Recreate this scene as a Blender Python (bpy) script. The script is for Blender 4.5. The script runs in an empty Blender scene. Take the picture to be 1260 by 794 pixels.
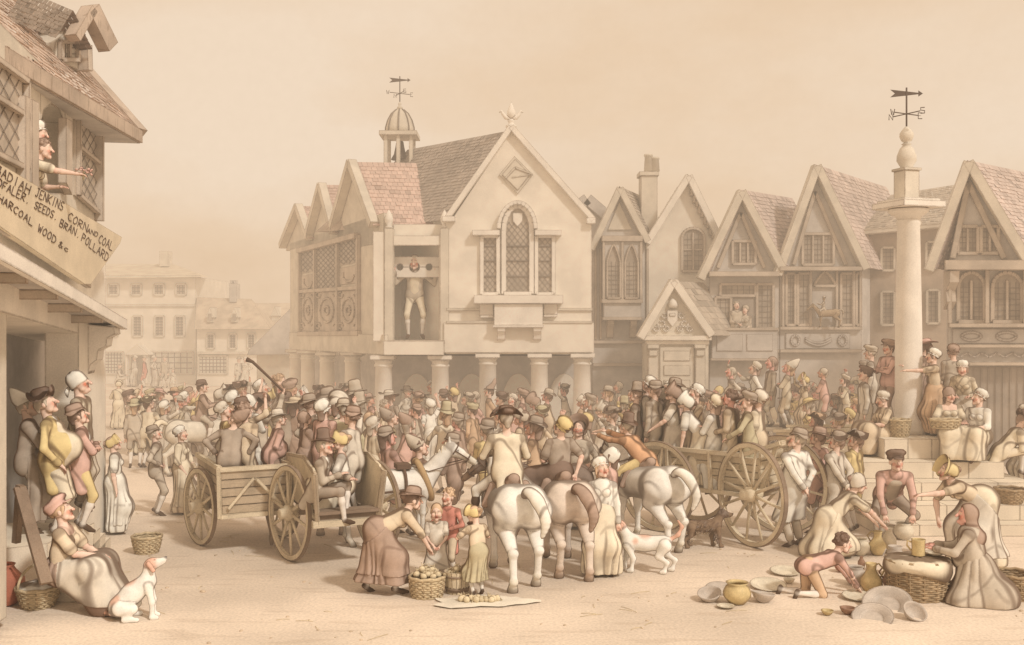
import bpy, math, random
import numpy as np
from mathutils import Vector, Matrix
random.seed(7); rng = np.random.RandomState(5)
R = math.radians
SC = bpy.context.scene
COL = SC.collection
F = 1260.0; CX = 630.0; CY = 397.0; EYE = 3.7

# ------------------------------------------------------------------ helpers
def hexc(h):
    h = h.lstrip('#'); out = []
    for i in (0, 2, 4):
        c = int(h[i:i+2], 16)/255
        out.append(c/12.92 if c < .04045 else ((c+.055)/1.055)**2.4)
    return tuple(out)
def P(px, py, d):
    return Vector(((px-CX)/F*d, d, EYE-(py-CY)/F*d))
def G(px, py, z=0.0):
    d = (EYE-z)*F/(py-CY)
    return Vector(((px-CX)/F*d, d, z))
def lab(o, label=None, cat=None, group=None, kind=None):
    if label: o['label'] = label
    if cat: o['category'] = cat
    if group: o['group'] = group
    if kind: o['kind'] = kind
    return o
def empty(name, loc, label=None, cat=None, group=None, rz=0.0, s=1.0):
    o = bpy.data.objects.new(name, None); COL.objects.link(o)
    o.location = loc; o.rotation_euler = (0, 0, rz); o.scale = (s, s, s)
    o.empty_display_size = .1
    return lab(o, label, cat, group)
def link(name, me, mat=None, parent=None, mtx=None):
    o = bpy.data.objects.new(name, me); COL.objects.link(o)
    if parent is not None: o.parent = parent
    if mtx is not None: o.matrix_local = mtx
    if mat is not None:
        if not me.materials: me.materials.append(mat)
        if me.materials[0] != mat:
            o.material_slots[0].link = 'OBJECT'; o.material_slots[0].material = mat
    return o

# ------------------------------------------------------------------ materials
MATS = {}
def tint(c): return tuple(min(.9, c[i]/(1.0, .885, .70)[i]*TK) for i in range(3))
TK = 1.0
INK = hexc('6b5340')
def mat(name, col, rough=.9, mott=.16, mscale=1.6, edge=0.0, rim=0.0, attr=False, inkattr=False, grain=.10, gscale=60,
        pattern=None, ink=INK, inkmix=.8, coord='Object', bump=0.0, rimr=(.40, .76)):
    if name in MATS: return MATS[name]
    if not attr: col = tint(col)
    ink = tuple(c*1.0 for c in ink)
    m = bpy.data.materials.new(name); m.use_nodes = True; nt = m.node_tree; N = nt.nodes; L = nt.links
    bs = N['Principled BSDF']; bs.inputs['Roughness'].default_value = rough
    bs.inputs['Specular IOR Level'].default_value = .12
    tc = N.new('ShaderNodeTexCoord'); co = tc.outputs['Object'] if coord == 'Object' else tc.outputs['UV']
    geo = N.new('ShaderNodeNewGeometry')
    wp = geo.outputs['Position']
    def math_(op, a, b=None, c=None, clamp=False):
        n = N.new('ShaderNodeMath'); n.operation = op; n.use_clamp = clamp
        for i, v in enumerate((a, b, c)):
            if v is None: continue
            if isinstance(v, (int, float)): n.inputs[i].default_value = v
            else: L.new(v, n.inputs[i])
        return n.outputs[0]
    def mix(f, a, b, bt='MIX'):
        n = N.new('ShaderNodeMix'); n.data_type = 'RGBA'; n.blend_type = bt
        if isinstance(f, (int, float)): n.inputs[0].default_value = f
        else: L.new(f, n.inputs[0])
        for i, v in ((6, a), (7, b)):
            if isinstance(v, tuple): n.inputs[i].default_value = (*v, 1)
            else: L.new(v, n.inputs[i])
        return n.outputs[2]
    def noise(vec, sc, det=3, rgh=.55):
        n = N.new('ShaderNodeTexNoise'); n.inputs['Scale'].default_value = sc
        n.inputs['Detail'].default_value = det; n.inputs['Roughness'].default_value = rgh
        L.new(vec, n.inputs['Vector']); return n.outputs['Fac']
    def mrange(v, a, b, c, d, smooth=True):
        n = N.new('ShaderNodeMapRange'); n.interpolation_type = 'SMOOTHSTEP' if smooth else 'LINEAR'
        for i, x in enumerate((a, b, c, d)): n.inputs[i+1].default_value = x
        L.new(v, n.inputs[0]); return n.outputs[0]
    base = None
    if attr:
        at = N.new('ShaderNodeAttribute'); at.attribute_name = 'Col'; base = at.outputs['Color']
    else:
        rgb = N.new('ShaderNodeRGB'); rgb.outputs[0].default_value = (*col, 1); base = rgb.outputs[0]
    # uneven wash: pooling pigment at two scales, plus fine grain
    n1 = mrange(noise(wp, mscale, 4), .3, .7, 1-mott, 1+mott*.5)
    n2 = mrange(noise(wp, gscale, 2), .25, .75, 1-grain, 1+grain*.6)
    v = math_('MULTIPLY', n1, n2)
    cmb = N.new('ShaderNodeCombineColor')
    for i in range(3): L.new(v, cmb.inputs[i])
    base = mix(1.0, base, cmb.outputs[0], 'MULTIPLY')
    inkf = None
    if pattern:
        kind, sx, sy, amt = pattern
        if kind == 'dash':       # short horizontal strokes of laid tiles or boards
            mp = N.new('ShaderNodeMapping'); mp.inputs['Scale'].default_value = (sx, sy, sx); L.new(co, mp.inputs[0])
            w = noise(mp.outputs[0], 1.0, 1)
            ln = mrange(w, .60, .66, 0, amt)
        elif kind == 'grain':    # long grain lines of timber
            mp = N.new('ShaderNodeMapping'); mp.inputs['Scale'].default_value = (sx, sy, sy); L.new(co, mp.inputs[0])
            w = noise(mp.outputs[0], 1.0, 3)
            ln = mrange(math_('ABSOLUTE', math_('SUBTRACT', w, .5)), 0.0, .02, amt, 0)
        else:                    # masonry joints
            br = N.new('ShaderNodeTexBrick'); br.inputs['Scale'].default_value = 1
            br.inputs['Brick Width'].default_value = sx; br.inputs['Row Height'].default_value = sy
            br.inputs['Mortar Size'].default_value = .006; L.new(co, br.inputs['Vector'])
            ln = math_('MULTIPLY', br.outputs['Fac'], amt)
        inkf = ln
    if inkattr:
        a2 = N.new('ShaderNodeAttribute'); a2.attribute_name = 'ink'
        inkf = a2.outputs['Fac'] if inkf is None else math_('MAXIMUM', inkf, a2.outputs['Fac'])
    if edge > 0:   # pen-dark ink outlines painted into the colour along edges and creases
        bv = N.new('ShaderNodeBevel'); bv.samples = 4; bv.inputs['Radius'].default_value = edge
        dt = N.new('ShaderNodeVectorMath'); dt.operation = 'DOT_PRODUCT'
        L.new(bv.outputs[0], dt.inputs[0]); L.new(geo.outputs['Normal'], dt.inputs[1])
        e = mrange(dt.outputs['Value'], .82, .985, 1, 0)
        e = math_('MULTIPLY', e, mrange(noise(wp, 7, 2), .3, .55, .5, 1))
        inkf = e if inkf is None else math_('MAXIMUM', inkf, e)
    if rim > 0:
        lw = N.new('ShaderNodeLayerWeight'); lw.inputs['Blend'].default_value = .5
        f = mrange(lw.outputs['Facing'], rimr[0], rimr[1], 0, rim)
        inkf = f if inkf is None else math_('MAXIMUM', inkf, f)
    if inkf is not None:
        base = mix(math_('MULTIPLY', inkf, inkmix, clamp=True), base, ink)
    L.new(base, bs.inputs['Base Color'])
    if bump > 0:
        bp = N.new('ShaderNodeBump'); bp.inputs['Distance'].default_value = bump; bp.inputs['Strength'].default_value = .6
        L.new(noise(wp, gscale*.5, 3), bp.inputs['Height']); L.new(bp.outputs[0], bs.inputs['Normal'])
    MATS[name] = m
    return m

# ------------------------------------------------------------------ mesh builder
class MB:
    def __init__(s): s.v = []; s.f = []; s.c = []; s.sm = []
    def add(s, vs, fs, smooth=False, col=None):
        b = len(s.v); s.v += [tuple(v) for v in vs]
        for f in fs: s.f.append(tuple(b+i for i in f)); s.sm.append(smooth)
        s.c += [col or (1, 1, 1)]*len(vs)
        return s
    def prism(s, pts, vec, col=None):
        vec = Vector(vec); pts = [Vector(p) for p in pts]; n = len(pts)
        vs = pts+[p+vec for p in pts]
        fs = [tuple(range(n)), tuple(range(2*n-1, n-1, -1))]+[(i, i+n, (i+1) % n+n, (i+1) % n) for i in range(n)]
        return s.add(vs, fs, col=col)
    def box(s, c, size, M=None, col=None):
        x, y, z = (q/2 for q in size); c = Vector(c)
        vs = [Vector(p) for p in ((-x,-y,-z),(x,-y,-z),(x,y,-z),(-x,y,-z),(-x,-y,z),(x,-y,z),(x,y,z),(-x,y,z))]
        if M is not None: vs = [M @ v for v in vs]
        vs = [c+v for v in vs]
        return s.add(vs, [(0,3,2,1),(4,5,6,7),(0,1,5,4),(1,2,6,5),(2,3,7,6),(3,0,4,7)], col=col)
    def beam(s, a, b, w, h, up=(0,0,1), col=None):
        a = Vector(a); b = Vector(b); d = (b-a); l = d.length; d.normalize(); up = Vector(up)
        x = d.cross(up)
        if x.length < 1e-4: x = d.cross(Vector((1, 0, 0)))
        x.normalize(); z = x.cross(d).normalized()
        M = Matrix((x, d, z)).transposed()
        return s.box((a+b)/2, (w, l, h), M, col)
    def tube(s, path, r, n=8, col=None):
        path = [Vector(p) for p in path]; rs = r if isinstance(r, (list, tuple)) else [r]*len(path)
        vs = []; fs = []; m = len(path); prev = None
        for i, p in enumerate(path):
            t = (path[min(i+1, m-1)]-path[max(i-1, 0)]).normalized()
            x = t.cross(Vector((0, 0, 1))) if prev is None else prev-t*prev.dot(t)
            if x.length < 1e-3: x = t.cross(Vector((1, 0, 0)))
            x.normalize(); prev = x; y = t.cross(x)
            for k in range(n):
                a = 2*math.pi*k/n; vs.append(p+(x*math.cos(a)+y*math.sin(a))*rs[i])
        for i in range(m-1):
            for k in range(n):
                k2 = (k+1) % n; fs.append((i*n+k, i*n+k2, (i+1)*n+k2, (i+1)*n+k))
        fs.append(tuple(range(n-1, -1, -1))); fs.append(tuple((m-1)*n+k for k in range(n)))
        return s.add(vs, fs, True, col)
    def lathe(s, prof, c=(0,0,0), n=24, M=None, warp=None, cap=True, col=None):
        c = Vector(c); vs = []; fs = []; m = len(prof)
        for j, (r, z) in enumerate(prof):
            for k in range(n):
                a = 2*math.pi*k/n; v = Vector((r*math.cos(a), r*math.sin(a), z))
                if warp: v = warp(v, a, j)
                if M is not None: v = M @ v
                vs.append(c+v)
        for j in range(m-1):
            for k in range(n):
                k2 = (k+1) % n; fs.append((j*n+k, j*n+k2, (j+1)*n+k2, (j+1)*n+k))
        if cap:
            fs.append(tuple(range(n-1, -1, -1))); fs.append(tuple((m-1)*n+k for k in range(n)))
        return s.add(vs, fs, True, col)
    def build(s, name, m=None, parent=None, mtx=None):
        me = bpy.data.meshes.new(name); me.from_pydata(s.v, [], s.f); me.update()
        me.polygons.foreach_set('use_smooth', s.sm)
        if any(c != (1, 1, 1) for c in s.c):
            a = me.color_attributes.new('Col', 'FLOAT_COLOR', 'POINT')
            a.data.foreach_set('color', np.c_[np.array(s.c, 'f4'), np.ones(len(s.c), 'f4')].ravel())
        import bmesh
        bm = bmesh.new(); bm.from_mesh(me); bmesh.ops.recalc_face_normals(bm, faces=bm.faces); bm.to_mesh(me); bm.free()
        if parent is not None and mtx is None:
            # world coordinates given: shift into the parent's frame
            Mi = WM(parent).inverted(); me.transform(Mi)
        return link(name, me, m, parent, mtx)
def WM(o):
    M = o.matrix_basis.copy()
    if o.parent is not None: M = WM(o.parent) @ M
    return M

# ------------------------------------------------------------------ signed-distance surfaces
def V(*a): return np.array(a, 'f8')
class Sdf:
    def __init__(s, k=.03): s.p = []; s.cuts = []; s.k = k; s.planes = []
    def rc(s, a, b, r1, r2=None, k=None, g=0, col=(1, 1, 1)):
        s.p.append(('c', V(*a), V(*b), r1, r1 if r2 is None else r2, s.k if k is None else k, g, col)); return s
    def sp(s, a, r, **kw): return s.rc(a, V(*a)+V(0, 0, 1e-4), r, r, **kw)
    def el(s, c, rad, Rm=None, k=None, g=0, col=(1, 1, 1)):
        s.p.append(('e', V(*c), V(*rad), np.eye(3) if Rm is None else Rm, 0, s.k if k is None else k, g, col)); return s
    def cut(s, n, off): s.planes.append((V(*n), off)); return s      # keep n.p < off
    @staticmethod
    def dist(p, X, Y, Z):
        if p[0] == 'c':
            _, a, b, r1, r2 = p[:5]; ba = b-a; l2 = max(ba@ba, 1e-9)
            x = X-a[0]; y = Y-a[1]; z = Z-a[2]
            t = np.clip((x*ba[0]+y*ba[1]+z*ba[2])/l2, 0, 1)
            return np.sqrt((x-t*ba[0])**2+(y-t*ba[1])**2+(z-t*ba[2])**2)-(r1+(r2-r1)*t)
        _, c, rad, Rm = p[:4]
        x = X-c[0]; y = Y-c[1]; z = Z-c[2]
        u = [(Rm[0][i]*x+Rm[1][i]*y+Rm[2][i]*z)/rad[i] for i in range(3)]
        q = np.sqrt(u[0]**2+u[1]**2+u[2]**2)
        g = np.sqrt((u[0]/rad[0])**2+(u[1]/rad[1])**2+(u[2]/rad[2])**2)+1e-9
        return q*(q-1)/g
    def box(s, p, e):
        if p[0] == 'c':
            r = max(p[3], p[4])+e; return np.minimum(p[1], p[2])-r, np.maximum(p[1], p[2])+r
        r = max(p[2])+e; return p[1]-r, p[1]+r
    def mesh(s, vox, fold=0.0, foldline=0.0, seed=0, paint=(), ink=.012, grad=0.0):
        los = np.array([s.box(p, vox*3)[0] for p in s.p]).min(0); his = np.array([s.box(p, vox*3)[1] for p in s.p]).max(0)
        n = np.ceil((his-los)/vox).astype(int)+1
        ax = [los[i]+vox*np.arange(n[i]) for i in range(3)]
        D = np.full(n, 9.0, 'f4')
        for p in s.p:
            k = p[5]; a, b = s.box(p, k+vox*2)
            i0 = np.maximum(((a-los)/vox).astype(int), 0); i1 = np.minimum(((b-los)/vox).astype(int)+2, n)
            sl = tuple(slice(i0[i], i1[i]) for i in range(3))
            d = s.dist(p, ax[0][sl[0]][:, None, None], ax[1][sl[1]][None, :, None], ax[2][sl[2]][None, None, :])
            E = D[sl]; h = np.maximum(k-np.abs(E-d), 0)/k
            D[sl] = np.minimum(E, d)-h*h*k*.25
        for nn, off in s.planes:
            d = ax[0][:, None, None]*nn[0]+ax[1][None, :, None]*nn[1]+ax[2][None, None, :]*nn[2]-off
            D = np.maximum(D, d)
        D = np.pad(D, 1, constant_values=9.0); lo = los-vox
        ins = D < 0
        c = np.zeros(np.array(D.shape)-1, 'i1')
        offs = [(i, j, k) for i in (0, 1) for j in (0, 1) for k in (0, 1)]
        S = np.array(D.shape)-1
        for o in offs: c += ins[o[0]:o[0]+S[0], o[1]:o[1]+S[1], o[2]:o[2]+S[2]]
        I = np.argwhere((c > 0) & (c < 8)); nv = len(I)
        vals = np.stack([D[I[:, 0]+o[0], I[:, 1]+o[1], I[:, 2]+o[2]] for o in offs], 1)
        acc = np.zeros((nv, 3)); cnt = np.zeros(nv)
        for a in range(8):
            for b in range(a+1, 8):
                oa, ob = np.array(offs[a]), np.array(offs[b])
                if np.abs(oa-ob).sum() != 1: continue
                va, vb = vals[:, a], vals[:, b]; m = (va < 0) != (vb < 0)
                t = np.where(m, va/np.where(m, va-vb, 1), 0)
                acc += (oa+(ob-oa)*t[:, None])*m[:, None]; cnt += m
        vs = lo+(I+acc/cnt[:, None])*vox
        idx = np.full(S, -1, 'i4'); idx[I[:, 0], I[:, 1], I[:, 2]] = np.arange(nv)
        fs = []
        for axis in range(3):
            u, w = (axis+1) % 3, (axis+2) % 3
            sa = [slice(1, None)]*3; sb = [slice(1, None)]*3
            A = ins[tuple(slice(1, -1) if q != axis else slice(0, -1) for q in range(3))]
            B = ins[tuple(slice(1, -1) if q != axis else slice(1, None) for q in range(3))]
            for flip, m in ((0, A & ~B), (1, ~A & B)):
                E = np.argwhere(m)
                if not len(E): continue
                for q in range(3):
                    if q != axis: E[:, q] += 1
                qd = []
                for du, dw in ((0, 0), (-1, 0), (-1, -1), (0, -1)):
                    Q = E.copy(); Q[:, u] += du; Q[:, w] += dw
                    qd.append(idx[Q[:, 0], Q[:, 1], Q[:, 2]])
                qd = np.stack(qd, 1)
                fs.append(qd[:, ::-1] if flip else qd)
        fs = np.concatenate(fs)
        # vertex normals for fold displacement
        e1 = vs[fs[:, 2]]-vs[fs[:, 0]]; e2 = vs[fs[:, 3]]-vs[fs[:, 1]]; fn = np.cross(e1, e2)
        vn = np.zeros_like(vs)
        for q in range(4): np.add.at(vn, fs[:, q], fn)
        vn /= np.linalg.norm(vn, axis=1)[:, None]+1e-9
        inkv = np.zeros(nv); X, Y, Z = vs[:, 0], vs[:, 1], vs[:, 2]
        gs = {}; W = np.zeros(nv); C = np.zeros((nv, 3))
        for p in s.p:
            d = s.dist(p, X, Y, Z); g = p[6]
            gs[g] = np.minimum(gs[g], d) if g in gs else d
            w = np.exp(-np.clip(d, -.2, .3)/.007); W += w; C += w[:, None]*np.array(p[7])
        C /= W[:, None]
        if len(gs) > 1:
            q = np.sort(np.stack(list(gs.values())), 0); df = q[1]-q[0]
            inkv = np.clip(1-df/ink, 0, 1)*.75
        for (c0, r, colr, amt) in paint:
            d = np.linalg.norm(vs-V(*c0), axis=1); w = np.clip((r-d)/(r*.45), 0, 1)*amt
            C = C*(1-w[:, None])+np.array(colr)*w[:, None]; inkv *= (1-w)
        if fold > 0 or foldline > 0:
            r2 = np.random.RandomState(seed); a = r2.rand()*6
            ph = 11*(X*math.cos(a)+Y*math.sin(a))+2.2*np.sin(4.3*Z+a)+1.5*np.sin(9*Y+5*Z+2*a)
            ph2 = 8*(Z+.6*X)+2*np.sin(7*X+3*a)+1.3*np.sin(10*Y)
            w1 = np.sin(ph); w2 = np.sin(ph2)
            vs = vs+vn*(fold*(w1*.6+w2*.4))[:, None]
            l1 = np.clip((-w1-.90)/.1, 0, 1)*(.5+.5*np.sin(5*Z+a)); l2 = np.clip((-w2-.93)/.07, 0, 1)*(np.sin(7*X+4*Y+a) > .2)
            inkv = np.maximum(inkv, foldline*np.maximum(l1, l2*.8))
        me = bpy.data.meshes.new('m'); nf = len(fs)
        me.vertices.add(nv); me.vertices.foreach_set('co', vs.astype('f4').ravel())
        me.loops.add(nf*4); me.loops.foreach_set('vertex_index', fs.astype('i4').ravel())
        me.polygons.add(nf); me.polygons.foreach_set('loop_start', np.arange(0, nf*4, 4, dtype='i4'))
        me.polygons.foreach_set('use_smooth', np.ones(nf, bool))
        me.update(calc_edges=True)
        ca = me.color_attributes.new('Col', 'FLOAT_COLOR', 'POINT')
        ca.data.foreach_set('color', np.c_[C, np.ones(nv)].astype('f4').ravel())
        ia = me.attributes.new('ink', 'FLOAT', 'POINT'); ia.data.foreach_set('value', inkv.astype('f4'))
        return me

SUN_E = 2.25; SKY_S = 1.0; HAZE = .0125; HAZE_Y0 = 11.0
# ------------------------------------------------------------------ camera, world, sun
cam = bpy.data.cameras.new('camera'); co_ = bpy.data.objects.new('camera', cam); COL.objects.link(co_)
co_.location = (0, 0, EYE); co_.rotation_euler = (R(90), 0, 0); cam.lens = 36; cam.sensor_width = 36
cam.clip_start = .1; cam.clip_end = 2000; SC.camera = co_
SC.view_settings.view_transform = 'Standard'; SC.view_settings.look = 'None'; SC.view_settings.exposure = 0
SC.cycles.use_denoising = True
SC.cycles.max_bounces = 5; SC.cycles.diffuse_bounces = 3

SUN_EL, SUN_AZ = R(42), R(42)      # azimuth measured from behind the camera towards the right
sd = Vector((math.sin(SUN_AZ)*math.cos(SUN_EL), -math.cos(SUN_AZ)*math.cos(SUN_EL), math.sin(SUN_EL)))
su = bpy.data.lights.new('sun', 'SUN'); su.energy = SUN_E; su.angle = R(5); su.color = (1, .95, .86)
so = bpy.data.objects.new('sun', su); COL.objects.link(so); so.rotation_euler = sd.to_track_quat('Z', 'Y').to_euler()
so.location = (20, -20, 30)
w = bpy.data.worlds.new('World'); SC.world = w; w.use_nodes = True; nt = w.node_tree; N = nt.nodes; L = nt.links
bg = N['Background']
sky = N.new('ShaderNodeTexSky'); sky.sky_type = 'NISHITA'; sky.sun_disc = False; sky.sun_elevation = SUN_EL
sky.sun_rotation = R(180)-SUN_AZ; sky.dust_density = 6; sky.air_density = 2
hs = N.new('ShaderNodeHueSaturation'); hs.inputs['Saturation'].default_value = .1; hs.inputs['Value'].default_value = .07
L.new(sky.outputs[0], hs.inputs['Color'])
tc = N.new('ShaderNodeTexCoord'); mp = N.new('ShaderNodeMapping'); mp.inputs['Scale'].default_value = (1.0, 1.0, 2.4)
L.new(tc.outputs['Generated'], mp.inputs[0])
no = N.new('ShaderNodeTexNoise'); no.inputs['Scale'].default_value = 1.9; no.inputs['Detail'].default_value = 7; no.inputs['Roughness'].default_value = .52
L.new(mp.outputs[0], no.inputs['Vector'])
no2 = N.new('ShaderNodeTexNoise'); no2.inputs['Scale'].default_value = 110; no2.inputs['Detail'].default_value = 3
L.new(tc.outputs['Generated'], no2.inputs['Vector'])
cr = N.new('ShaderNodeValToRGB'); e = cr.color_ramp.elements
e[0].position = .36; e[0].color = (*hexc('dbb994'), 1); e[1].position = .64; e[1].color = (*hexc('fbead6'), 1)
m1 = cr.color_ramp.elements.new(.48); m1.color = (*hexc('ecd0b1'), 1)
L.new(no.outputs['Fac'], cr.inputs[0])
mr = N.new('ShaderNodeMapRange'); mr.inputs[1].default_value = .3; mr.inputs[2].default_value = .7; mr.inputs[3].default_value = .98; mr.inputs[4].default_value = 1.02
L.new(no2.outputs['Fac'], mr.inputs[0])
vm = N.new('ShaderNodeVectorMath'); vm.operation = 'SCALE'; L.new(cr.outputs[0], vm.inputs[0]); L.new(mr.outputs[0], vm.inputs['Scale'])
mx = N.new('ShaderNodeMix'); mx.data_type = 'RGBA'; mx.inputs[0].default_value = .06
L.new(vm.outputs[0], mx.inputs[6]); L.new(hs.outputs[0], mx.inputs[7])
L.new(mx.outputs[2], bg.inputs['Color']); bg.inputs['Strength'].default_value = SKY_S

# ------------------------------------------------------------------ palette
def wash(name, hx, **kw): return mat(name, hexc(hx), **kw)
M_ground = mat('ground_earth', hexc('e8cdaa'), mott=.20, mscale=.3, grain=.14, gscale=26, bump=.01, pattern=('dash', .9, 5.5, .16), ink=hexc('8d7153'))
M_plaster = wash('pale_plaster', 'f0dcbc', edge=.055, mott=.10)
M_plaster2 = wash('dull_plaster', 'ddc9a9', edge=.055, mott=.14)
M_grey = wash('grey_wash_wall', 'cdbca4', edge=.055, mott=.18)
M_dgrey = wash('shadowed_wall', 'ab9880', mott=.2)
M_timber = wash('old_timber', 'c9b294', edge=.04, mott=.2)
M_stone = wash('cream_stone', 'f0ddbf', edge=.05, mott=.10)
M_step = wash('step_stone', 'e6cfab', edge=.035, mott=.12)
M_line = wash('dark_lead', '93806a')
M_glass = mat('old_glass', hexc('bda78a'), rough=.35, mott=.22, mscale=2.5)
M_glassd = mat('dim_glass', hexc('b09b80'), rough=.35, mott=.22, mscale=2.5)
M_tilered = mat('red_tile', (1,1,1), attr=True, mott=.15, mscale=1.0)
M_thatch = wash('thatch', 'c2a88a', edge=.03, mott=.2, pattern=('dash', 3, 16, .35))
M_iron = wash('iron_vane', '5e4c3e')
M_signb = wash('sign_board', 'dfc69e', edge=.02, mott=.12)
M_letter = wash('sign_paint', '6d5643')
M_door = wash('door_paint', 'bd8f75', edge=.02, mott=.2)
M_cartwood = mat('cart_wood', hexc('c0a682'), edge=.016, mott=.2, mscale=3, pattern=('grain', 1.2, 14, .35))
M_cartwoodl = mat('pale_cart_wood', hexc('dcc39a'), edge=.016, mott=.16, mscale=3, pattern=('grain', 1.2, 14, .28))
M_cartdark = mat('dark_cart_wood', hexc('957b60'), edge=.016, mott=.2, mscale=3, pattern=('grain', 1.2, 14, .35))
M_wicker = wash('wicker', 'cdb184', inkattr=False, rim=.5, mott=.25, mscale=14)
M_wickerd = wash('brown_wicker', 'b0926a', rim=.6, mott=.3, mscale=14)
M_pot = wash('yellow_glaze', 'd6b77c', rim=.75, mott=.2, mscale=6, rough=.45)
M_potb = wash('brown_glaze', 'a0785a', rim=.75, mott=.2, mscale=6, rough=.45)
M_potp = wash('pale_glaze', 'e0cba6', edge=.014, mott=.15, mscale=6, rough=.45)
M_potr = wash('red_earthenware', 'bf7253', rim=.7, mott=.2, mscale=5, rough=.6)
M_pewter = wash('pewter', 'c6b196', edge=.014, mott=.15, mscale=6, rough=.4)
M_dark = wash('dark_recess', '6e5c4c', mott=.2)
M_leather = wash('leather', '6b513d', rim=.4)
M_leathert = wash('tan_leather', 'c09b6a', rim=.6)
M_sheet = wash('linen_sheet', 'eedab8', edge=.012)
FIG = {}
for nm, hx in dict(white='f6e4c6', cream='ecd5ad', yellow='e8c886', grey='cdb797', dark='8a6f59', brown='b6967a', tan='dcb488',
                   pink='e3b498', red='da8f74', olive='cdb98d', slate='b39c80', buff='e2c69d', straw='e5c78a', palegrey='e2ceae', orange='dfa878').items():
    FIG[nm] = mat('cloth_'+nm, hexc(hx), inkattr=True, rim=.95, mott=.13, mscale=5, grain=.05, inkmix=.86, ink=hexc('5a3f2c'), rimr=(.30, .66))
M_skin = mat('skin', (1, 1, 1), attr=True, inkattr=True, rim=.8, mott=.08, mscale=8, grain=.03, inkmix=.8, ink=hexc('6e4c39'), rimr=(.34, .7))
M_coat = mat('animal_coat', (1, 1, 1), attr=True, inkattr=True, rim=.9, mott=.12, mscale=6, grain=.07, inkmix=.8, ink=hexc('594334'), rimr=(.42, .74))

# ------------------------------------------------------------------ ground
mb = MB(); mb.add([(-900, -40, 0), (900, -40, 0), (900, 1500, 0), (-900, 1500, 0)], [(0, 1, 2, 3)])
lab(mb.build('ground', M_ground), kind='structure')

# ------------------------------------------------------------------ walls traced as real vertical planes
class Plane:
    def __init__(s, pxa, da, pxb, db):
        s.a = Vector(((pxa-CX)/F*da, da, 0)); s.b = Vector(((pxb-CX)/F*db, db, 0))
        u = (s.b-s.a).normalized(); s.u = u
        n = Vector((u.y, -u.x, 0))
        if n.dot(-s.a) < 0: n = -n
        s.n = n
    def ex(s, px, off):
        q = s.Q(px, CY)+s.n*off; return CX+F*q.x/q.y
    def Q(s, px, py, off=0.0):
        r = Vector(((px-CX)/F, 1, (CY-py)/F)); t = (s.a.dot(s.n)+off)/Vector((r.x, r.y, 0)).dot(s.n)
        return r*t+Vector((0, 0, EYE))
    def poly(s, mb, pts, o0, o1, col=None):
        return mb.prism([s.Q(x, y, o1) for x, y in pts], s.n*(o0-o1), col)
    def rect(s, mb, x0, y0, x1, y1, o0, o1): return s.poly(mb, [(x0, y0), (x1, y0), (x1, y1), (x0, y1)], o0, o1)
    def bar(s, mb, p, q, w, o0, o1):
        a, b = s.Q(*p), s.Q(*q); d = (b-a).normalized(); side = d.cross(s.n).normalized()*w/2
        return mb.prism([a+side+s.n*o1, b+side+s.n*o1, b-side+s.n*o1, a-side+s.n*o1], s.n*(o0-o1))
def arch_pts(x0, x1, ytop, ybot, spring, n=10, pointed=False):
    pts = [(x0, ybot), (x0, spring)]; cx = (x0+x1)/2; rx = (x1-x0)/2; ry = spring-ytop
    for i in range(1, n):
        a = math.pi*i/n; f = math.sin(a)
        if pointed: f = 1-abs(math.cos(a))**1.5
        pts.append((cx-rx*math.cos(a), spring-ry*f))
    return pts+[(x1, spring), (x1, ybot)]
def lattice(pl, mb, x0, y0, x1, y1, off, kind, n=5, w=.014, inside=None):
    # lead came strips, real thin bars over the pane
    if kind == 'grid':
        m = max(2, round(n*(y1-y0)/(x1-x0)))
        for i in range(1, n): x = x0+(x1-x0)*i/n; pl.bar(mb, (x, y0), (x, y1), w, off, off+.01)
        for j in range(1, m): y = y0+(y1-y0)*j/m; pl.bar(mb, (x0, y), (x1, y), w, off+.011, off+.02)
    else:
        h = (x1-x0)/n*1.25; st = h; W = x1-x0; H = y1-y0; sl = 1.25
        k = -int(W*sl/h)-1
        for sg in (0, 1):
            c = -W*sl
            while c < H+W*sl:
                # line y = c + sl*x, clipped to the rectangle
                t0 = max(0, -c/sl); t1 = min(W, (H-c)/sl)
                if t1 > t0+.3:
                    A = (t0, c+sl*t0); B = (t1, c+sl*t1)
                    if sg: A = (W-A[0], A[1]); B = (W-B[0], B[1])
                    pl.bar(mb, (x0+A[0], y0+A[1]), (x0+B[0], y0+B[1]), w, off+.011*sg, off+.01+.011*sg)
                c += h*1.25
def window(pl, parent, x0, y0, x1, y1, off=.02, frame=.09, cols=1, rows=1, kind='diamond', n=5, arch=None, pointed=False, pane=None, fm=None, lw=.014, proud=.07, lattice_on=True):
    mb = MB()
    pts = arch_pts(x0, x1, y0, y1, arch, pointed=pointed) if arch else [(x0, y0), (x1, y0), (x1, y1), (x0, y1)]
    pl.poly(mb, pts, off-.03, off)
    wdo = mb.build('window', pane or M_glass, parent)
    mb = MB(); P2 = pts+[pts[0]]
    for i_, (a, b) in enumerate(zip(P2[:-1], P2[1:])): pl.bar(mb, a, b, frame, off-.01, off+proud+.0013*i_)
    for i in range(1, cols): x = x0+(x1-x0)*i/cols; pl.bar(mb, (x, y0 if not arch else (y0+arch)/2-0), (x, y1), frame*.7, off-.005, off+proud*.8)
    for j in range(1, rows): y = y0+(y1-y0)*j/rows; pl.bar(mb, (x0, y), (x1, y), frame*.6, off-.002, off+proud*.6)
    mb.build('frame', fm or M_timber, wdo)
    if lattice_on:
        mb = MB(); lattice(pl, mb, x0, y0 if not arch else (arch if pointed else y0*.35+arch*.65), x1, y1, off+.004, kind, n, lw); mb.build('lead_lattice', M_line, wdo)
    return wdo
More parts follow.
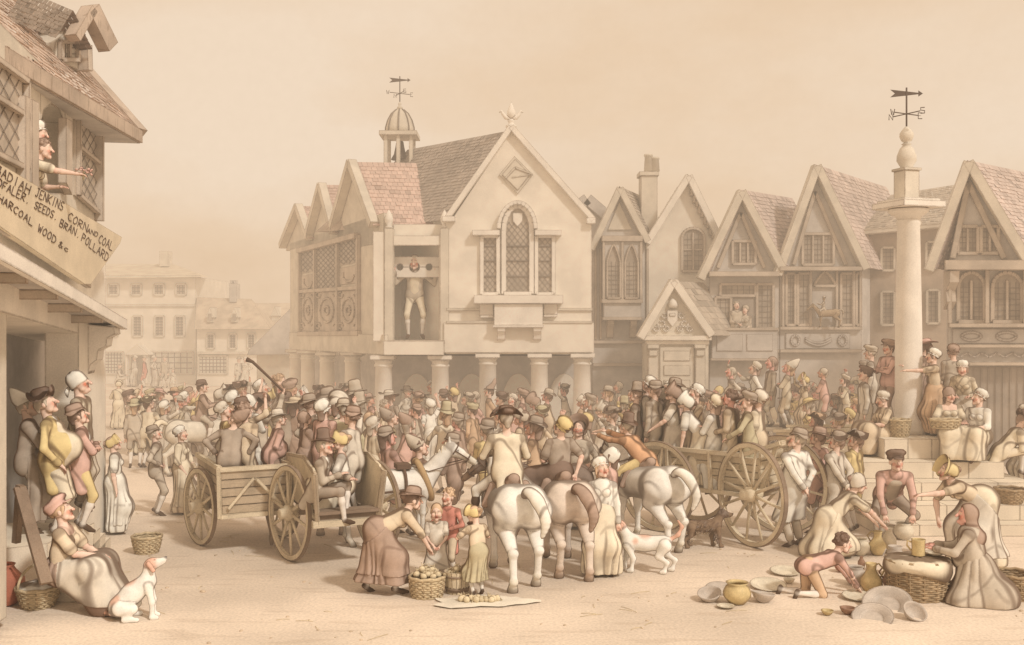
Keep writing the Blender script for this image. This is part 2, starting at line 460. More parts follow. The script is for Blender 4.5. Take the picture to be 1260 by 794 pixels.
def tiles(mb, A, B, C, D, rows, cols, base, var=.10, lift=.035, tri=False):
    """lapped tiles on the sheet A-B (ridge) / D-C (eave)"""
    A, B, C, D = map(Vector, (A, B, C, D)); n = (B-A).cross(D-A).normalized()
    if n.z < 0: n = -n
    base = Vector(base)
    for j in range(rows):
        t0 = j/rows; t1 = min((j+1.25)/rows, 1.02)
        L0, R0 = A.lerp(D, t0), B.lerp(C, t0); L1, R1 = A.lerp(D, t1), B.lerp(C, t1)
        sh = (j % 2)*.5
        for i in range(-1, cols):
            u0 = max((i+sh)/cols, 0); u1 = min((i+1+sh)/cols, 1)
            if u1-u0 < .002: continue
            g = .004/max((R0-L0).length, .01); a = L0.lerp(R0, u0+g); b = L0.lerp(R0, u1-g); c = L1.lerp(R1, u1-g); d = L1.lerp(R1, u0+g)
            lf = .45*lift*(.7+.7*random.random()); s = 1+random.uniform(-var, var)
            if random.random() < .12: s *= .8
            jz = Vector((0, 0, random.uniform(-.012, .012)))
            col = tuple(base*s)
            vs = [a+n*.004, b+n*.004, c+n*lf+jz, d+n*lf+jz, c+jz, d+jz]
            mb.add(vs, [(0, 1, 2, 3), (3, 2, 4, 5)], col=col)
C_RED = tint(hexc('d9b599')); C_PINK = tint(hexc('d2b79e')); C_SLATE = tint(hexc('b39f87')); C_GREYT = tint(hexc('bda78a'))
M_tilegrey = mat('grey_tile', (1, 1, 1), attr=True, mott=.16, mscale=1.0)

def weathervane(name, pt, s, label, parent=None):
    root = empty(name, pt, label, 'weathervane')
    mb = MB(); x, y, z = pt
    mb.tube([pt, (x, y, z+1.05*s)], .022*s, 6); mb.build('rod', M_iron, root)
    mb = MB()
    for a in (0, 90):
        c, q = math.cos(R(a+28)), math.sin(R(a+28))
        mb.tube([(x-.42*s*c, y-.42*s*q, z+.38*s), (x+.42*s*c, y+.42*s*q, z+.38*s)], .014*s, 6)
    mb.build('cross_arms', M_iron, root)
    for a, ch in ((0, 'E'), (90, 'N'), (180, 'W'), (270, 'S')):
        c, q = math.cos(R(a+28)), math.sin(R(a+28)); ctr = Vector((x+.5*s*c, y+.5*s*q, z+.38*s))
        S = {'N': [(-1,-1),(-1,1),(1,-1),(1,1)], 'E': [(1,1),(-1,1),(-1,0),(.6,0),(-1,0),(-1,-1),(1,-1)], 'W': [(-1,1),(-.5,-1),(0,.4),(.5,-1),(1,1)],
             'S': [(1,1),(-1,.9),(-1,.1),(1,-.1),(1,-.9),(-1,-1)]}[ch]
        mb = MB(); mb.tube([ctr+Vector((u*.05*s, 0, v*.075*s)) for u, v in S], .013*s, 5); mb.build('letter', M_iron, root)
    mb = MB(); zt = z+.9*s
    mb.add([(x-.42*s, y, zt+.1*s), (x-.3*s, y, zt), (x-.42*s, y, zt-.1*s), (x-.05*s, y, zt-.06*s), (x+.3*s, y, zt-.02*s), (x+.3*s, y, zt-.08*s), (x+.42*s, y, zt), (x+.3*s, y, zt+.08*s), (x+.3*s, y, zt+.02*s), (x-.05*s, y, zt+.06*s)],
           [(0, 1, 9), (1, 2, 3), (1, 3, 4, 8, 9), (5, 6, 7)])
    mb.build('arrow', M_iron, root)
    return root

# ------------------------------------------------------------------ added haze volume, absorbing and glowing in sky colour to fade the distance
hz = MB(); hz.prism([(-150, HAZE_Y0, -1), (150, HAZE_Y0, -1), (150, 74, -1), (-150, 74, -1)], (0, 0, 40))
hm_ = bpy.data.materials.new('haze'); hm_.use_nodes = True; hn = hm_.node_tree; hn.nodes.clear()
ho = hn.nodes.new('ShaderNodeOutputMaterial'); ha_ = hn.nodes.new('ShaderNodeVolumeAbsorption'); he_ = hn.nodes.new('ShaderNodeEmission'); hs_ = hn.nodes.new('ShaderNodeAddShader')
ha_.inputs['Color'].default_value = (0, 0, 0, 1); ha_.inputs['Density'].default_value = HAZE
he_.inputs['Color'].default_value = (*hexc('ecd0b1'), 1); he_.inputs['Strength'].default_value = HAZE
hn.links.new(ha_.outputs[0], hs_.inputs[0]); hn.links.new(he_.outputs[0], hs_.inputs[1]); hn.links.new(hs_.outputs[0], ho.inputs['Volume'])
lab(hz.build('haze', hm_), kind='structure')
# ------------------------------------------------------------------ town hall
H = Plane(545, 31, 735, 31)
hall = empty('town_hall', (0, 31, 0), 'pale gabled market hall on round columns, with a pillory bay on its left', 'town hall')
back = Vector((-3.4, 3.4, 0))
mb = MB(); gable = [(548, 436), (548, 267), (558, 267), (629, 161), (728, 271), (728, 436)]
mb.prism([H.Q(x, y) for x, y in gable], (0, .35, 0))
# body behind the front, oblique plan
q = [H.Q(548, 436), H.Q(548, 268), H.Q(728, 272), H.Q(728, 436)]
mb.prism([p+Vector((0, .36, 0)) for p in q], back)
mb.build('wall', M_plaster, hall)
mb = MB()
H.rect(mb, 546, 397, 731, 434, 0, .10); H.rect(mb, 472, 420, 546, 437, -.1, .25)
mb.build('beam', M_plaster, hall)
for y0, y1 in ((379, 382.5), (395, 398)):
    mb = MB(); H.rect(mb, 549, y0, 729, y1, 0, .13 if y0 > 390 else .065); mb.build('string_course', M_plaster2, hall)
# roof: two slopes on the oblique ridge
ap = H.Q(629, 163); lf = H.Q(553, 272); rt = H.Q(732, 276)
up = Vector((0, 0, .06))
rf = MB(); tiles(rf, ap+up+back*1.03, ap+up, lf+up, lf+up+back*1.0, 26, 40, C_SLATE, lift=.05)
ro = rf.build('roof', M_tilegrey, hall)
rf = MB(); tiles(rf, ap+up, ap+up+back*1.03, rt+up+back*1.03, rt+up, 22, 26, C_SLATE, lift=.05)
rf.build('roof', M_tilegrey, hall)
mb = MB()   # hipped back end of the roof
eb = ap+up+back*1.02
mb.add([eb, lf+up+back*.98+Vector((-1.6, 1.2, 0)), rt+up+back*1.0], [(0, 1, 2)]); mb.add([eb, lf+up+back, lf+up+back*.98+Vector((-1.6, 1.2, 0))], [(0, 1, 2)])
mb.build('hip', M_thatch, hall)
mb = MB()
for a, b in (((629, 157), (551, 268)), ((629, 157), (730, 271))):
    H.bar(mb, a, b, .17, -.1, .18+.003*(b[0] > 700))
H.rect(mb, 544, 266, 560, 272.5, -.05, .2); H.rect(mb, 722, 268, 733, 275, -.05, .19)
mb.build('coping', M_stone, hall)
mb = MB()   # diamond tablet
H.poly(mb, [(614, 215), (633, 192), (656, 215), (637, 239)], 0, .06); H.poly(mb, [(618, 215), (634, 196), (652, 215), (637, 234)], .06, .10)
H.bar(mb, (622, 220), (634, 207), .05, .1, .13); H.bar(mb, (634, 207), (655, 215), .05, .1, .13); H.bar(mb, (630, 219), (654, 215.6), .03, .1, .12)
mb.build('diamond_tablet', M_plaster2, hall)
# fleur finial on the apex
def blade(mb, c, pts, th):
    c = Vector(c); mb.prism([c+Vector((x, -th/2, z)) for x, z in pts], (0, th, 0))
mb = MB(); fc = H.Q(629, 157)
mb.lathe([(.16, 0), (.17, .05), (.08, .1), (.09, .16), (.12, .2), (.05, .26)], fc, 14)
mb.lathe([(.03, .24), (.12, .36), (.13, .46), (.07, .62), (.0, .80)], fc, 12)
for sg in (-1, 1): mb.tube([fc+Vector((0, 0, .26)), fc+Vector((sg*.16, 0, .30)), fc+Vector((sg*.26, 0, .42)), fc+Vector((sg*.30, 0, .50)), fc+Vector((sg*.36, 0, .45))], [.05, .07, .05, .04, .02], 8)
mb.build('finial', M_stone, hall)
# great window
mb = MB()
H.rect(mb, 581, 283, 615, 289.5, 0, .26); H.rect(mb, 658, 283, 691, 289.5, 0, .26)
apt = arch_pts(614, 659, 250, 289, 282, 14)[1:-1]
for a, b in zip(apt[:-1], apt[1:]): H.bar(mb, a, b, .12, 0, .24)
mb.build('hood_mould', M_stone, hall)
window(H, hall, 593, 291, 613, 362, n=4, fm=M_stone, off=.03, frame=.12)
window(H, hall, 660, 291, 681, 362, n=4, fm=M_stone, off=.03, frame=.12)
w0 = window(H, hall, 620, 254, 654, 362, n=6, fm=M_stone, off=.03, frame=.15, arch=284)
mb = MB(); H.poly(mb, [(631, 262), (643, 262), (643, 272), (637, 279), (631, 272)], .05, .08); mb.build('shield', M_stone, w0)
for y in (303, 321, 340): 
    mb = MB(); H.bar(mb, (593, y), (613, y), .03, .04, .07); H.bar(mb, (622, y), (652, y), .03, .04, .07); H.bar(mb, (661, y), (681, y), .03, .04, .07); mb.build('saddle_bar', M_line, w0)
mb = MB(); H.rect(mb, 583, 363, 693, 373.5, 0, .45); mb.build('window_sill', M_stone, hall)
mb = MB(); H.rect(mb, 608, 374, 668, 400, 0, .36); H.rect(mb, 590, 374, 607, 390, 0, .12); H.rect(mb, 669, 374, 686, 389, 0, .12)
H.rect(mb, 591, 388, 607, 391, .12, .16); H.rect(mb, 669, 387, 686, 390, .12, .16); H.rect(mb, 606, 400, 669, 403, 0, .42); mb.build('bay_apron', M_stone, hall)
for x in (612, 656):
    mb = MB(); s0 = H.Q(x, 402.5, 0)
    prof = [(0, 0), (.38, 0), (.36, -.12), (.24, -.22), (.2, -.36), (.08, -.42), (0, -.44)]
    mb.prism([s0+Vector((0, -d, z)) for d, z in prof], (.24, 0, 0)); mb.build('bracket', M_stone, hall)
# columns
def column(parent, x, y, ztop, r, m=M_stone):
    mb = MB(); h = ztop
    mb.lathe([(r*1.35, 0), (r*1.35, .12), (r*1.2, .14), (r*1.22, .22), (r, .26), (r*1.0, h*.5), (r*.93, h-.36), (r*1.06, h-.34), (r*1.06, h-.29), (r*.94, h-.27), (r*.96, h-.2), (r*1.3, h-.13)], (x, y, 0), 24)
    mb.box((x, y, h-.063), (r*2.75, r*2.75, .126)); return mb.build('column', m, parent)
zt = H.Q(600, 435.5).z
for x in (470.5, 541, 600, 664, 717): column(hall, (x-CX)/F*31, 31.28, H.Q(600, 437.5 if x < 560 else 435).z, .27)
# left wing, set back at an angle
W = Plane(472, 31.2, 357, 41)
mb = MB(); W.poly(mb, [(472, 436), (472, 262), (357, 300), (357, 428)], -.3, 0); mb.build('side_wall', M_plaster2, hall)
mb = MB(); W.poly(mb, [(473, 437), (473, 412), (356, 409), (356, 430)], 0, .12); mb.build('side_beam', M_plaster2, hall)
for x in (365, 379, 402.5, 434): p = W.Q(x, 437); column(hall, p.x, p.y, 2.74 if x > 420 else W.Q(x, 436-(434-x)*.09).z, .27, M_plaster)
# three gables on the wing, roofs running back to the right
vdir = Vector((3.4, .35, 0))
wing = [((466, 277), (438, 200), (414, 284)), ((416, 286), (401, 228), (384, 292)), ((386, 293), (372, 254), (352, 303))]
for i, (a, b, c) in enumerate(wing):
    A, B, C_ = W.Q(*a), W.Q(*b), W.Q(*c)
    mb = MB(); mb.prism([A, B, C_, W.Q(c[0], 309), W.Q(a[0], 300)], -W.n*.25); mb.build('gable_wall', M_plaster2, hall)
    mb = MB()
    for u, v in ((a, b), (b, c)): W.bar(mb, u, (v[0], v[1]), .24, .01, .3+.004*(u is b))
    mb.build('bargeboard', M_plaster2, hall)
    e = vdir*(1.05 if i == 0 else .9); B2 = B+W.n*.2; A2 = A+W.n*.2; C2 = C_+W.n*.2
    rf = MB(); tiles(rf, B2, B2+e*1.0, A2+e*.85+Vector((0, 0, -.1)), A2, 16, 20, C_RED*1 if False else C_RED, lift=.05); rf.build('roof', M_tilered, hall)
    rf = MB(); tiles(rf, B2+e, B2, C2, C2+e, 14, 14, C_PINK, lift=.05); rf.build('roof', M_tilered, hall)
# wing window: carved panels under leaded lights
mb = MB()
def wy(x, y443, y370): return y443+(y370-y443)*(443-x)/73
cols = [371, 390, 418, 443]
for i in range(3):
    xa, xb = cols[i], cols[i+1]; mid = i == 1
    yb = (lambda x: wy(x, 352, 358)) if mid else (lambda x: wy(x, 322, 337))
    mb = MB(); W.poly(mb, [(xa, wy(xa, 291, 309)), (xb, wy(xb, 291, 309)), (xb, yb(xb)), (xa, yb(xa))], 0, .03); wd = mb.build('window', M_glassd, hall)
    mb = MB()
    for k in range(-14, 14):
        for sg in (1, -1):
            # diamonds clipped by hand
            x0, x1 = xa, xb; c = (wy(xa, 291, 309)+yb(xa))/2+k*6.5; y0, y1 = c, c+sg*(xb-xa)*1.1
            lo = max(wy(xa, 291, 309), wy(xb, 291, 309))-1; hi = min(yb(xa), yb(xb))
            pts = [(x0+(x1-x0)*t/12, y0+(y1-y0)*t/12) for t in range(13)]; pts = [p for p in pts if wy(p[0], 291, 309) < p[1] < yb(p[0])]
            if len(pts) > 1: W.bar(mb, pts[0], pts[-1], .018, .035+.01*(sg > 0), .044+.01*(sg > 0))
    mb.build('lead_lattice', M_line, wd)
    if not mid:
        mb = MB(); W.poly(mb, [(xa, wy(xa, 325, 340)), (xb, wy(xb, 325, 340)), (xb, wy(xb, 348, 356)), (xa, wy(xa, 348, 356))], 0, .03)
        ctr = ((xa+xb)/2, (wy(xa, 325, 340)+wy(xb, 348, 356))/2)
        pr = [(ctr[0]+(xb-xa)*.28*math.cos(t), ctr[1]+8*math.sin(t)) for t in [i*.9 for i in range(5)]]
        for u, v in zip(pr[:-1], pr[1:]): W.bar(mb, u, v, .07, .03, .07)
        mb.build('carved_panel', M_timber, hall)
    mb = MB(); W.poly(mb, [(xa+1, wy(xa, 357, 361)), (xb-1, wy(xb, 357, 361)), (xb-1, 409), (xa+1, 407)], 0, .03)
    cx_, cy_ = (xa+xb)/2, 382; rx = (xb-xa)*.3
    for rr, off in ((1, 15), (.35, 5)):
        el = [(cx_+rx*rr*math.cos(t*.52), cy_+off*math.sin(t*.52)) for t in range(13)]
        for u, v in zip(el[:-1], el[1:]): W.bar(mb, u, v, .07, .03, .08)
    for sx in (-1, 1):
        for sy in (-1, 1):
            sc = [(cx_+sx*((xb-xa)*.38-2.2*math.cos(t)*1.4), cy_+sy*(19-3.5*math.sin(t))) for t in (0, 1, 2, 3.1, 4.2, 5)]
            for u, v in zip(sc[:-1], sc[1:]): W.bar(mb, u, v, .05, .03, .07)
    mb.build('carved_panel', M_timber, hall)
mb = MB()
for x in cols: W.bar(mb, (x, wy(x, 289, 307)), (x, 411), .16, .0, .13)
W.bar(mb, (371, 309), (443, 290), .18, 0, .2); W.bar(mb, (371, 359), (443, 354), .13, 0, .12); W.bar(mb, (370, 411), (445, 410), .16, 0, .15)
mb.build('window_frame', M_timber, hall)
# pillory bay
bay = Plane(472, 31, 548, 31)
mb = MB(); bay.rect(mb, 484, 276, 546, 421, -2.2, -1.9); mb.build('back_wall', M_plaster, hall)
mb = MB(); bay.rect(mb, 540, 301, 545, 421, -1.9, -.05); bay.rect(mb, 484, 276, 546, 300, -1.2, -.3); mb.build('side_lining', M_plaster, hall)
mb = MB(); bay.rect(mb, 473, 419, 547, 423, -1.9, .22); mb.build('bay_floor', M_timber, hall)
for x in (478.5, 547):
    mb = MB(); bay.rect(mb, x-5.5, 281, x+5.5, 420, -.25, .05); mb.build('post', M_plaster2, hall)
    mb = MB(); b = bay.Q(x, 281, -.08); mb.lathe([(.1, 0), (.13, .03), (.06, .09), (.12, .2), (.13, .3), (.07, .45), (0, .58)], b, 14); mb.build('finial', M_stone, hall)
mb = MB(); bay.rect(mb, 472.5, 286, 472.9, 436, -.3, .02); bay.rect(mb, 459, 285, 473, 420, -.35, 0); mb.build('corner_pier', M_plaster, hall)
mb = MB(); bay.rect(mb, 484, 290, 542, 302, -.2, 0); mb.build('top_rail', M_plaster, hall)
pil = empty('pillory', bay.Q(512, 419, -.5), 'wooden pillory board with head and hand holes in the open upper bay', 'pillory')
def ring_board(mb, x0, x1, y0, y1, holes, o0, o1):
    # board between rows with half-round notches
    top = [(x0, y1), (x0, y0)]+[(x1, y0), (x1, y1)]
    pts = [(x0, y0), (x1, y0), (x1, y1)]
    for hx, hr in sorted(holes, reverse=True):
        for i in range(0, 9):
            a = math.pi*i/8; pts.append((hx+hr*math.cos(a), y1-hr*math.sin(a)*1.0))
    pts.append((x0, y1)); return pts
HO = [(492, 4), (510, 6.5), (528, 4)]
mb = MB(); bay.poly(mb, ring_board(mb, 484, 541, 316, 328.5, HO, 0, 0), -.56, -.48); mb.build('upper_board', M_stone, pil)
lo = [(x, 329-(y-328.5)) for x, y in ring_board(mb, 484, 541, 316, 328.5, HO, 0, 0)]
mb = MB(); bay.poly(mb, lo, -.56, -.48); mb.build('lower_board', M_stone, pil)
# ground floor behind the columns
mb = MB()
mb.prism([Vector((-4.6, 34.4, 0)), Vector((2.3, 34.4, 0)), Vector((2.3, 34.4, 2.7)), Vector((-4.6, 34.4, 2.7))], (0, .2, 0))
mb.prism([Vector((-8.6, 42.2, 0)), Vector((-3.2, 34.7, 0)), Vector((-3.2, 34.7, 2.7)), Vector((-8.6, 42.2, 2.7))], (.2, .2, 0))
mb.build('arcade_back_wall', M_grey, hall)
mb = MB(); mb.add([(-4.2, 31.1, 2.69), (2.3, 31.1, 2.69), (2.3, 34.4, 2.69), (-4.2, 34.4, 2.69)], [(0, 1, 2, 3)]); mb.build('arcade_ceiling', M_dgrey, hall)
for x in (-3.2, -1.35, .2, 1.75):
    mb = MB(); mb.prism([Vector((x-.55+.55*(1-math.cos(a)), 34.39, .0 if i in (0, 12) else .9+1.1*math.sin(a))) for i, a in enumerate([math.pi*k/12 for k in range(13)])], (0, -.05, 0)); mb.build('arcade_arch', M_plaster, hall)
# cupola with bell
cup = empty('bell_cupola', P(492, 203, 34.5), 'open bell cupola with a ribbed dome behind the red tiled gable', 'bell cupola')
cx, cy, cz = P(492, 203, 34.5); U = 34.5/F
for ox, oy in ((-.42, -.42), (.42, -.42), (-.42, .42), (.42, .42), (0, -.46)):
    mb = MB(); mb.box((cx+ox, cy+oy, cz+.35), (.13, .13, 1.35)); mb.build('post', M_plaster2, cup)
mb = MB(); mb.box((cx, cy, cz+.98), (1.25, 1.25, .14)); mb.build('cornice', M_plaster2, cup)
mb = MB(); mb.box((cx, cy, cz-.45), (1.3, 1.3, .35)); mb.build('base', M_plaster2, cup)
mb = MB(); mb.lathe([(.48, 1.05), (.47, 1.25), (.40, 1.5), (.28, 1.72), (.12, 1.86), (.04, 1.9)], (cx, cy, cz), 8); mb.build('dome', M_plaster2, cup)
mb = MB()
for k in range(8):
    a = math.pi*k/4; mb.tube([(cx+r*math.cos(a), cy+r*math.sin(a), cz+z) for r, z in ((.49, 1.05), (.48, 1.25), (.41, 1.5), (.29, 1.72), (.13, 1.86))], .025, 5)
mb.build('dome_ribs', M_line, cup)
mb = MB(); mb.lathe([(.05, .82), (.12, .78), (.15, .6), (.2, .36), (.28, .22), (.3, .17)], (cx, cy, cz), 16); mb.tube([(cx, cy, cz+.1), (cx, cy, cz+.95)], .02, 5); mb.build('bell', M_iron, cup)
mb = MB(); mb.lathe([(.09, 1.88), (.1, 1.94), (.04, 1.98), (.06, 2.05), (.02, 2.12)], (cx, cy, cz), 10); mb.build('finial', M_plaster2, cup)
weathervane('weathervane', (cx, cy, cz+2.08), .86, 'iron weathervane with lettered arms above the bell cupola')

# ------------------------------------------------------------------ far houses in the street on the left
FA = Plane(122, 62, 242, 62)
f1 = empty('town_house', (FA.Q(180, 475).x, 62, 0), 'tall pale three storey house with hipped roof far down the street', 'house')
mb = MB(); FA.rect(mb, 100, 341, 241, 478, -7, 0); mb.build('wall', M_plaster, f1)
mb = MB(); r0 = [FA.Q(95, 343, .6), FA.Q(256, 341, .6)]; r1 = [FA.Q(110, 325, -4), FA.Q(213, 325, -4)]; bk = [FA.Q(95, 343, -8), FA.Q(250, 341, -8)]
mb.add([r0[0], r0[1], r1[1], r1[0], bk[1], bk[0]], [(0, 1, 2, 3), (1, 4, 2), (4, 5, 3, 2), (5, 0, 3)]); mb.build('roof', wash('far_roof', 'd9c09b', edge=.05), f1)
mb = MB(); FA.rect(mb, 196, 309, 207, 328, -3.6, -2.8); mb.build('chimney', M_plaster2, f1)
for y in (339, 374.5):
    mb = MB(); FA.rect(mb, 100, y, 246 if y < 350 else 242, y+3, 0, .3 if y < 350 else .1); mb.build('string_course', M_plaster2, f1)
M_fg = mat('far_glass', hexc('bba385'), rough=.5)
for x in (134, 162, 190, 217): window(FA, f1, x, 350, x+12, 363, kind='grid', n=3, pane=M_fg, lw=.05, fm=M_plaster2, frame=.12)
for x in (134, 164, 191, 216): window(FA, f1, x, 389, x+11, 414, kind='grid', n=3, pane=M_fg, lw=.05, fm=M_plaster2, frame=.12)
for x0, x1 in ((126, 152), (184, 238)): window(FA, f1, x0, 433, x1, 460, kind='grid', n=7, pane=M_plaster2, lw=.05, fm=M_plaster2, frame=.1)
mb = MB(); FA.poly(mb, [(152, 437), (168, 424), (184, 437)], 0, 1.0); mb.build('porch_pediment', M_plaster, f1)
for x in (154, 179): mb = MB(); FA.rect(mb, x, 437, x+3, 472, .6, .9); mb.build('porch_post', M_plaster, f1)
mb = MB(); FA.rect(mb, 161, 439, 175, 474, 0, .05); mb.build('door', M_glassd, f1)
FB = Plane(242, 60, 335, 60)
f2 = empty('inn', (FB.Q(285, 475).x, 60, 0), 'low inn with two dormers in its hipped roof at the end of the street', 'inn')
mb = MB(); FB.rect(mb, 242, 404, 345, 478, -6, 0); mb.build('wall', M_plaster, f2)
mb = MB(); mb.add([FB.Q(240, 405, .5), FB.Q(333, 405, .5), FB.Q(309, 368, -2), FB.Q(242, 366, -2), FB.Q(345, 405, -6.5), FB.Q(240, 405, -6.5)], [(0, 1, 2, 3), (1, 4, 2), (4, 5, 3, 2)]); mb.build('roof', wash('far_roof_dull', 'cfb491', edge=.05, mott=.2), f2)
for x in (258, 288):
    mb = MB(); FB.poly(mb, [(x-5, 391), (x, 378), (x+5, 391)], -2, 0.2); FB.rect(mb, x-4, 391, x+4, 397, -1, .1); mb.build('dormer', M_plaster2, f2)
    mb = MB(); FB.rect(mb, x-2, 386, x+2, 395, .2, .26); mb.build('window', M_glassd, f2)
mb = MB(); FB.rect(mb, 282, 349, 291, 372, -2.4, -1.6); FB.rect(mb, 283, 345, 286, 349, -2.2, -1.8); FB.rect(mb, 287.5, 345, 290.5, 349, -2.2, -1.8); mb.build('chimney', M_grey, f2)
for x in (255, 282, 305): window(FB, f2, x, 411, x+9, 429, kind='grid', n=3, pane=M_fg, lw=.05, fm=M_plaster2, frame=.1)
mb = MB(); FB.rect(mb, 242, 433, 340, 436, 0, .2); mb.build('fascia', M_plaster2, f2)
window(FB, f2, 245, 438, 280, 460, kind='grid', n=8, pane=M_plaster2, lw=.05, fm=M_plaster2, frame=.1)
FC = Plane(305, 66, 360, 66)
f3 = empty('cottage', (FC.Q(335, 470).x, 66, 0), 'half hidden cottage roof with one dormer, left of the market hall', 'cottage')
mb = MB(); FC.rect(mb, 305, 404, 380, 472, -6, 0); mb.build('wall', M_plaster, f3)
mb = MB(); mb.add([FC.Q(305, 405, .4), FC.Q(385, 405, .4), FC.Q(385, 373, -3), FC.Q(305, 373, -3)], [(0, 1, 2, 3)]); mb.build('roof', MATS['far_roof_dull'], f3)
mb = MB(); FC.poly(mb, [(333, 389), (338, 377), (343, 389)], -3, -.6); FC.rect(mb, 334, 389, 342, 395, -1.5, -.7); mb.build('dormer', M_plaster2, f3)
FD = Plane(308, 46, 362, 46)
f4 = empty('barn', (FD.Q(335, 450).x, 46, 0), 'grey lean-to barn with a steep sloping roof against the market hall', 'barn')
mb = MB(); FD.poly(mb, [(316, 500), (316, 436), (356, 386), (372, 386), (372, 500)], -4, 0); mb.build('wall', M_plaster2, f4)
mb = MB(); FD.poly(mb, [(304, 437), (306, 431), (357, 380), (372, 380), (372, 436)], .02, .5); mb.build('roof', M_grey, f4)

# ------------------------------------------------------------------ houses right of the hall
def gable_house(pl, parent, g, wallpts, wm, barge, roofdir, rows, cols, tc, over=.32, bw=.22, deep=.9):
    mb = MB(); pl.poly(mb, wallpts, -.4, 0); mb.build('wall', wm, parent)
    a, b, c = g
    mb = MB(); pl.bar(mb, a, b, bw, .02, over); pl.bar(mb, b, c, bw, .021, over+.001); mb.build('bargeboard', barge, parent)
    A, B, C_ = pl.Q(*a, over*.9), pl.Q(*b, over*.9), pl.Q(*c, over*.9); e = Vector(roofdir); u = Vector((0, 0, .10))
    rf = MB(); tiles(rf, B+u, B+e+u, C_+e+u, C_+u, rows, cols, tc, lift=.05); rf.build('roof', M_tilered if tc[0] > .4 else M_tilegrey, parent)
    rf = MB(); tiles(rf, B+e+u, B+u, A+u, A+e+u, rows, cols, tc, lift=.05); rf.build('roof', M_tilered if tc[0] > .4 else M_tilegrey, parent)
    mb = MB(); q = [pl.Q(wallpts[1][0], wallpts[1][1], -.42), pl.Q(*b, -.6), pl.Q(wallpts[-2][0], wallpts[-2][1], -.42)]
    q[1].z -= .3; q2 = [Vector((p.x, p.y, 0)) for p in (q[2], q[0])]
    mb.prism(q+q2, e*deep); mb.build('body', wm, parent)
A1 = Plane(725, 34, 890, 34)
ha = empty('timbered_house', (A1.Q(800, 480).x, 34, 0), 'grey timbered house with two gables and a traceried oriel, right of the hall', 'house')
gable_house(A1, ha, [(727, 308), (762, 233), (796, 298)], [(729, 520), (729, 304), (762, 237), (794, 298), (794, 520)], M_grey, M_plaster2, (1.3, 3.2, 0), 16, 16, C_GREYT)
gable_house(A1, ha, [(795, 300), (846, 218), (884, 296)], [(794.5, 520), (794.5, 300), (846, 222), (880, 296), (880, 520)], M_plaster, M_stone, (.2, 3.2, 0), 16, 16, C_GREYT)
mb = MB(); A1.rect(mb, 789, 212, 809, 300, -1.4, -.7); A1.rect(mb, 787, 211, 811, 216, -1.45, -.65); mb.build('chimney', M_plaster2, ha)
for x in (798, 806):
    mb = MB(); b = A1.Q(x, 211, -1.05); mb.lathe([(.16, 0), (.13, .5 if x < 800 else .4), (.16, .52 if x < 800 else .42), (.15, .58 if x < 800 else .48)], b, 12); mb.build('chimney_pot', M_plaster2, ha)
mb = MB(); A1.rect(mb, 743, 297, 789, 393, 0, .5); mb.build('oriel', M_grey, ha)
A1o = Plane(743, 33.5, 789, 33.5)
mb = MB(); A1o.rect(mb, 741, 290, 791, 297, -.5, .1); A1o.rect(mb, 741, 368, 791, 373, -.5, .08); A1o.rect(mb, 742, 390, 790, 394, -.5, .06)
for x in (743, 766, 789): A1o.rect(mb, x-1.6, 297, x+1.6, 368, 0, .07)
mb.build('oriel_frame', M_timber, ha)
window(A1o, ha, 747, 301, 763, 367, kind='grid', n=3, arch=322, pointed=True, frame=.06, pane=M_glassd)
window(A1o, ha, 769, 301, 785, 367, kind='grid', n=3, arch=322, pointed=True, frame=.06, pane=M_glassd)
for x in (746, 774):
    mb = MB(); s0 = A1.Q(x, 394, 0); mb.prism([s0+Vector((0, -d, z)) for d, z in ((0, 0), (.46, 0), (.44, -.14), (.25, -.3), (.12, -.55), (0, -.6))], (.22, 0, 0)); mb.build('bracket', M_timber, ha)
window(A1, ha, 839, 281, 866, 334, kind='grid', n=4, arch=292, cols=2, rows=2, pane=M_glassd, fm=M_timber)
mb = MB()
for y in (419, 447): A1.rect(mb, 730, y, 794, y+4, 0, .12)
for x in (733, 739, 797): A1.rect(mb, x-1.3, 306, x+1.3, 418, 0, .06)
mb.build('timber', M_timber, ha)
mb = MB(); A1.poly(mb, [(748, 283), (762, 248), (778, 283)], 0, .05); mb.build('gable_panel', M_plaster2, ha)
mb = MB()  # carved edging under the right gable
for i in range(9): x = 851+i*3.3; y = 236+i*6.6; A1.rect(mb, x-1.6, y-2, x+1.6, y+5+(i % 2)*2, .05, .2)
mb.build('carved_edging', M_timber, ha)
hb0 = empty('rear_house', P(724, 480, 37), 'dark strip of a house squeezed between the hall and timbered house', 'house')
pb = Plane(700, 37, 760, 37); mb = MB(); pb.poly(mb, [(700, 520), (700, 262), (722, 245), (750, 262), (750, 520)], -3, 0); mb.build('wall', M_grey, hb0)
mb = MB(); pb.bar(mb, (698, 264), (722, 246), .4, .02, .3); pb.bar(mb, (722, 246), (748, 268), .4, .021, .3); mb.build('bargeboard', M_grey, hb0)

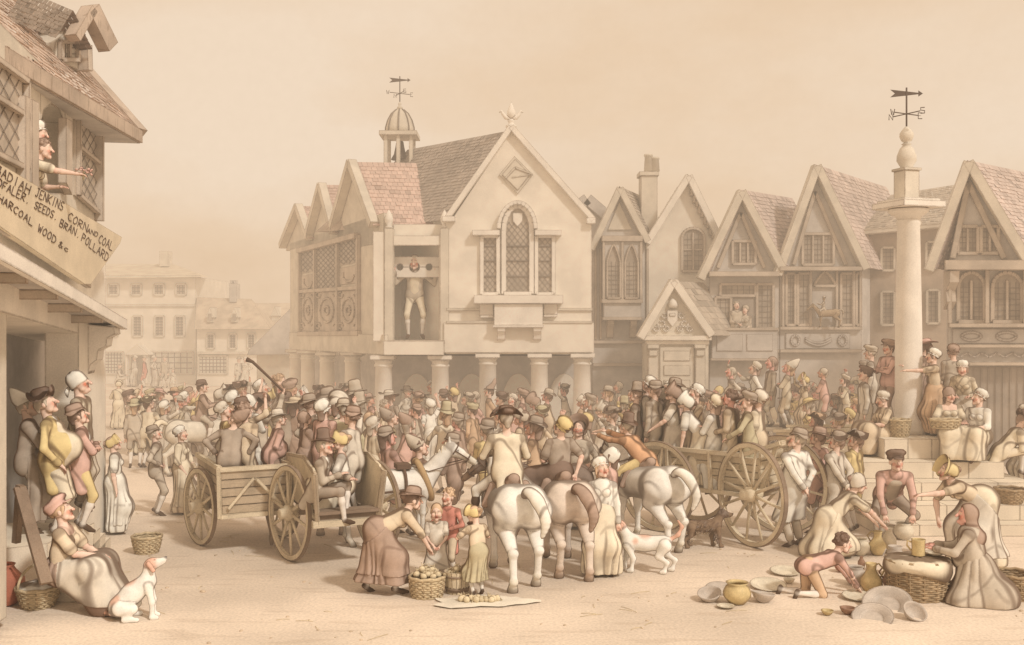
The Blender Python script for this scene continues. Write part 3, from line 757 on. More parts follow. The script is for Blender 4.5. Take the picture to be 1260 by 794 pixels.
PO = Plane(785, 32, 878, 32)
po = empty('porch', (PO.Q(830, 480).x, 32, 0), 'small stone porch with a coat of arms in its steep pediment', 'porch')
mb = MB(); PO.rect(mb, 796, 423, 872, 540, -1.2, 0); PO.poly(mb, [(793, 414), (828, 352), (870, 414)], -1.2, 0); mb.build('wall', M_plaster2, po)
mb = MB(); PO.bar(mb, (787, 416), (828, 346), .24, -.2, .25); PO.bar(mb, (828, 346), (875, 413), .24, -.2, .251); PO.rect(mb, 792, 413, 876, 419, -.2, .2); PO.rect(mb, 795, 419, 873, 424, -.2, .1); mb.build('cornice', M_plaster, po)
e = Vector((1.2, 1.3, 0)); mb = MB(); A, B, C_ = PO.Q(787, 414, .2), PO.Q(828, 346, .2), PO.Q(876, 412, .2)
tiles(mb, B, B+e, C_+e, C_, 9, 9, C_GREYT); tiles(mb, B+e, B, A, A+e, 9, 9, C_GREYT); mb.build('roof', M_tilegrey, po)
for x in (798, 856):
    mb = MB(); PO.rect(mb, x, 424, x+12, 545, 0, .14); PO.rect(mb, x-1, 424, x+13, 429, 0, .2); PO.rect(mb, x+1, 431, x+11, 438, .14, .2); mb.build('pilaster', M_plaster2, po)
mb = MB(); PO.rect(mb, 812, 427, 854, 545, 0, .05); 
for y0, y1 in ((432, 444), (450, 462), (468, 500)): PO.rect(mb, 817, y0, 849, y1, .05, .08)
mb.build('door', M_plaster2, po)
mb = MB()  # coat of arms: shield, crest and mantling
PO.poly(mb, [(821, 382), (834, 382), (834, 394), (827.5, 402), (821, 394)], 0, .1); PO.rect(mb, 824, 386, 831, 389, .1, .13)
cb = PO.Q(828, 375, .06); mb.lathe([(.12, -.1), (.15, 0), (.12, .1), (.03, .2)], cb, 10)
for sg in (-1, 1):
    for (dx, dy, r) in ((10, -2, 4), (14, 8, 5), (8, 14, 4), (20, 14, 4)):
        pts = [(828+sg*(dx+r*math.cos(t)*(1-t*.08)), 390+dy+r*math.sin(t)*(1-t*.08)) for t in (0, .8, 1.6, 2.4, 3.2, 4, 4.8, 5.6)]
        for u, v in zip(pts[:-1], pts[1:]): PO.bar(mb, u, v, .055, 0, .07)
mb.build('coat_of_arms', M_stone, po)

HB = Plane(860, 33, 1062, 33)
hb = empty('gabled_house', (HB.Q(915, 480).x, 33, 0), 'smaller grey gabled house with figures in its first floor opening', 'house')
gable_house(HB, hb, [(860, 344), (910, 237), (961, 334)], [(873, 560), (873, 338), (910, 245), (959, 334), (959, 560)], M_grey, M_plaster2, (2.3, 2.3, 0), 20, 20, C_PINK*1 if False else C_PINK, bw=.25, over=.40)
window(HB, hb, 901, 297, 929, 325, kind='grid', n=5, cols=3, pane=M_glassd, fm=M_timber)
mb = MB(); HB.rect(mb, 873, 334, 959, 340, 0, .5); HB.rect(mb, 873, 404, 959, 408, 0, .14); HB.rect(mb, 873, 430, 959, 434, 0, .2)
HB.bar(mb, (883, 330), (911, 262), .12, 0, .1); HB.bar(mb, (911, 262), (940, 330), .12, 0, .1); mb.build('timber', M_timber, hb)
window(HB, hb, 886, 350, 929, 364, kind='grid', n=6, pane=M_glassd); window(HB, hb, 931, 350, 951, 404, kind='grid', n=3, pane=M_glassd); window(HB, hb, 880, 366, 899, 404, kind='grid', n=3, pane=M_glassd)
mb = MB(); HB.rect(mb, 902, 365, 928, 404, 0, .03); mb.build('opening_shade_panel', M_dgrey, hb)  # flat panel on the wall; its dark colour stands in for shade inside
mb = MB(); HB.rect(mb, 876, 406, 957, 442, 0, .42); mb.build('jetty', M_grey, hb)
mb = MB(); HB.rect(mb, 875, 403.5, 958, 406.5, 0, .47); HB.rect(mb, 875, 441, 958, 444, 0, .46); mb.build('jetty_moulding', M_timber, hb)
for x in (882, 919): mb = MB(); HB.rect(mb, x, 411, x+32, 432, .42, .45); mb.build('panel', M_grey, hb)
hc = empty('gabled_house', (HB.Q(1008, 480).x, 33, 0), 'taller grey gabled house with a mounted figure emblem on its front', 'house')
gable_house(HB, hc, [(954, 339), (1002, 206), (1062, 332)], [(959.5, 560), (959.5, 330), (1002, 212), (1060, 330), (1060, 560)], M_grey, M_plaster2, (4.3, 5.5, 0), 24, 30, C_PINK, bw=.25, over=.38, deep=.12)
window(HB, hc, 987, 288, 1025, 326, kind='grid', n=6, cols=3, pane=M_glassd, fm=M_timber)
mb = MB(); HB.rect(mb, 960, 328, 1061, 333, 0, .45); HB.rect(mb, 960, 402, 1061, 406, 0, .16); HB.rect(mb, 960, 430, 1061, 434, 0, .2)
HB.bar(mb, (976, 326), (1002, 236), .12, 0, .1); HB.bar(mb, (1002, 236), (1040, 326), .12, 0, .1)
for x in (964, 998, 1030, 1051, 1059): HB.rect(mb, x-1.5, 333, x+1.5, 402, 0, .1)
mb.build('timber', M_timber, hc)
window(HB, hc, 967, 337, 978, 400, kind='grid', n=2, pane=M_glassd); window(HB, hc, 981, 337, 996, 400, kind='grid', n=2, pane=M_glassd)
window(HB, hc, 1034, 337, 1049, 400, kind='grid', n=2, pane=M_glassd); window(HB, hc, 1053, 337, 1058, 400, kind='grid', n=1, pane=M_glassd)
window(HB, hc, 1002, 335, 1027, 352, kind='grid', n=4, arch=350, pointed=True, pane=M_glassd)
mb = MB(); HB.rect(mb, 967, 410, 1046, 429, 0, .05)
for c in (978, 1036):
    el = [(c+5*math.cos(t*.52), 419+6*math.sin(t*.52)) for t in range(13)]
    for u, v in zip(el[:-1], el[1:]): HB.bar(mb, u, v, .07, .05, .1)
sw = [(990+3.6*i, 416+6*math.sin(math.pi*i/9)) for i in range(10)]
for dy in (0, 3):
    for u, v in zip(sw[:-1], sw[1:]): HB.bar(mb, (u[0], u[1]+dy), (v[0], v[1]+dy), .06, .05, .1)
mb.build('carved_panel', M_grey, hc)
HD = Plane(1058, 34.5, 1200, 33)
hd = empty('plain_house', (HD.Q(1120, 480).x, 37, 0), 'plain grey house with a long slate roof behind the stone column', 'house')
mb = MB(); HD.poly(mb, [(1062, 540), (1062, 284), (1240, 268), (1240, 540)], -.4, 0); mb.build('wall', wash('mid_wall', 'bfa688', edge=.03, mott=.16), hd)
mb = MB(); A, B, C_, D_ = HD.Q(1096, 240, -3.5), HD.Q(1300, 208, -3.5), HD.Q(1300, 262, .4), HD.Q(1058, 284, .4)
tiles(mb, A, B, C_, D_, 18, 46, C_GREYT*1 if False else C_GREYT, lift=.04); mb.build('roof', M_tilegrey, hd)
mb = MB(); mb.add([A, D_, HD.Q(1058, 284, -7), A+Vector((0, .01, -.01))], [(0, 1, 2)]); mb.build('roof_hip', M_plaster2, hd)
mb = MB(); HD.poly(mb, [(1057, 283), (1242, 266), (1242, 272), (1057, 289)], 0, .45); mb.build('eaves', M_plaster2, hd)
for x0, y0, x1, y1 in ((1085, 305, 1101, 333), (1085, 359, 1101, 400), (1140, 298, 1154, 330), (1141, 357, 1156, 398)): window(HD, hd, x0, y0, x1, y1, kind='grid', n=3, cols=1, pane=M_glassd, fm=M_plaster2)
HE = Plane(1140, 27, 1300, 26)
he = empty('corner_shop_house', (HE.Q(1210, 480).x, 27, 0), 'grey gabled house with round arched bay windows over a dark shopfront', 'house')
gable_house(HE, he, [(1142, 334), (1190, 202), (1262, 322)], [(1166, 620), (1166, 332), (1190, 210), (1262, 330), (1330, 330), (1330, 620)], M_grey, M_plaster2, (4.2, 3.5, 0), 24, 26, C_PINK, bw=.24, over=.45, deep=.05)
window(HE, he, 1178, 279, 1203, 312, kind='grid', n=4, cols=2, pane=M_glassd, fm=M_timber); window(HE, he, 1207, 279, 1228, 312, kind='grid', n=3, cols=2, pane=M_glassd, fm=M_timber)
mb = MB(); HE.rect(mb, 1163, 320, 1330, 332, 0, .5); HE.rect(mb, 1168, 398, 1330, 403, 0, .3); HE.rect(mb, 1168, 424, 1330, 428, 0, .2); HE.rect(mb, 1168, 446, 1330, 450, 0, .3)
HE.bar(mb, (1172, 318), (1191, 226), .14, 0, .12); HE.bar(mb, (1191, 226), (1235, 318), .14, 0, .12)
for x in (1169, 1215, 1262): HE.rect(mb, x-2.5, 332, x+2.5, 398, 0, .25)
mb.build('timber', M_timber, he)
window(HE, he, 1179, 336, 1211, 396, kind='grid', n=5, arch=354, cols=2, pane=M_glassd, frame=.1); window(HE, he, 1221, 336, 1257, 396, kind='grid', n=5, arch=354, cols=2, pane=M_glassd, frame=.1)
mb = MB(); HE.rect(mb, 1172, 405, 1330, 423, 0, .06)
for c in (1195, 1238):
    el = [(c+12*math.cos(t*.52), 414+5*math.sin(t*.52)) for t in range(13)]
    for u, v in zip(el[:-1], el[1:]): HE.bar(mb, u, v, .06, .06, .1)
sc = [(1176+5*i, 437+2.5*math.sin(i*1.7)) for i in range(22)]
for u, v in zip(sc[:-1], sc[1:]): HE.bar(mb, u, v, .05, .0, .08)
mb.build('carved_fascia', M_grey, he)
mb = MB(); HE.rect(mb, 1174, 452, 1330, 600, 0, .04)
for x in range(1180, 1330, 9): HE.rect(mb, x, 453, x+.8, 600, .04, .07)
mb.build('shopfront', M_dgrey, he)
mb = MB(); s0 = HE.Q(1161, 334, .1); mb.prism([s0+Vector((0, -d, z)) for d, z in ((0, 0), (.4, 0), (.36, -.3), (.15, -.5), (.2, -.8), (0, -1.0))], (.25, 0, 0)); mb.build('bracket', M_timber, he)

# ------------------------------------------------------------------ corn chandler's shop on the left
PZ_ = .66
Lf = Plane(0, 12.0, 135, 18.5)
ls = empty('corner_shop', Vector((Lf.Q(60, 600).x, Lf.Q(60, 600).y, 0)), 'pale corner shop with a jettied leaded floor over a shaded doorway', 'shop')
Lo = Plane(-14, 11.7, 119, 17.6)
for q in ([(-190, -160), (50, 78), (50, 243), (-190, 160)], [(80, 108), (119, 150), (119, 280), (80, 262)], [(50, 79), (80, 109), (80, 152), (73, 134), (63, 128), (54, 135), (50, 150)], [(50, 238), (80, 238), (80, 261), (50, 243)]):
    mb = MB(); Lo.poly(mb, q, -.3, 0); mb.build('upper_wall', M_plaster2, ls)
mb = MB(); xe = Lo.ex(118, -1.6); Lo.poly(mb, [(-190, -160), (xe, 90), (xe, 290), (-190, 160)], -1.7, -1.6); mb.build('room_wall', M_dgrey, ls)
mb = MB(); ea, eb_ = Lo.Q(119, 282, -.01), Lo.Q(119, 147, -.01); mb.prism([ea, ea-Lo.n*3, eb_-Lo.n*3, eb_], Lo.u*.02); mb.build('end_wall', M_plaster2, ls)
mb = MB(); Lf.poly(mb, [(-190, 250), (130, 290), (130, 420), (-190, 330)], -1.1, -.02); mb.build('lower_wall', M_plaster, ls)
mb = MB(); ea = Lf.Q(130, 400, -.51); mb.prism([Vector((ea.x, ea.y, .0)), Vector((ea.x, ea.y, 4.6)), Vector((ea.x, ea.y, 4.6))-Lf.n*3, Vector((ea.x, ea.y, 0))-Lf.n*3], -Lf.u*.1); mb.build('end_wall', M_plaster, ls)
mb = MB(); Lf.poly(mb, [(97, 380), (130, 380), (130, 656), (97, 676)], -.50, 0); mb.build('corner_pier', M_plaster, ls)
mb = MB(); xe = Lf.ex(129, -1.15); Lf.poly(mb, [(-20, 380), (xe, 380), (xe, 700), (-20, 700)], -1.3, -1.15); mb.build('back_wall', M_grey, ls)
mb = MB(); Lf.poly(mb, [(-200, 250), (99, 330), (99, 680), (-200, 900)], -2.5, -1.1); mb.build('recess_wall', M_grey, ls)
mb = MB(); Lf.poly(mb, [(-200, 250), (8, 330), (8, 760), (-200, 900)], -1.1, -.05); mb.build('shop_pier', M_plaster2, ls)
mb = MB(); dA = Lf.Q(96.5, 416, -.03); dB = dA-Lf.n*.46; dl = [Vector((dA.x, dA.y, PZ_)), dA, dB, Vector((dB.x, dB.y, PZ_))]; mb.prism(dl, -Lf.u*.05); mb.build('door', M_door, ls)
mb = MB(); Lf.bar(mb, (52, 424), (52, 650), .09, -1.1, -.98); mb.build('door_frame', M_timber, ls)
# pentice slab over the pavement
e0, e1 = Lf.Q(-60, 284, .42), Lf.Q(149, 401, .42); i0, i1 = e0-Lf.n*1.5, e1-Lf.n*1.5
mb = MB(); mb.prism([e0, e1, i1, i0], (0, 0, .06)); mb.build('pentice_soffit', M_grey, ls)
mb = MB(); mb.prism([e0+Vector((0, 0, .065)), e1+Vector((0, 0, .065)), i1+Vector((0, 0, .5)), i0+Vector((0, 0, .5))], (0, 0, .05)); mb.build('pentice_roof', M_stone, ls)
mb = MB(); mb.beam(e0+Lf.n*.04+Vector((0, 0, .02)), e1+Lf.n*.04+Lf.u*.05+Vector((0, 0, .02)), .10, .17); mb.build('pentice_edge', M_stone, ls)
for t in (.3, .47, .64, .81):
    mb = MB(); a = e0.lerp(e1, t); b = i0.lerp(i1, t); mb.beam(a-Vector((0, 0, .06)), b-Vector((0, 0, .06)), .1, .12); mb.build('pentice_joist', M_timber, ls)
mb = MB(); s0 = Lf.Q(108, 404, 0); prof = [(0, .06), (.40, .02), (.42, -.1), (.30, -.16), (.28, -.3), (.16, -.36), (.14, -.52), (.04, -.6), (0, -.75)]
mb.prism([s0+Lf.n*d+Vector((0, 0, z)) for d, z in prof], Lf.u*.5); mb.build('carved_bracket', M_stone, ls)
# roof with its dormer
E1 = P(172, 163, 18.2); E0 = P(0, 54, 12.3); E0 = E0+(E0-E1)*.8; T1 = P(22, -6, 19.0); T0 = T1+(E0-E1)
mb = MB(); tiles(mb, T0, T1, E1, E0, 24, 70, tint(hexc('c9aa8c')), var=.05, lift=.04); mb.build('roof', M_tilered, ls)
mb = MB(); mb.beam(T1, E1+Vector((0, 0, -.02)), .25, .2); mb.beam(E0+Vector((0, 0, -.16)), E1+Vector((0, 0, -.08)), .1, .22); mb.build('bargeboard', M_thatch, ls)
mb = MB(); mb.prism([E0+Vector((0, 0, -.3)), E1+Vector((0, 0, -.2)), E1-Lo.n*1.3+Vector((0, 0, -.2)), E0-Lo.n*1.3+Vector((0, 0, -.3))], (0, 0, .06)); mb.build('eaves_soffit', M_grey, ls)
dm = empty('dormer', P(70, 70, 16.6), 'gabled tiled dormer window high on the left shop roof', 'dormer')
DP = Plane(40, 15.9, 112, 17.2)
mb = MB(); DP.poly(mb, [(67, 73), (68, 52), (87, 30), (103, 62), (101, 88), (68, 74)], -1.0, 0); mb.build('wall', M_plaster2, dm)
mb = MB(); ap_ = DP.Q(90, 13, .35); a1 = DP.Q(70, 47, .3); a2 = DP.Q(113, 60, .35); dv = DP.Q(30, 8, .35)-ap_; dv.z = 0
tiles(mb, ap_+dv*1.0, ap_, a1, a1+dv, 7, 12, tint(hexc('a8937a'))); tiles(mb, ap_, ap_-DP.n*1.2, a2-DP.n*1.2, a2, 8, 6, tint(hexc('9a8570'))); mb.build('roof', M_tilegrey, dm)
mb = MB(); DP.bar(mb, (90, 13), (69, 49), .14, .2, .42); DP.bar(mb, (90, 13), (114, 60), .3, .2, .42); mb.build('bargeboard', M_thatch, dm)
window(DP, dm, 72, 52, 93, 74, kind='grid', n=3, cols=2, frame=.07, pane=M_plaster2)
mb = MB(); DP.bar(mb, (98, 56), (99, 88), .12, 0, .2); mb.build('post', M_timber, dm)
# upper windows
def sk(x, y0): return y0+(x)*.86
def lwin(x0, x1, ytl, ytr, ybl, ybr, name='window', n=6, pane=M_glass):
    mb = MB(); Lo.poly(mb, [(x0, ytl), (x1, ytr), (x1, ybr), (x0, ybl)], 0, .03); wd = mb.build('window', pane, ls)
    mb = MB()
    for p, q in (((x0, ytl), (x1, ytr)), ((x1, ytr), (x1, ybr)), ((x1, ybr), (x0, ybl)), ((x0, ybl), (x0, ytl)), ((x0, (ytl*.6+ybl*.4)), (x1, (ytr*.6+ybr*.4)))): Lo.bar(mb, p, q, .07, .02, .1)
    mb.build('frame', M_timber, wd)
    mb = MB(); W_ = x1-x0
    for sg in (1, -1):
        for k in range(-12, 30):
            c = ytl-W_*1.5+k*W_*1.5/ n*1.6; pts = []
            for t in range(25):
                u = t/24; x = x0+W_*u; y = c+(u if sg > 0 else 1-u)*W_*1.9
                if ytl+(ytr-ytl)*u < y < ybl+(ybr-ybl)*u: pts.append((x, y))
            if len(pts) > 1: Lo.bar(mb, pts[0], pts[-1], .012, .034+.006*(sg > 0), .039+.006*(sg > 0))
    mb.build('lead_lattice', M_line, wd)
lwin(-40, 27, 52, 100, 175, 208, n=6); lwin(92, 117, 141, 160, 240, 262, n=4)
for x0, x1 in ((32, 37), (40, 48), (82, 89)): mb = MB(); Lo.poly(mb, [(x0, 100+x0*.55), (x1, 100+x1*.55), (x1, 240), (x0, 225)], 0, .12); mb.build('window_post', M_timber, ls)
mb = MB(); Lo.bar(mb, (117, 150), (117, 272), .12, .0, .14); mb.build('window_post', M_timber, ls)
# sign board
SG = Plane(-14, 11.2, 150, 18.0)
sg = empty('shop_sign', SG.Q(60, 300), 'long painted board lettered for corn, coal, seeds, bran and charcoal', 'shop sign')
mb = MB(); SG.poly(mb, [(-60, 165), (150, 292), (148, 299), (112, 350), (105, 350), (-60, 238)], 0, .09); bd = mb.build('board', M_signb, sg)
mb = MB(); SG.bar(mb, (-60, 240), (108, 350), .12, -.02, .05); mb.build('moulding', M_timber, sg)
GL = {'A': [[(0,0),(.5,1),(1,0)],[(.2,.4),(.8,.4)]], 'B': [[(0,0),(0,1),(.8,.95),(.8,.6),(0,.52),(.95,.4),(.9,.05),(0,0)]], 'C': [[(1,.85),(.5,1),(0,.6),(.05,.25),(.5,0),(1,.15)]],
 'D': [[(0,0),(0,1),(.7,.9),(1,.5),(.7,.1),(0,0)]], 'E': [[(1,1),(0,1),(0,0),(1,0)],[(0,.5),(.7,.5)]], 'F': [[(1,1),(0,1),(0,0)],[(0,.5),(.7,.5)]], 'H': [[(0,0),(0,1)],[(1,0),(1,1)],[(0,.5),(1,.5)]],
 'I': [[(.5,0),(.5,1)]], 'J': [[(.2,1),(1,1)],[(.7,1),(.7,.15),(.4,0),(.05,.15)]], 'K': [[(0,0),(0,1)],[(1,1),(0,.45),(1,0)]], 'L': [[(0,1),(0,0),(1,0)]], 'M': [[(0,0),(.1,1),(.5,.4),(.9,1),(1,0)]],
 'N': [[(0,0),(0,1),(1,0),(1,1)]], 'O': [[(.5,1),(0,.6),(.1,.15),(.5,0),(.95,.3),(.9,.8),(.5,1)]], 'P': [[(0,0),(0,1),(.9,.9),(.85,.55),(0,.48)]], 'R': [[(0,0),(0,1),(.9,.9),(.85,.58),(0,.5),(1,0)]],
 'S': [[(1,.85),(.5,1),(.05,.8),(.2,.55),(.85,.42),(.9,.1),(.4,0),(0,.15)]], 'W': [[(0,1),(.25,0),(.5,.7),(.75,0),(1,1)]], '.': [[(.4,0),(.55,.08)]], '&': [[(1,0),(.2,.8),(.45,1),(.7,.8),(.1,.25),(.4,0),(1,.4)]], 'c': [[(.9,.45),(.4,.55),(.1,.25),(.45,0),(.95,.1)]]}
def write(text, p0, p1, h, wt):
    n = len(text)
    for i, ch in enumerate(text):
        if ch == ' ' or ch not in GL: continue
        mb = MB()
        t0 = (i+.12)/n; t1 = (i+.86)/n
        bx, by = p0[0]+(p1[0]-p0[0])*t0, p0[1]+(p1[1]-p0[1])*t0; ex, ey = p0[0]+(p1[0]-p0[0])*t1, p0[1]+(p1[1]-p0[1])*t1
        hh = h*.8*(.94+.12*random.random())
        for st in GL[ch]:
            pts = [SG.Q(bx+(ex-bx)*u+hh*v*.3, by+(ey-by)*u-hh*v, .093) for u, v in st]
            for a, b in zip(pts[:-1], pts[1:]):
                d = (b-a).normalized(); s = d.cross(SG.n)*wt*.14; mb.prism([a+s, b+s, b-s, a-s], SG.n*.008)
        mb.build('letter', M_letter, bd)
write('OBADIAH', (-14, 208), (36, 240), 12.5, .032); write('JENKINS', (42, 241), (77, 260), 12.5, .032); write('CORN', (82, 270), (107, 286), 11.5, .034); write('AND', (106, 286), (120, 292), 7, .028); write('COAL', (120, 298), (138, 309), 12, .038)
write('MEDFALER.', (-16, 222), (36, 252), 11.5, .03); write('SEEDS.', (41, 256), (70, 272), 11, .032); write('BRAN.', (72, 278), (98, 294), 10.5, .032); write('POLLARD', (99, 296), (132, 323), 11.5, .036)
write('CHARCOAL', (-10, 242), (40, 279), 10.5, .03); write('WOOD', (45, 284), (68, 301), 11, .032); write('&c', (70, 303), (84, 311), 9, .028)

# ------------------------------------------------------------------ raised pavement and steps at the shop
PZ = .65
def stone_block(mb, c, size, rz): mb.box(c, size, Matrix.Rotation(rz, 3, 'Z'))
pv = empty('shop_terrace', (-6.4, 14, 0), 'raised stone terrace in front of the shop doorway', 'terrace')
ang = math.atan2(Lf.u.y, Lf.u.x)
mb = MB(); p0, p1 = Vector((-6.62, 10.5, 0)), Vector((-6.36, 15.6, 0)); q0, q1 = Vector((-8.6, 10.5, 0)), Vector((-8.0, 15.6, 0))
for p in (p0, p1, q0, q1): p.z = 0
mb.prism([Vector((-7.9, 10.5, 0)), Vector((-7.0, 13.7, 0)), Vector((-6.42, 14.15, 0)), p1, q1, Vector((-9.6, 10.5, 0))], (0, 0, PZ)); mb.build('platform', M_step, pv)
for i in range(3):
    mb = MB(); z = PZ-.16*(i+1); o = Lf.u*(.42*(i+1)); a, b = p1+Vector((0, 0, 0)), q1
    mb.prism([p1-Lf.u*.05, p1+o, q1+o, q1-Lf.u*.05], (0, 0, z)); mb.build('step', M_step, pv)

# ------------------------------------------------------------------ figures: one continuous skin per body, clothes as children
def nv(v): return v/(np.linalg.norm(v)+1e-9)
def rotx(a): c, s = math.cos(a), math.sin(a); return np.array([[1,0,0],[0,c,-s],[0,s,c]])
def roty(a): c, s = math.cos(a), math.sin(a); return np.array([[c,0,s],[0,1,0],[-s,0,c]])
def rotz(a): c, s = math.cos(a), math.sin(a); return np.array([[c,-s,0],[s,c,0],[0,0,1]])
def ik(a, t, l1, l2, pole):
    d = t-a; L0 = np.linalg.norm(d); dr = nv(d); Lq = min(max(L0, abs(l1-l2)+.03), l1+l2-.004)
    x = (l1*l1-l2*l2+Lq*Lq)/(2*Lq); h = math.sqrt(max(l1*l1-x*x, 0))
    pp = V(*pole)-dr*np.dot(V(*pole), dr); pp = nv(pp)
    return a+dr*x+pp*h, a+dr*Lq
SKIN = tint(hexc('f0c8a6')); SKIN2 = tint(hexc('e3ae8b')); SKIN3 = tint(hexc('ebb094')); CHEEK = hexc('d8795c'); EYE_C = hexc('33261e'); LIP = hexc('b4604a'); STK = tint(hexc('efdcbf')); SHOE = hexc('5b493b')
# pose defaults (metres, figure-local: x right, y forward, z up, feet near the origin)
def pose(**k):
    d = dict(pel=(0, 0, .90), lean=2, side=0, twist=0, hp=8, hy=0, hr=(.24, .06, .80), hl=(-.24, .06, .80), fr=(.11, .03, .08), fl=(-.11, -.03, .08),
             er=(.6, -1, -.2), el=(-.6, -1, -.2), kr=(.15, 1, 0), kl=(-.15, 1, 0), toe=(0, 0), hroll=0)
    d.update(k); return d
class Rig: pass
def rig(ps, fat=0.0, female=False, hs=1.0):
    r = Rig(); r.female = female; r.fat = fat
    p = V(*ps['pel']); Rt = rotz(R(ps['twist'])) @ rotx(-R(ps['lean'])) @ roty(R(ps['side'])); r.Rt = Rt
    sw = .165 if female else .195
    hw = .095 if female else .085
    r.p = p; r.chest = p+Rt @ V(0, 0, .30); r.neck = p+Rt @ V(0, -.01, .50)
    r.sh = [p+Rt @ V(s*sw, -.005, .438) for s in (1, -1)]
    Rp = rotz(R(ps['twist']*.5)); r.hip = [p+Rp @ V(s*hw, 0, -.03) for s in (1, -1)]
    r.hand = []; r.elb = []; r.wr = []
    for i, (h, e) in enumerate(((ps['hr'], ps['er']), (ps['hl'], ps['el']))):
        el, wr = ik(r.sh[i], V(*h), .285, .255, e); r.elb.append(el); r.wr.append(wr)
    r.knee = []; r.ank = []
    for i, (f, k) in enumerate(((ps['fr'], ps['kr']), (ps['fl'], ps['kl']))):
        kn, an = ik(r.hip[i], V(*f), .43, .42, k); r.knee.append(kn); r.ank.append(an)
    yaw = R(ps['twist']-ps['hy'])
    r.Rh = rotz(yaw) @ rotx(R(ps['hp'])) @ roty(R(ps['hroll']))
    r.hs = hs
    r.hc = r.neck+(.5*(Rt @ V(0, .0, 1))+.5*(r.Rh @ V(0, 0, 1)))*.068*hs+r.Rh @ V(0, .02, .09)*hs
    r.ps = ps
    return r
def HF(r):   # head frame as a matrix (children: hats, hair)
    m = Matrix([[*(r.Rh[i]*r.hs), r.hc[i]] for i in range(3)]+[[0, 0, 0, 1]]); return m
def body_mesh(r, vox, skin=SKIN, face=True, nose=1.0, bare_arms=True, stock=STK, jowl=0.0, cheek=.55, shoes=SHOE, old=0):
    s = Sdf(.025); Rt = r.Rt; p = r.p; fem = r.female; f = r.fat
    c = skin
    # trunk
    for sx in (1, -1):
        s.rc(p+Rt@V(sx*.07, 0, .02), p+Rt@V(sx*.065, 0, .2), .105, .09, k=.06, g=1, col=c)
        s.rc(p+Rt@V(sx*.065, 0, .2), p+Rt@V(sx*(.085 if not fem else .07), 0, .38), .088, .092, k=.06, g=1, col=c)
        s.rc(p+Rt@V(sx*.04, -.01, .45), r.sh[0 if sx > 0 else 1], .07, .055, k=.05, g=1, col=c)
    s.rc(r.neck-Rt@V(0, 0, .05), r.hc-r.Rh@V(0, .03, .05)*r.hs, .058, .05*r.hs, k=.03, g=1, col=c)
    for i in range(2):
        sg = 1 if i == 0 else -1
        sh, el, wr = r.sh[i], r.elb[i], r.wr[i]
        s.rc(sh, el, .05, .038, k=.03, g=2+i, col=c); m = el+(wr-el)*.3; s.rc(el, m, .038, .04, k=.02, g=2+i, col=c); s.rc(m, wr, .04, .025, k=.02, g=2+i, col=c)
        # hand
        d = nv(wr-el); upv = V(0, 0, 1) if abs(d[2]) < .85 else V(0, 1, 0); sd = nv(np.cross(d, upv)); nn = np.cross(sd, d)
        if r.ps.get('palm'): q = R(r.ps['palm']*(1 if i == 0 else -1)); sd, nn = sd*math.cos(q)+nn*math.sin(q), nn*math.cos(q)-sd*math.sin(q)
        curl = r.ps.get('curl', .5)
        for o in (-.02, .02): s.rc(wr, wr+d*.075+sd*o, .020, .019, k=.02, g=2+i, col=c)
        fr = max(.0088, vox*.62)
        for q, o in enumerate((-.033, -.011, .011, .032)):
            L = (.034, .04, .038, .03)[q]; b = wr+d*.08+sd*o*(1.0)
            k1 = b+d*L+sd*o*.25-nn*L*curl*.5; k2 = k1+nv(d*(1-curl*.5)-nn*curl*1.2+sd*o*3)*L*.9
            s.rc(b-d*.02, k1, fr*1.08, fr, k=.006, g=2+i, col=c); s.rc(k1, k2, fr, fr*.85, k=.006, g=2+i, col=c)
        tb = wr+d*.03; t1 = tb+d*.03-nn*.012+sd*sg*-.042; s.rc(tb, t1, .014, .0115, k=.01, g=2+i, col=c); s.rc(t1, t1+d*.032-nn*.012, .0115, .0095, k=.006, g=2+i, col=c)
        # leg
        hp, kn, an = r.hip[i], r.knee[i], r.ank[i]
        s.rc(hp, kn, .088+f*.02, .054, k=.04, g=4+i, col=c); m = kn+(an-kn)*.35-nv(np.cross(np.cross(V(0, 0, 1), V(1, 0, 0)), an-kn))*0
        s.rc(kn, m, .052, .054, k=.03, g=4+i, col=stock); s.rc(m, an, .054, .033, k=.03, g=4+i, col=stock)
        sd2 = nv(an-kn); fw = V(*(r.ps.get('foot', (sg*.25, 1, 0)))); fw = nv(fw-sd2*np.dot(fw, sd2)*.85)
        if r.ps.get('footdir'): fw = nv(V(*r.ps['footdir'][i]))
        s.rc(an-V(0, 0, .0)-fw*.03, an+fw*.10+V(0, 0, -.035)*(1 if fw[2] > -.5 else 0), .036, .034, k=.02, g=4+i, col=shoes)
        s.rc(an+fw*.10-V(0, 0, .035), an+fw*.165-V(0, 0, .04), .034, .024, k=.02, g=4+i, col=shoes)
    # head
    H_ = r.hs; hc = r.hc; Rh = r.Rh
    def h(x, y, z): return hc+Rh@V(x, y, z)*H_
    s.el(h(0, -.012, .03), V(.078, .098, .094)*H_, Rh, k=.03, g=8, col=c)
    s.rc(h(0, .02, -.02), h(0, .05, -.083-.01*old), .066*H_, .036*H_, k=.03, g=8, col=c)
    for sx in (1, -1):
        s.sp(h(sx*.042, .058, -.03), .028*H_*(1+jowl), k=.02, g=8, col=c)
        s.sp(h(sx*.048, .03, -.07), .028*H_*(1+jowl), k=.03, g=8, col=c)
        s.el(h(sx*.083, -.005, -.005), V(.012, .022, .032)*H_, Rh, k=.01, g=8, col=c)
        s.rc(h(sx*.012, .086, .036), h(sx*.045, .072, .034), .012*H_, .011*H_, k=.015, g=8, col=c)
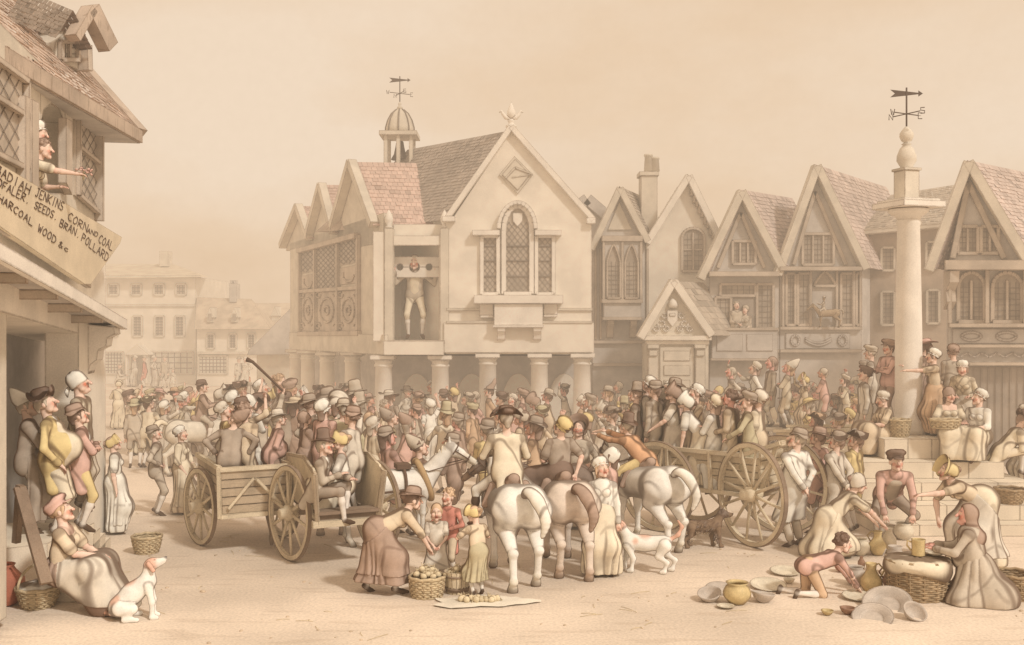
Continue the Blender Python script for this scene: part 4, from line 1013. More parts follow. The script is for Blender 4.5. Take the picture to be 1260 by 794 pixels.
    s.rc(h(0, .088, .02), h(0, .106+.011*nose, -.018-.007*nose), .011*H_, .0165*H_*(.8+.2*nose), k=.012, g=8, col=c)
    for sx in (1, -1): s.sp(h(sx*.013, .10+.006*nose, -.022), .010*H_, k=.006, g=8, col=c)
    s.rc(h(-.018, .084, -.052), h(.018, .084, -.052), .0085*H_, k=.006, g=8, col=LIP)
    s.rc(h(-.015, .080, -.066), h(.015, .080, -.066), .009*H_, k=.006, g=8, col=LIP)
    s.sp(h(0, .072+.008*old, -.098), .024*H_, k=.015, g=8, col=c)
    pt = []
    if face:
        for sx in (1, -1):
            pt.append((h(sx*.048, .068, -.028), .032*H_, CHEEK, cheek)); pt.append((h(sx*.031, .088, .010), .017*H_, hexc('efe0c6'), .9))
            pt.append((h(sx*.031, .094, .011), .011*H_, EYE_C, 1.0)); pt.append((h(sx*.04, .082, .042), .013*H_, EYE_C, .55)); pt.append((h(sx*.022, .088, .042), .013*H_, EYE_C, .5))
        pt.append((h(0, .118, -.022), .022*H_, CHEEK, cheek*.8)); pt.append((h(0, .092, -.059), .012*H_, hexc('7c3d30'), .7)); pt.append((h(.014, .09, -.059), .010*H_, hexc('7c3d30'), .5)); pt.append((h(-.014, .09, -.059), .010*H_, hexc('7c3d30'), .5))
        for i in range(2): pt.append((r.elb[i], .06, CHEEK, .25)); pt.append((r.wr[i]+nv(r.wr[i]-r.elb[i])*.11, .06, CHEEK, .3))
    return s.mesh(vox, paint=pt, ink=.010)
def top_mesh(r, vox, kind='coat', seed=0, sleeve='long', tail=True, low=False):
    s = Sdf(.03); p = r.p; Rt = r.Rt; f = r.fat; fem = r.female; t = .016
    for sx in (1, -1):
        s.rc(p+Rt@V(sx*.07, .0, -.0), p+Rt@V(sx*.065, f*.03, .2), (.128 if not fem else .105)+f*.03, .106+f*.03, k=.06, g=1)
        if not fem: s.rc(p+Rt@V(sx*.07, -.01, .02), p+Rt@V(sx*.075, -.01, -.07), .125+f*.02, .128, k=.06, g=1)
        s.rc(p+Rt@V(sx*.06, 0, .2), p+Rt@V(sx*(.085 if not fem else .068), 0, .38-(.03 if low else 0)), .10, .105, k=.06, g=1)
        if not low: s.rc(p+Rt@V(sx*.04, -.01, .45), r.sh[0 if sx > 0 else 1], .072, .058, k=.06, g=1)
        else: s.rc(p+Rt@V(sx*.08, -.03, .42), r.sh[0 if sx > 0 else 1], .05, .065, k=.05, g=1)
        if fem: s.el(p+Rt@V(sx*.066, .085, .345), (.062, .06, .058), Rt, k=.025, g=2 if sx > 0 else 3)
    if f > 0: s.el(p+Rt@V(0, .09+f*.03, .14), (.15+.04*f, .12+.07*f, .17+.02*f), Rt, k=.06, g=1)
    if kind in ('coat', 'smock', 'shawl') and not low:
        s.rc(r.neck-Rt@V(.035, -.01, .02), r.neck-Rt@V(-.035, -.01, .02), .06, k=.02, g=6)
    if sleeve != 'none':
        for i in range(2):
            sh, el, wr = r.sh[i], r.elb[i], r.wr[i]
            if sleeve == 'long':
                s.rc(sh, el, .060, .052, k=.04, g=4+i); s.rc(el, wr-(wr-el)*.06, .053, .043, k=.025, g=4+i); s.rc(wr-(wr-el)*.2, wr-(wr-el)*.05, .05, .051, k=.005, g=8+i)
            elif sleeve == 'short':
                s.rc(sh, sh+(el-sh)*.65, .066, .072, k=.04, g=4+i); s.rc(sh+(el-sh)*.66, sh+(el-sh)*.76, .062, .066, k=.005, g=8+i)
            else:
                s.rc(sh, el, .07, .06, k=.03, g=4+i); s.rc(el, el+(wr-el)*.2, .06, .062, k=.02, g=4+i)
    if kind == 'coat' and tail:
        for i, sx in enumerate((1, -1)):
            b = p+Rt@V(sx*.085, -.06, 0); kn = r.knee[i]; hp = r.hip[i]
            back_ = nv(np.cross(kn-hp, V(1, 0, 0))); back_ = -back_ if back_[1]*1 > 0 and back_[2] >= -.2 else back_
            e = hp+(kn-hp)*.72+V(sx*.02, -.10, -.02) if (kn-hp)[2] < -.25 else b+V(sx*.02, -.12, -.22)
            s.rc(b, e, .075, .085, k=.04, g=1); s.rc(b+V(0, .07, 0), e+V(0, .04, 0), .07, .05, k=.03, g=1)
    if kind == 'smock':
        mk = (r.knee[0]+r.knee[1])/2
        for i, sx in enumerate((1, -1)): s.rc(p+V(sx*.05, 0, -.02), r.knee[i]+V(sx*.03, -.01, -.06), .13+.02*f, .15, k=.08, g=1)
        s.rc(p, mk, .13, .13, k=.08, g=1); s.cut((0, 0, -1), -(mk[2]-.10))
    if kind == 'shawl':
        s.rc(p+Rt@V(0, -.02, .40), p+Rt@V(0, -.03, .2), .15, .12, k=.05, g=7)
    return s.mesh(vox, fold=.008, foldline=.95, seed=seed, ink=.016)
def breech_mesh(r, vox, seed=0, long=False):
    s = Sdf(.03); p = r.p
    for i, sx in enumerate((1, -1)):
        s.rc(p+V(sx*.06, 0, .04), r.hip[i], .118+r.fat*.03, .108, k=.05, g=1)
        kn = r.knee[i]; s.rc(r.hip[i], kn, .104+.02*r.fat, .068, k=.04, g=2+i); an = r.ank[i]
        s.rc(kn, kn+(an-kn)*(.85 if long else .16), .068, .058, k=.03, g=2+i)
    return s.mesh(vox, fold=.005, foldline=.7, seed=seed+3, ink=.014)
def skirt_mesh(r, vox, seed=0, flare=.2, hem=.06, extra=0.0, front=False, bulk=1.0, short=0):
    s = Sdf(.08); p = r.p; e = extra; A = [a.copy() for a in r.ank]; K = r.knee
    for i in range(2):
        if A[i][2] < K[i][2]-.12: A[i] = A[i]+(K[i]-A[i])*(.12+short)
    up = r.Rt@V(0, 0, 1)
    for sx in (1, -1):
        s.rc(p+r.Rt@V(sx*.045, 0, .15), p+r.Rt@V(sx*.07, -.01, -.01), .10+e, .138*bulk+e, k=.06, g=1)
    for i in range(2):
        s.rc(p, K[i], .15*bulk+e, .13*bulk+e, g=1); s.rc(K[i], A[i], .13*bulk+e, flare+e, g=1); s.rc(p, A[i], .14*bulk+e, (flare*.85 if p[2] < .8 else .14*bulk)+e, g=1)
    s.rc(K[0], K[1], .13*bulk+e, g=1); s.rc((K[0]+K[1])/2, (A[0]+A[1])/2, .14*bulk+e, flare*.95+e, g=1)
    s.cut((0, 0, -1), -(hem if not front else hem+.12))
    if front:
        n = r.Rt@V(0, -1, 0); fz = nv(V(n[0]*.4, min(n[1], -.3), n[2]*.5)); s.cut(fz, fz@p-.02)
    me = s.mesh(vox, fold=.004, foldline=.5, seed=seed+5)
    # hanging folds round the body axis
    n_ = len(me.vertices); co = np.zeros(n_*3, 'f4'); me.vertices.foreach_get('co', co); co = co.reshape(-1, 3)
    ax = p; dx = co[:, 0]-ax[0]; dy = co[:, 1]-ax[1]-.02; th = np.arctan2(dy, dx); drop = np.clip((p[2]-.05-co[:, 2])/.6, 0, 1) if p[2] > .5 else np.full(n_, .5)
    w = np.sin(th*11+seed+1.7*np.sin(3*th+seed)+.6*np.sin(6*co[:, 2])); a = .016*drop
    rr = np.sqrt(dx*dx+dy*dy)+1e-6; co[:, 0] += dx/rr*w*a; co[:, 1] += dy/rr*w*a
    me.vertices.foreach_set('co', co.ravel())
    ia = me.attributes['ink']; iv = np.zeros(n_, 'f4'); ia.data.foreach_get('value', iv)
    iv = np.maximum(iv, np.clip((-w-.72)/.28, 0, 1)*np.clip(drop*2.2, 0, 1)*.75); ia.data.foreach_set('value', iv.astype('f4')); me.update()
    return me
def hood_mesh(r, vox, cape=True):
    s = Sdf(.04); H_ = r.hs; hc = r.hc; Rh = r.Rh
    def h(x, y, z): return hc+Rh@V(x, y, z)*H_
    s.el(h(0, -.03, .03), V(.11, .125, .12)*H_, Rh, g=1); s.rc(h(0, -.03, -.02), h(0, -.05, -.12), .10*H_, .10, g=1)
    if cape: s.rc(r.neck+V(0, -.02, 0), r.neck+r.Rt@V(0, -.04, -.12), .10, .15, g=2)
    n = Rh@V(0, 1, -.15); s.cut(n, n@h(0, .045, 0))
    return s.mesh(vox, fold=.006, foldline=.8, seed=4)
# head coverings, in head units
def hat_mesh(kind):
    mb = MB(); sd_ = sum(map(ord, kind)); rr = random.Random(sd_)
    if kind in ('round', 'straw', 'tall', 'cocked', 'tricorne', 'bowl'):
        cr, ch, br = dict(round=(.092, .10, .165), straw=(.095, .075, .20), tall=(.085, .155, .15), cocked=(.092, .10, .19), tricorne=(.092, .09, .18), bowl=(.095, .09, .125))[kind]
        prof = [(br, .0), (br+.004, .006), (cr+.015, .012), (cr, .03), (cr*(.98 if kind != 'tall' else .9), ch*.7), (cr*.9, ch), (cr*.6, ch+.018), (.001, ch+.02)]
        def warp(v, a, j):
            if j < 2:
                if kind == 'cocked': v.z += .13*max(0, math.cos(a-math.pi/2))**2+.12*max(0, -math.cos(a-math.pi/2))**2-.02; f = 1-.35*abs(math.sin(a)); v.x *= 1; v.y *= f
                elif kind == 'tricorne': k = .5+.5*math.cos(3*(a-math.pi/2)); v.z += .11*(1-k); v.x *= .72+.28*k; v.y *= .72+.28*k
                elif kind in ('round', 'tall'): v.z += .045*math.cos(a)**2-.012; v.x *= .93
                elif kind == 'straw': v.z += .03*math.sin(2*a+1)-.02*math.sin(a)
                else: v.z += .02*math.sin(3*a)
            else: v.x += .004*math.sin(5*a+j); v.y *= 1.1
            return v
        mb.lathe(prof, (0, -.012, .062), 28, rot3(-6 if kind != 'straw' else -22), warp)
        band = [(cr*1.03, .018), (cr*1.04, .03), (cr*1.03, .045)]
        mb.lathe(band, (0, -.012, .062), 28, rot3(-6 if kind != 'straw' else -22), lambda v, a, j: Vector((v.x, v.y*1.1, v.z)), cap=False, col=(.45, .4, .35))
    elif kind == 'pointed':
        mb.lathe([(.135, 0), (.14, .008), (.10, .02), (.092, .07), (.06, .17), (.03, .26), (.005, .30)], (0, -.012, .05), 24, rot3(-10), lambda v, a, j: Vector((v.x, v.y*1.1-.02*j*(j > 3), v.z+(.04*abs(math.cos(a)) if j < 2 else 0))))
    elif kind == 'nightcap':
        mb.lathe([(.088, 0), (.094, .02), (.09, .07), (.07, .12), (.045, .17), (.02, .215), (.003, .22)], (0, -.015, .045), 20, rot3(14), lambda v, a, j: Vector((v.x, v.y*1.12-.012*j, v.z)))
        mb.lathe([(.096, -.005), (.102, .012), (.096, .03)], (0, -.015, .045), 20, rot3(14), lambda v, a, j: Vector((v.x, v.y*1.1, v.z)), cap=False)
    elif kind == 'mob':
        mb.lathe([(.112, -.035), (.118, -.027), (.094, -.014), (.108, .008), (.128, .045), (.112, .095), (.07, .128), (.001, .14)], (0, -.03, .05), 36, rot3(26),
                 lambda v, a, j: Vector((v.x, v.y*1.08, v.z))+(Vector((math.cos(a), math.sin(a), 0))*.012*math.sin(12*a) if j < 2 else Vector((math.cos(a), math.sin(a), 0))*.005*math.sin(9*a+j)))
    elif kind in ('bonnet', 'poke'):
        Rm = Matrix.Rotation(R(-90), 3, 'X')
        Q = Matrix.Rotation(R(14), 3, 'X') @ Rm     # lathe axis forward
        fl = .165 if kind == 'poke' else .125
        prof = [(.001, -.115), (.06, -.112), (.092, -.09), (.112, -.04), (.108, .015), (.104, .03), ((fl+.11)/2, .075), (fl, .12), (fl+.004, .122), ((fl+.11)/2+.006, .08), (.1, .03)]
        mb.lathe(prof, (0, -.01, .025), 26, Q, lambda v, a, j: Vector((v.x, v.y*(1.0), v.z*(1 if j < 6 or -math.sin(a) < 0 else 1))) if math.sin(a) < .55 else Vector((v.x*.9, v.y*.72, v.z-(.04 if j > 5 else 0))), cap=False)
    elif kind == 'kerchief':
        mb.lathe([(.098, -.06), (.1, -.045), (.1, .0), (.096, .05), (.07, .098), (.001, .118)], (0, -.022, .035), 24, rot3(24), lambda v, a, j: Vector((v.x, v.y*1.1, v.z+.006*math.sin(5*a+j))))
        mb.tube([(0, -.12, -.02), (.02, -.15, -.06), (.0, -.16, -.12)], [.02, .028, .008], 6)
    elif kind == 'cap':
        mb.lathe([(.098, 0), (.104, .012), (.1, .028), (.12, .05), (.125, .075), (.10, .105), (.001, .115)], (0, -.015, .048), 26, rot3(4), lambda v, a, j: Vector((v.x*1.02, v.y*1.12+(.02 if j > 2 else 0), v.z+.006*math.sin(4*a+j))))
        mb.prism([Vector((.07*math.cos(t), .085+.07*math.sin(t), .055-.02*math.sin(t))) for t in [math.pi*i/8 for i in range(9)]], (0, 0, .01))
    me = bpy.data.meshes.new(kind); me.from_pydata(mb.v, [], mb.f); me.polygons.foreach_set('use_smooth', [True]*len(mb.f)); me.update()
    iv = np.array([1-c[0] for c in mb.c], 'f4'); ia = me.attributes.new('ink', 'FLOAT', 'POINT'); ia.data.foreach_set('value', iv)
    return me
def rot3(deg): return Matrix.Rotation(R(deg), 3, 'X')
def hair_mesh(kind):
    s = Sdf(.02); rr = random.Random(len(kind))
    s.el((0, -.022, .04), (.088, .10, .097), g=1)
    if kind == 'curly':
        for i in range(46):
            a = rr.uniform(0, 6.28); z = rr.uniform(-.2, 1); q = math.sqrt(1-z*z*.9); y = -.02+.10*q*math.sin(a)
            if y > .055 and z < .6: continue
            s.sp((.088*q*math.cos(a), y, .035+.1*z), rr.uniform(.018, .027), k=.008, g=2+i % 5)
    elif kind == 'bun':
        s.sp((0, -.13, .055), .048, g=2); s.sp((0, -.10, .0), .04, g=1)
        for sx in (1, -1): s.rc((sx*.07, .045, .04), (sx*.085, .02, -.03), .018, .012, g=3)
    elif kind == 'long':
        s.rc((0, -.08, .02), (0, -.10, -.10), .07, .05, g=2)
        for sx in (1, -1): s.rc((sx*.08, .0, .04), (sx*.085, -.01, -.06), .024, .018, g=3)
    else:
        s.rc((0, -.08, .0), (0, -.085, -.05), .055, .035, g=1)
        for sx in (1, -1): s.rc((sx*.08, .015, .03), (sx*.08, .02, -.03), .016, .010, g=3)
    s.cut((0, .8, -.6), .045 if kind != 'curly' else .06)
    return s.mesh(.010, fold=.003, foldline=.9, seed=3, ink=.01)
HATS = {}; HAIRS = {}
HATNAME = dict(round='hat', straw='straw_hat', tall='hat', cocked='cocked_hat', tricorne='cocked_hat', bowl='hat', pointed='pointed_hat', nightcap='nightcap', mob='mob_cap', bonnet='bonnet', poke='bonnet', kerchief='headscarf', cap='cap')
def put_head(root, r, hat, hatcol, hair, haircol, tilt=0):
    M = HF(r)
    if hair:
        if hair not in HAIRS: HAIRS[hair] = hair_mesh(hair)
        link('hair', HAIRS[hair], FIG[haircol], root, M)
    if hat:
        if hat not in HATS: HATS[hat] = hat_mesh(hat)
        link(HATNAME[hat], HATS[hat], FIG[hatcol], root, M @ Matrix.Rotation(R(tilt), 4, 'X') @ Matrix.Diagonal((*((.93,)*3 if hat in ('mob', 'bonnet') else (1.04,)*3), 1)))
def person(loc, heading, ps, label, female=False, s=1.0, hs=1.06, fat=0, vox=.0125, skin=SKIN, top=('coat', 'grey', 'long'), low=('breeches', 'buff'), apron=None,
           hat=None, hair='short', haircol='brown', nose=1.0, group=None, cat=None, tilt=0, face=True, bare=False, seed=None, waistcoat=None, neck=None, stock=STK, flare=.2, hem=.05,
           cheek=.55, old=0, child=False, tail=True, lowneck=False, bulk=1.0, short=0, jowl=0, hood=None, extra=None):
    """heading in degrees: 0 looks away from the camera, 90 left, -90 right, 180 at the camera"""
    if seed is None: seed = int(abs(loc[0]*37+loc[1]*91)) % 97
    r = rig(ps, fat, female, hs*(1.35 if child else 1.0))
    root = empty('person', loc, label, cat or ('child' if child else ('woman' if female else 'man')), group, R(heading), s)
    link('body', body_mesh(r, vox, skin, face, nose, stock=stock, cheek=cheek, old=old, jowl=jowl), M_skin, root)
    v2 = vox*1.25
    if top:
        nm = dict(coat='coat', shirt='shirt', smock='smock', bodice='bodice', shawl='shawl', jacket='jacket')[top[0]]
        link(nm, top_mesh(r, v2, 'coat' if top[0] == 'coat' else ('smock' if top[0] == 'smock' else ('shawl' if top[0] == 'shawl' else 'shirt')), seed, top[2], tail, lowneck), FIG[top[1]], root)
    if waistcoat:
        q = Sdf(.05); f = fat
        for sx in (1, -1): q.rc(r.p+r.Rt@V(sx*.045, .035+.02*f, .0), r.p+r.Rt@V(sx*.045, .04+.02*f, .38), .095+.03*f, .085, g=1)
        if f: q.el(r.p+r.Rt@V(0, .115+f*.03, .14), (.135+.04*f, .115+.07*f, .17+.02*f), r.Rt, k=.06, g=1)
        n = r.Rt@V(0, -1, 0); q.cut(n, n@r.p-.03); link('waistcoat', q.mesh(v2, fold=.003, foldline=.4, seed=seed, paint=()), FIG[waistcoat], root)
    if low:
        if low[0] == 'breeches': link('breeches', breech_mesh(r, v2, seed), FIG[low[1]], root)
        elif low[0] == 'trousers': link('trousers', breech_mesh(r, v2, seed, True), FIG[low[1]], root)
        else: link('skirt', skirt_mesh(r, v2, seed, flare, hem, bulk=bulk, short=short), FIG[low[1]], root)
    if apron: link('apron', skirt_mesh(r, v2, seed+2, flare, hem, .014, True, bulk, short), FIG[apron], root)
    if neck:
        q = Sdf(.03); q.rc(r.neck+r.Rt@V(.03, .02, -.03), r.neck+r.Rt@V(-.03, .02, -.03), .068, g=1); q.rc(r.neck+r.Rt@V(0, .06, -.05), r.neck+r.Rt@V(0, .085, -.13), .035, .02, g=2)
        link('neckerchief', q.mesh(v2, fold=.003, foldline=.8), FIG[neck], root)
    if hood: link('hood', hood_mesh(r, v2), FIG[hood], root)
    put_head(root, r, hat[0] if hat else None, hat[1] if hat else None, hair, haircol, tilt)
    root['_'] = 0; del root['_']
    root_r[root.name] = r
    return root
root_r = {}
def handpos(root, i):
    r = root_r[root.name]; d = nv(r.wr[i]-r.elb[i]); return WM(root) @ Vector(r.wr[i]+d*.09)

# arm presets -> hands (right, left)
ARMS = dict(down=dict(hr=(.24, .05, .80), hl=(-.24, .05, .80)),
            hips=dict(hr=(.19, .06, 1.00), hl=(-.19, .06, 1.00), er=(1, -.9, 0), el=(-1, -.9, 0)),
            fold=dict(hr=(-.07, .20, 1.17), hl=(.09, .22, 1.13), er=(1, .1, -.7), el=(-1, .1, -.7)),
            behind=dict(hr=(.03, -.20, .92), hl=(-.05, -.22, .90), er=(1, -.8, -.3), el=(-1, -.8, -.3)),
            up1=dict(hr=(.26, .16, 1.78), hl=(-.2, .15, 1.05), er=(1, .2, -.5)),
            up2=dict(hr=(.30, .22, 1.70), hl=(-.30, .2, 1.72), er=(1, .2, -.6), el=(-1, .2, -.6)),
            point=dict(hr=(.30, .46, 1.48), hl=(-.22, .1, .92), er=(.6, 0, -1)),
            lap=dict(hr=(.06, .24, 1.0), hl=(-.06, .24, .98)),
            carry=dict(hr=(.10, .28, 1.08), hl=(-.10, .28, 1.08), er=(1, -.4, -.4), el=(-1, -.4, -.4)),
            pocket=dict(hr=(.20, .10, .88), hl=(-.20, .10, .88), er=(1, -.8, 0), el=(-1, -.8, 0)),
            rail=dict(hr=(.22, .38, .98), hl=(-.22, .38, .98), er=(1, -.4, -.3), el=(-1, -.4, -.3)))
def st(arm='down', **k): d = dict(ARMS[arm]); d.update(k); return pose(**d)

# ------------------------------------------------------------------ animals
def mesh_child(name, sdf, vox, m, root, **k): return link(name, sdf.mesh(vox, **k), m, root)
WHT = tint(hexc('f4e4c8')); WHT2 = tint(hexc('e6d3b2')); BRN = tint(hexc('cdae8e')); BRN2 = tint(hexc('e2c9aa')); DKB = tint(hexc('86705c')); HOOF = hexc('6d5a48')
def horse(loc, heading, label, c1, c2, manecol, s=1.0, vox=.022, step=(0, 0, 0, 0), hp=0, yaw=0, neck_up=0.0, collar=False, saddle=True, tailcurve=1, bridle=True, wide=1.17):
    root = empty('horse', loc, label, 'horse', None, R(heading), s); root.scale = (s*wide, s, s)
    q = Sdf(.06); k = .09
    q.rc((0, -.62, 1.10), (0, .25, 1.06), .29, .29, k=k, g=1, col=c1)       # barrel
    for sx in (1, -1):
        q.el((sx*.14, -.72, 1.10), (.20, .31, .32), k=k, g=1, col=c1)      # croup
        q.el((sx*.12, .38, 1.05), (.17, .22, .30), k=k, g=1, col=c1)
    q.rc((0, .35, 1.22), (0, .30, 1.34), .16, .10, k=k, g=1, col=c1)       # withers
    N = rotz(R(yaw)); nb = V(0, .50, 1.18); nt = nb+N@V(0, .46, .52+neck_up); hd = nt+N@(rotx(R(hp))@V(0, .42, -.36)); pol = nt+V(0, 0, .02)
    q.rc(nb, nb+(nt-nb)*.5, .22, .145, k=k, g=1, col=c1); q.rc(nb+(nt-nb)*.5, nt, .145, .11, k=.05, g=1, col=c1)
    q.rc(nt, nt+(hd-nt)*.4, .115, .10, k=.04, g=2, col=c1); q.rc(nt+(hd-nt)*.4, hd, .088, .062, k=.04, g=2, col=c2)
    q.sp(nt+N@V(0, .06, -.10), .095, k=.04, g=2, col=c1)
    for sx in (1, -1):
        e = nt+N@V(sx*.055, -.02, .09); q.rc(e, e+N@V(sx*.02, 0, .12), .03, .010, k=.015, g=3, col=c1)
    # legs: hind (stifle, hock, fetlock, hoof), front (elbow, knee, fetlock, hoof)
    for i, sx in enumerate((1, -1)):
        st_ = step[i]; hk = V(sx*.17, -1.02+st_*.6, .52+abs(st_)*.06); stf = V(sx*.19, -.62+st_*.3, .84); fet = V(sx*.17, -.98+st_*1.2, .16+max(0, st_)*.1); hf = fet+V(0, .05, -.10-max(0, st_)*.02)
        q.rc((sx*.16, -.78, 1.05), stf, .22, .14, k=.06, g=4+i, col=c1); q.rc(stf, hk, .13, .062, k=.05, g=4+i, col=c1); q.sp(hk+V(0, -.025, .02), .062, k=.03, g=4+i, col=c1)
        q.rc(hk, fet, .052, .045, k=.03, g=4+i, col=c1); q.sp(fet+V(0, -.015, 0), .056, k=.02, g=4+i, col=c2); q.rc(fet, hf, .05, .06, k=.02, g=4+i, col=c2); q.rc(hf, hf+V(0, .02, -.035), .062, .07, k=.008, g=4+i, col=HOOF)
        sf = step[2+i]; kn = V(sx*.14, .40+sf*.6, .55+max(0, sf)*.12); fe = V(sx*.14, .40+sf*.75, .17+max(0, sf)*.12); h2 = fe+V(0, .05, -.09)
        q.rc((sx*.15, .36, .98), kn, .125, .062, k=.05, g=6+i, col=c1); q.sp(kn, .064, k=.02, g=6+i, col=c1); q.rc(kn, fe, .046, .042, k=.02, g=6+i, col=c1); q.sp(fe, .052, k=.02, g=6+i, col=c2)
        q.rc(fe, h2, .045, .055, k=.02, g=6+i, col=c2); q.rc(h2, h2+V(0, .02, -.03), .058, .066, k=.008, g=6+i, col=HOOF)
    pt = []
    for sx in (1, -1): pt.append((nt+(hd-nt)*.28+N@V(sx*.085, 0, .03), .032, EYE_C, 1)); pt.append((hd+N@V(sx*.04, .03, .03), .026, EYE_C, .8))
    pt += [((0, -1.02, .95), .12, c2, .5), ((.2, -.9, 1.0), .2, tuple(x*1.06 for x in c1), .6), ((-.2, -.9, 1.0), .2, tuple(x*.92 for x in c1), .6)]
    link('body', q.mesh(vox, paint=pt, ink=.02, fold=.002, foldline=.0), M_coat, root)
    t = Sdf(.03); tp = [(0, -.95, 1.30), (.02, -1.10, 1.37), (.10*tailcurve, -1.24, 1.26), (.18*tailcurve, -1.28, 1.0), (.15*tailcurve, -1.22, .76)]
    rr_ = [.045, .066, .078, .062, .012]
    tp = [V(*a) for a in tp]; sp_ = []
    for i in range(4):
        for u in (0, .25, .5, .75):
            a0, a1, a2, a3 = tp[max(i-1, 0)], tp[i], tp[i+1], tp[min(i+2, 4)]
            q_ = .5*((2*a1)+(-a0+a2)*u+(2*a0-5*a1+4*a2-a3)*u*u+(-a0+3*a1-3*a2+a3)*u**3); sp_.append((q_, rr_[i]+(rr_[i+1]-rr_[i])*u))
    sp_.append((tp[4], rr_[4]))
    for (qa, ra), (qb, rb) in zip(sp_[:-1], sp_[1:]): t.rc(qa, qb, ra, rb, g=1)
    link('tail', t.mesh(.012, fold=.005, foldline=.8, seed=2), FIG[manecol], root)
    m = Sdf(.02)
    for i in range(9):
        u = i/8; b = nb+(nt-nb)*u+N@V(0, -.13+.05*u, .09-.02*u); m.rc(b, b+N@V(.09, -.02, -.10), .035, .018, g=i % 3)
    m.rc(nt+N@V(0, .04, .08), nt+N@V(0, .14, -.02), .03, .014, g=4)
    link('mane', m.mesh(.016, fold=.006, foldline=.9), FIG[manecol], root)
    if bridle:
        mb = MB()
        def ring(c, ax_, rad, w=.014, n=16):
            ax_ = nv(V(*ax_)); u = nv(np.cross(ax_, V(1, .01, 0))); v = np.cross(ax_, u)
            mb.tube([Vector(c+u*math.cos(2*math.pi*i/n)*rad+v*math.sin(2*math.pi*i/n)*rad) for i in range(n+1)], w, 6)
        ring(nt+(hd-nt)*.7, hd-nt, .088); ring(nt+(hd-nt)*.18, hd-nt, .118)
        for sx in (1, -1):
            mb.tube([Vector(nt+(hd-nt)*.18+N@V(sx*.115, 0, 0)), Vector(nt+(hd-nt)*.72+N@V(sx*.085, 0, 0))], .012, 6)
            mb.tube([Vector(nt+(hd-nt)*.75+N@V(sx*.085, 0, 0)), Vector(nb+N@V(sx*.22, .05, .15)), Vector((sx*.10, .12, 1.45))], .010, 6)
        mb.build('bridle', M_leather, root, Matrix.Identity(4))
    if collar:
        mb = MB(); c = V(0, .47, 1.14)
        pts = [Vector(c+V(.26*math.sin(a), -.14*math.cos(a)-.02, .36*math.cos(a))) for a in [2*math.pi*i/20 for i in range(21)]]
        mb.tube(pts, .062, 10); mb.build('collar', M_leathert, root, Matrix.Identity(4))
        mb = MB(); mb.tube([(.0+.31*math.sin(a), .05, 1.07+.33*math.cos(a)) for a in [2*math.pi*i/20 for i in range(21)]], .03, 8)
        for sx in (1, -1): mb.tube([(sx*.25, .45, 1.05), (sx*.34, -.3, 1.0), (sx*.33, -1.1, .95)], .022, 6)
        mb.box((0, .05, 1.42), (.30, .26, .09)); mb.build('harness', M_leather, root, Matrix.Identity(4))
    if saddle:
        q = Sdf(.04); q.rc((0, -.12, 1.36), (0, .22, 1.38), .12, .11, g=1); q.rc((0, .24, 1.40), (0, .26, 1.46), .07, .05, g=1); q.rc((0, -.22, 1.38), (0, -.28, 1.44), .10, .08, g=1)
        for sx in (1, -1): q.rc((sx*.2, .02, 1.30), (sx*.31, .04, 1.02), .07, .05, g=2)
        link('saddle', q.mesh(.018, ink=.02), FIG['brown'], root)
    return root
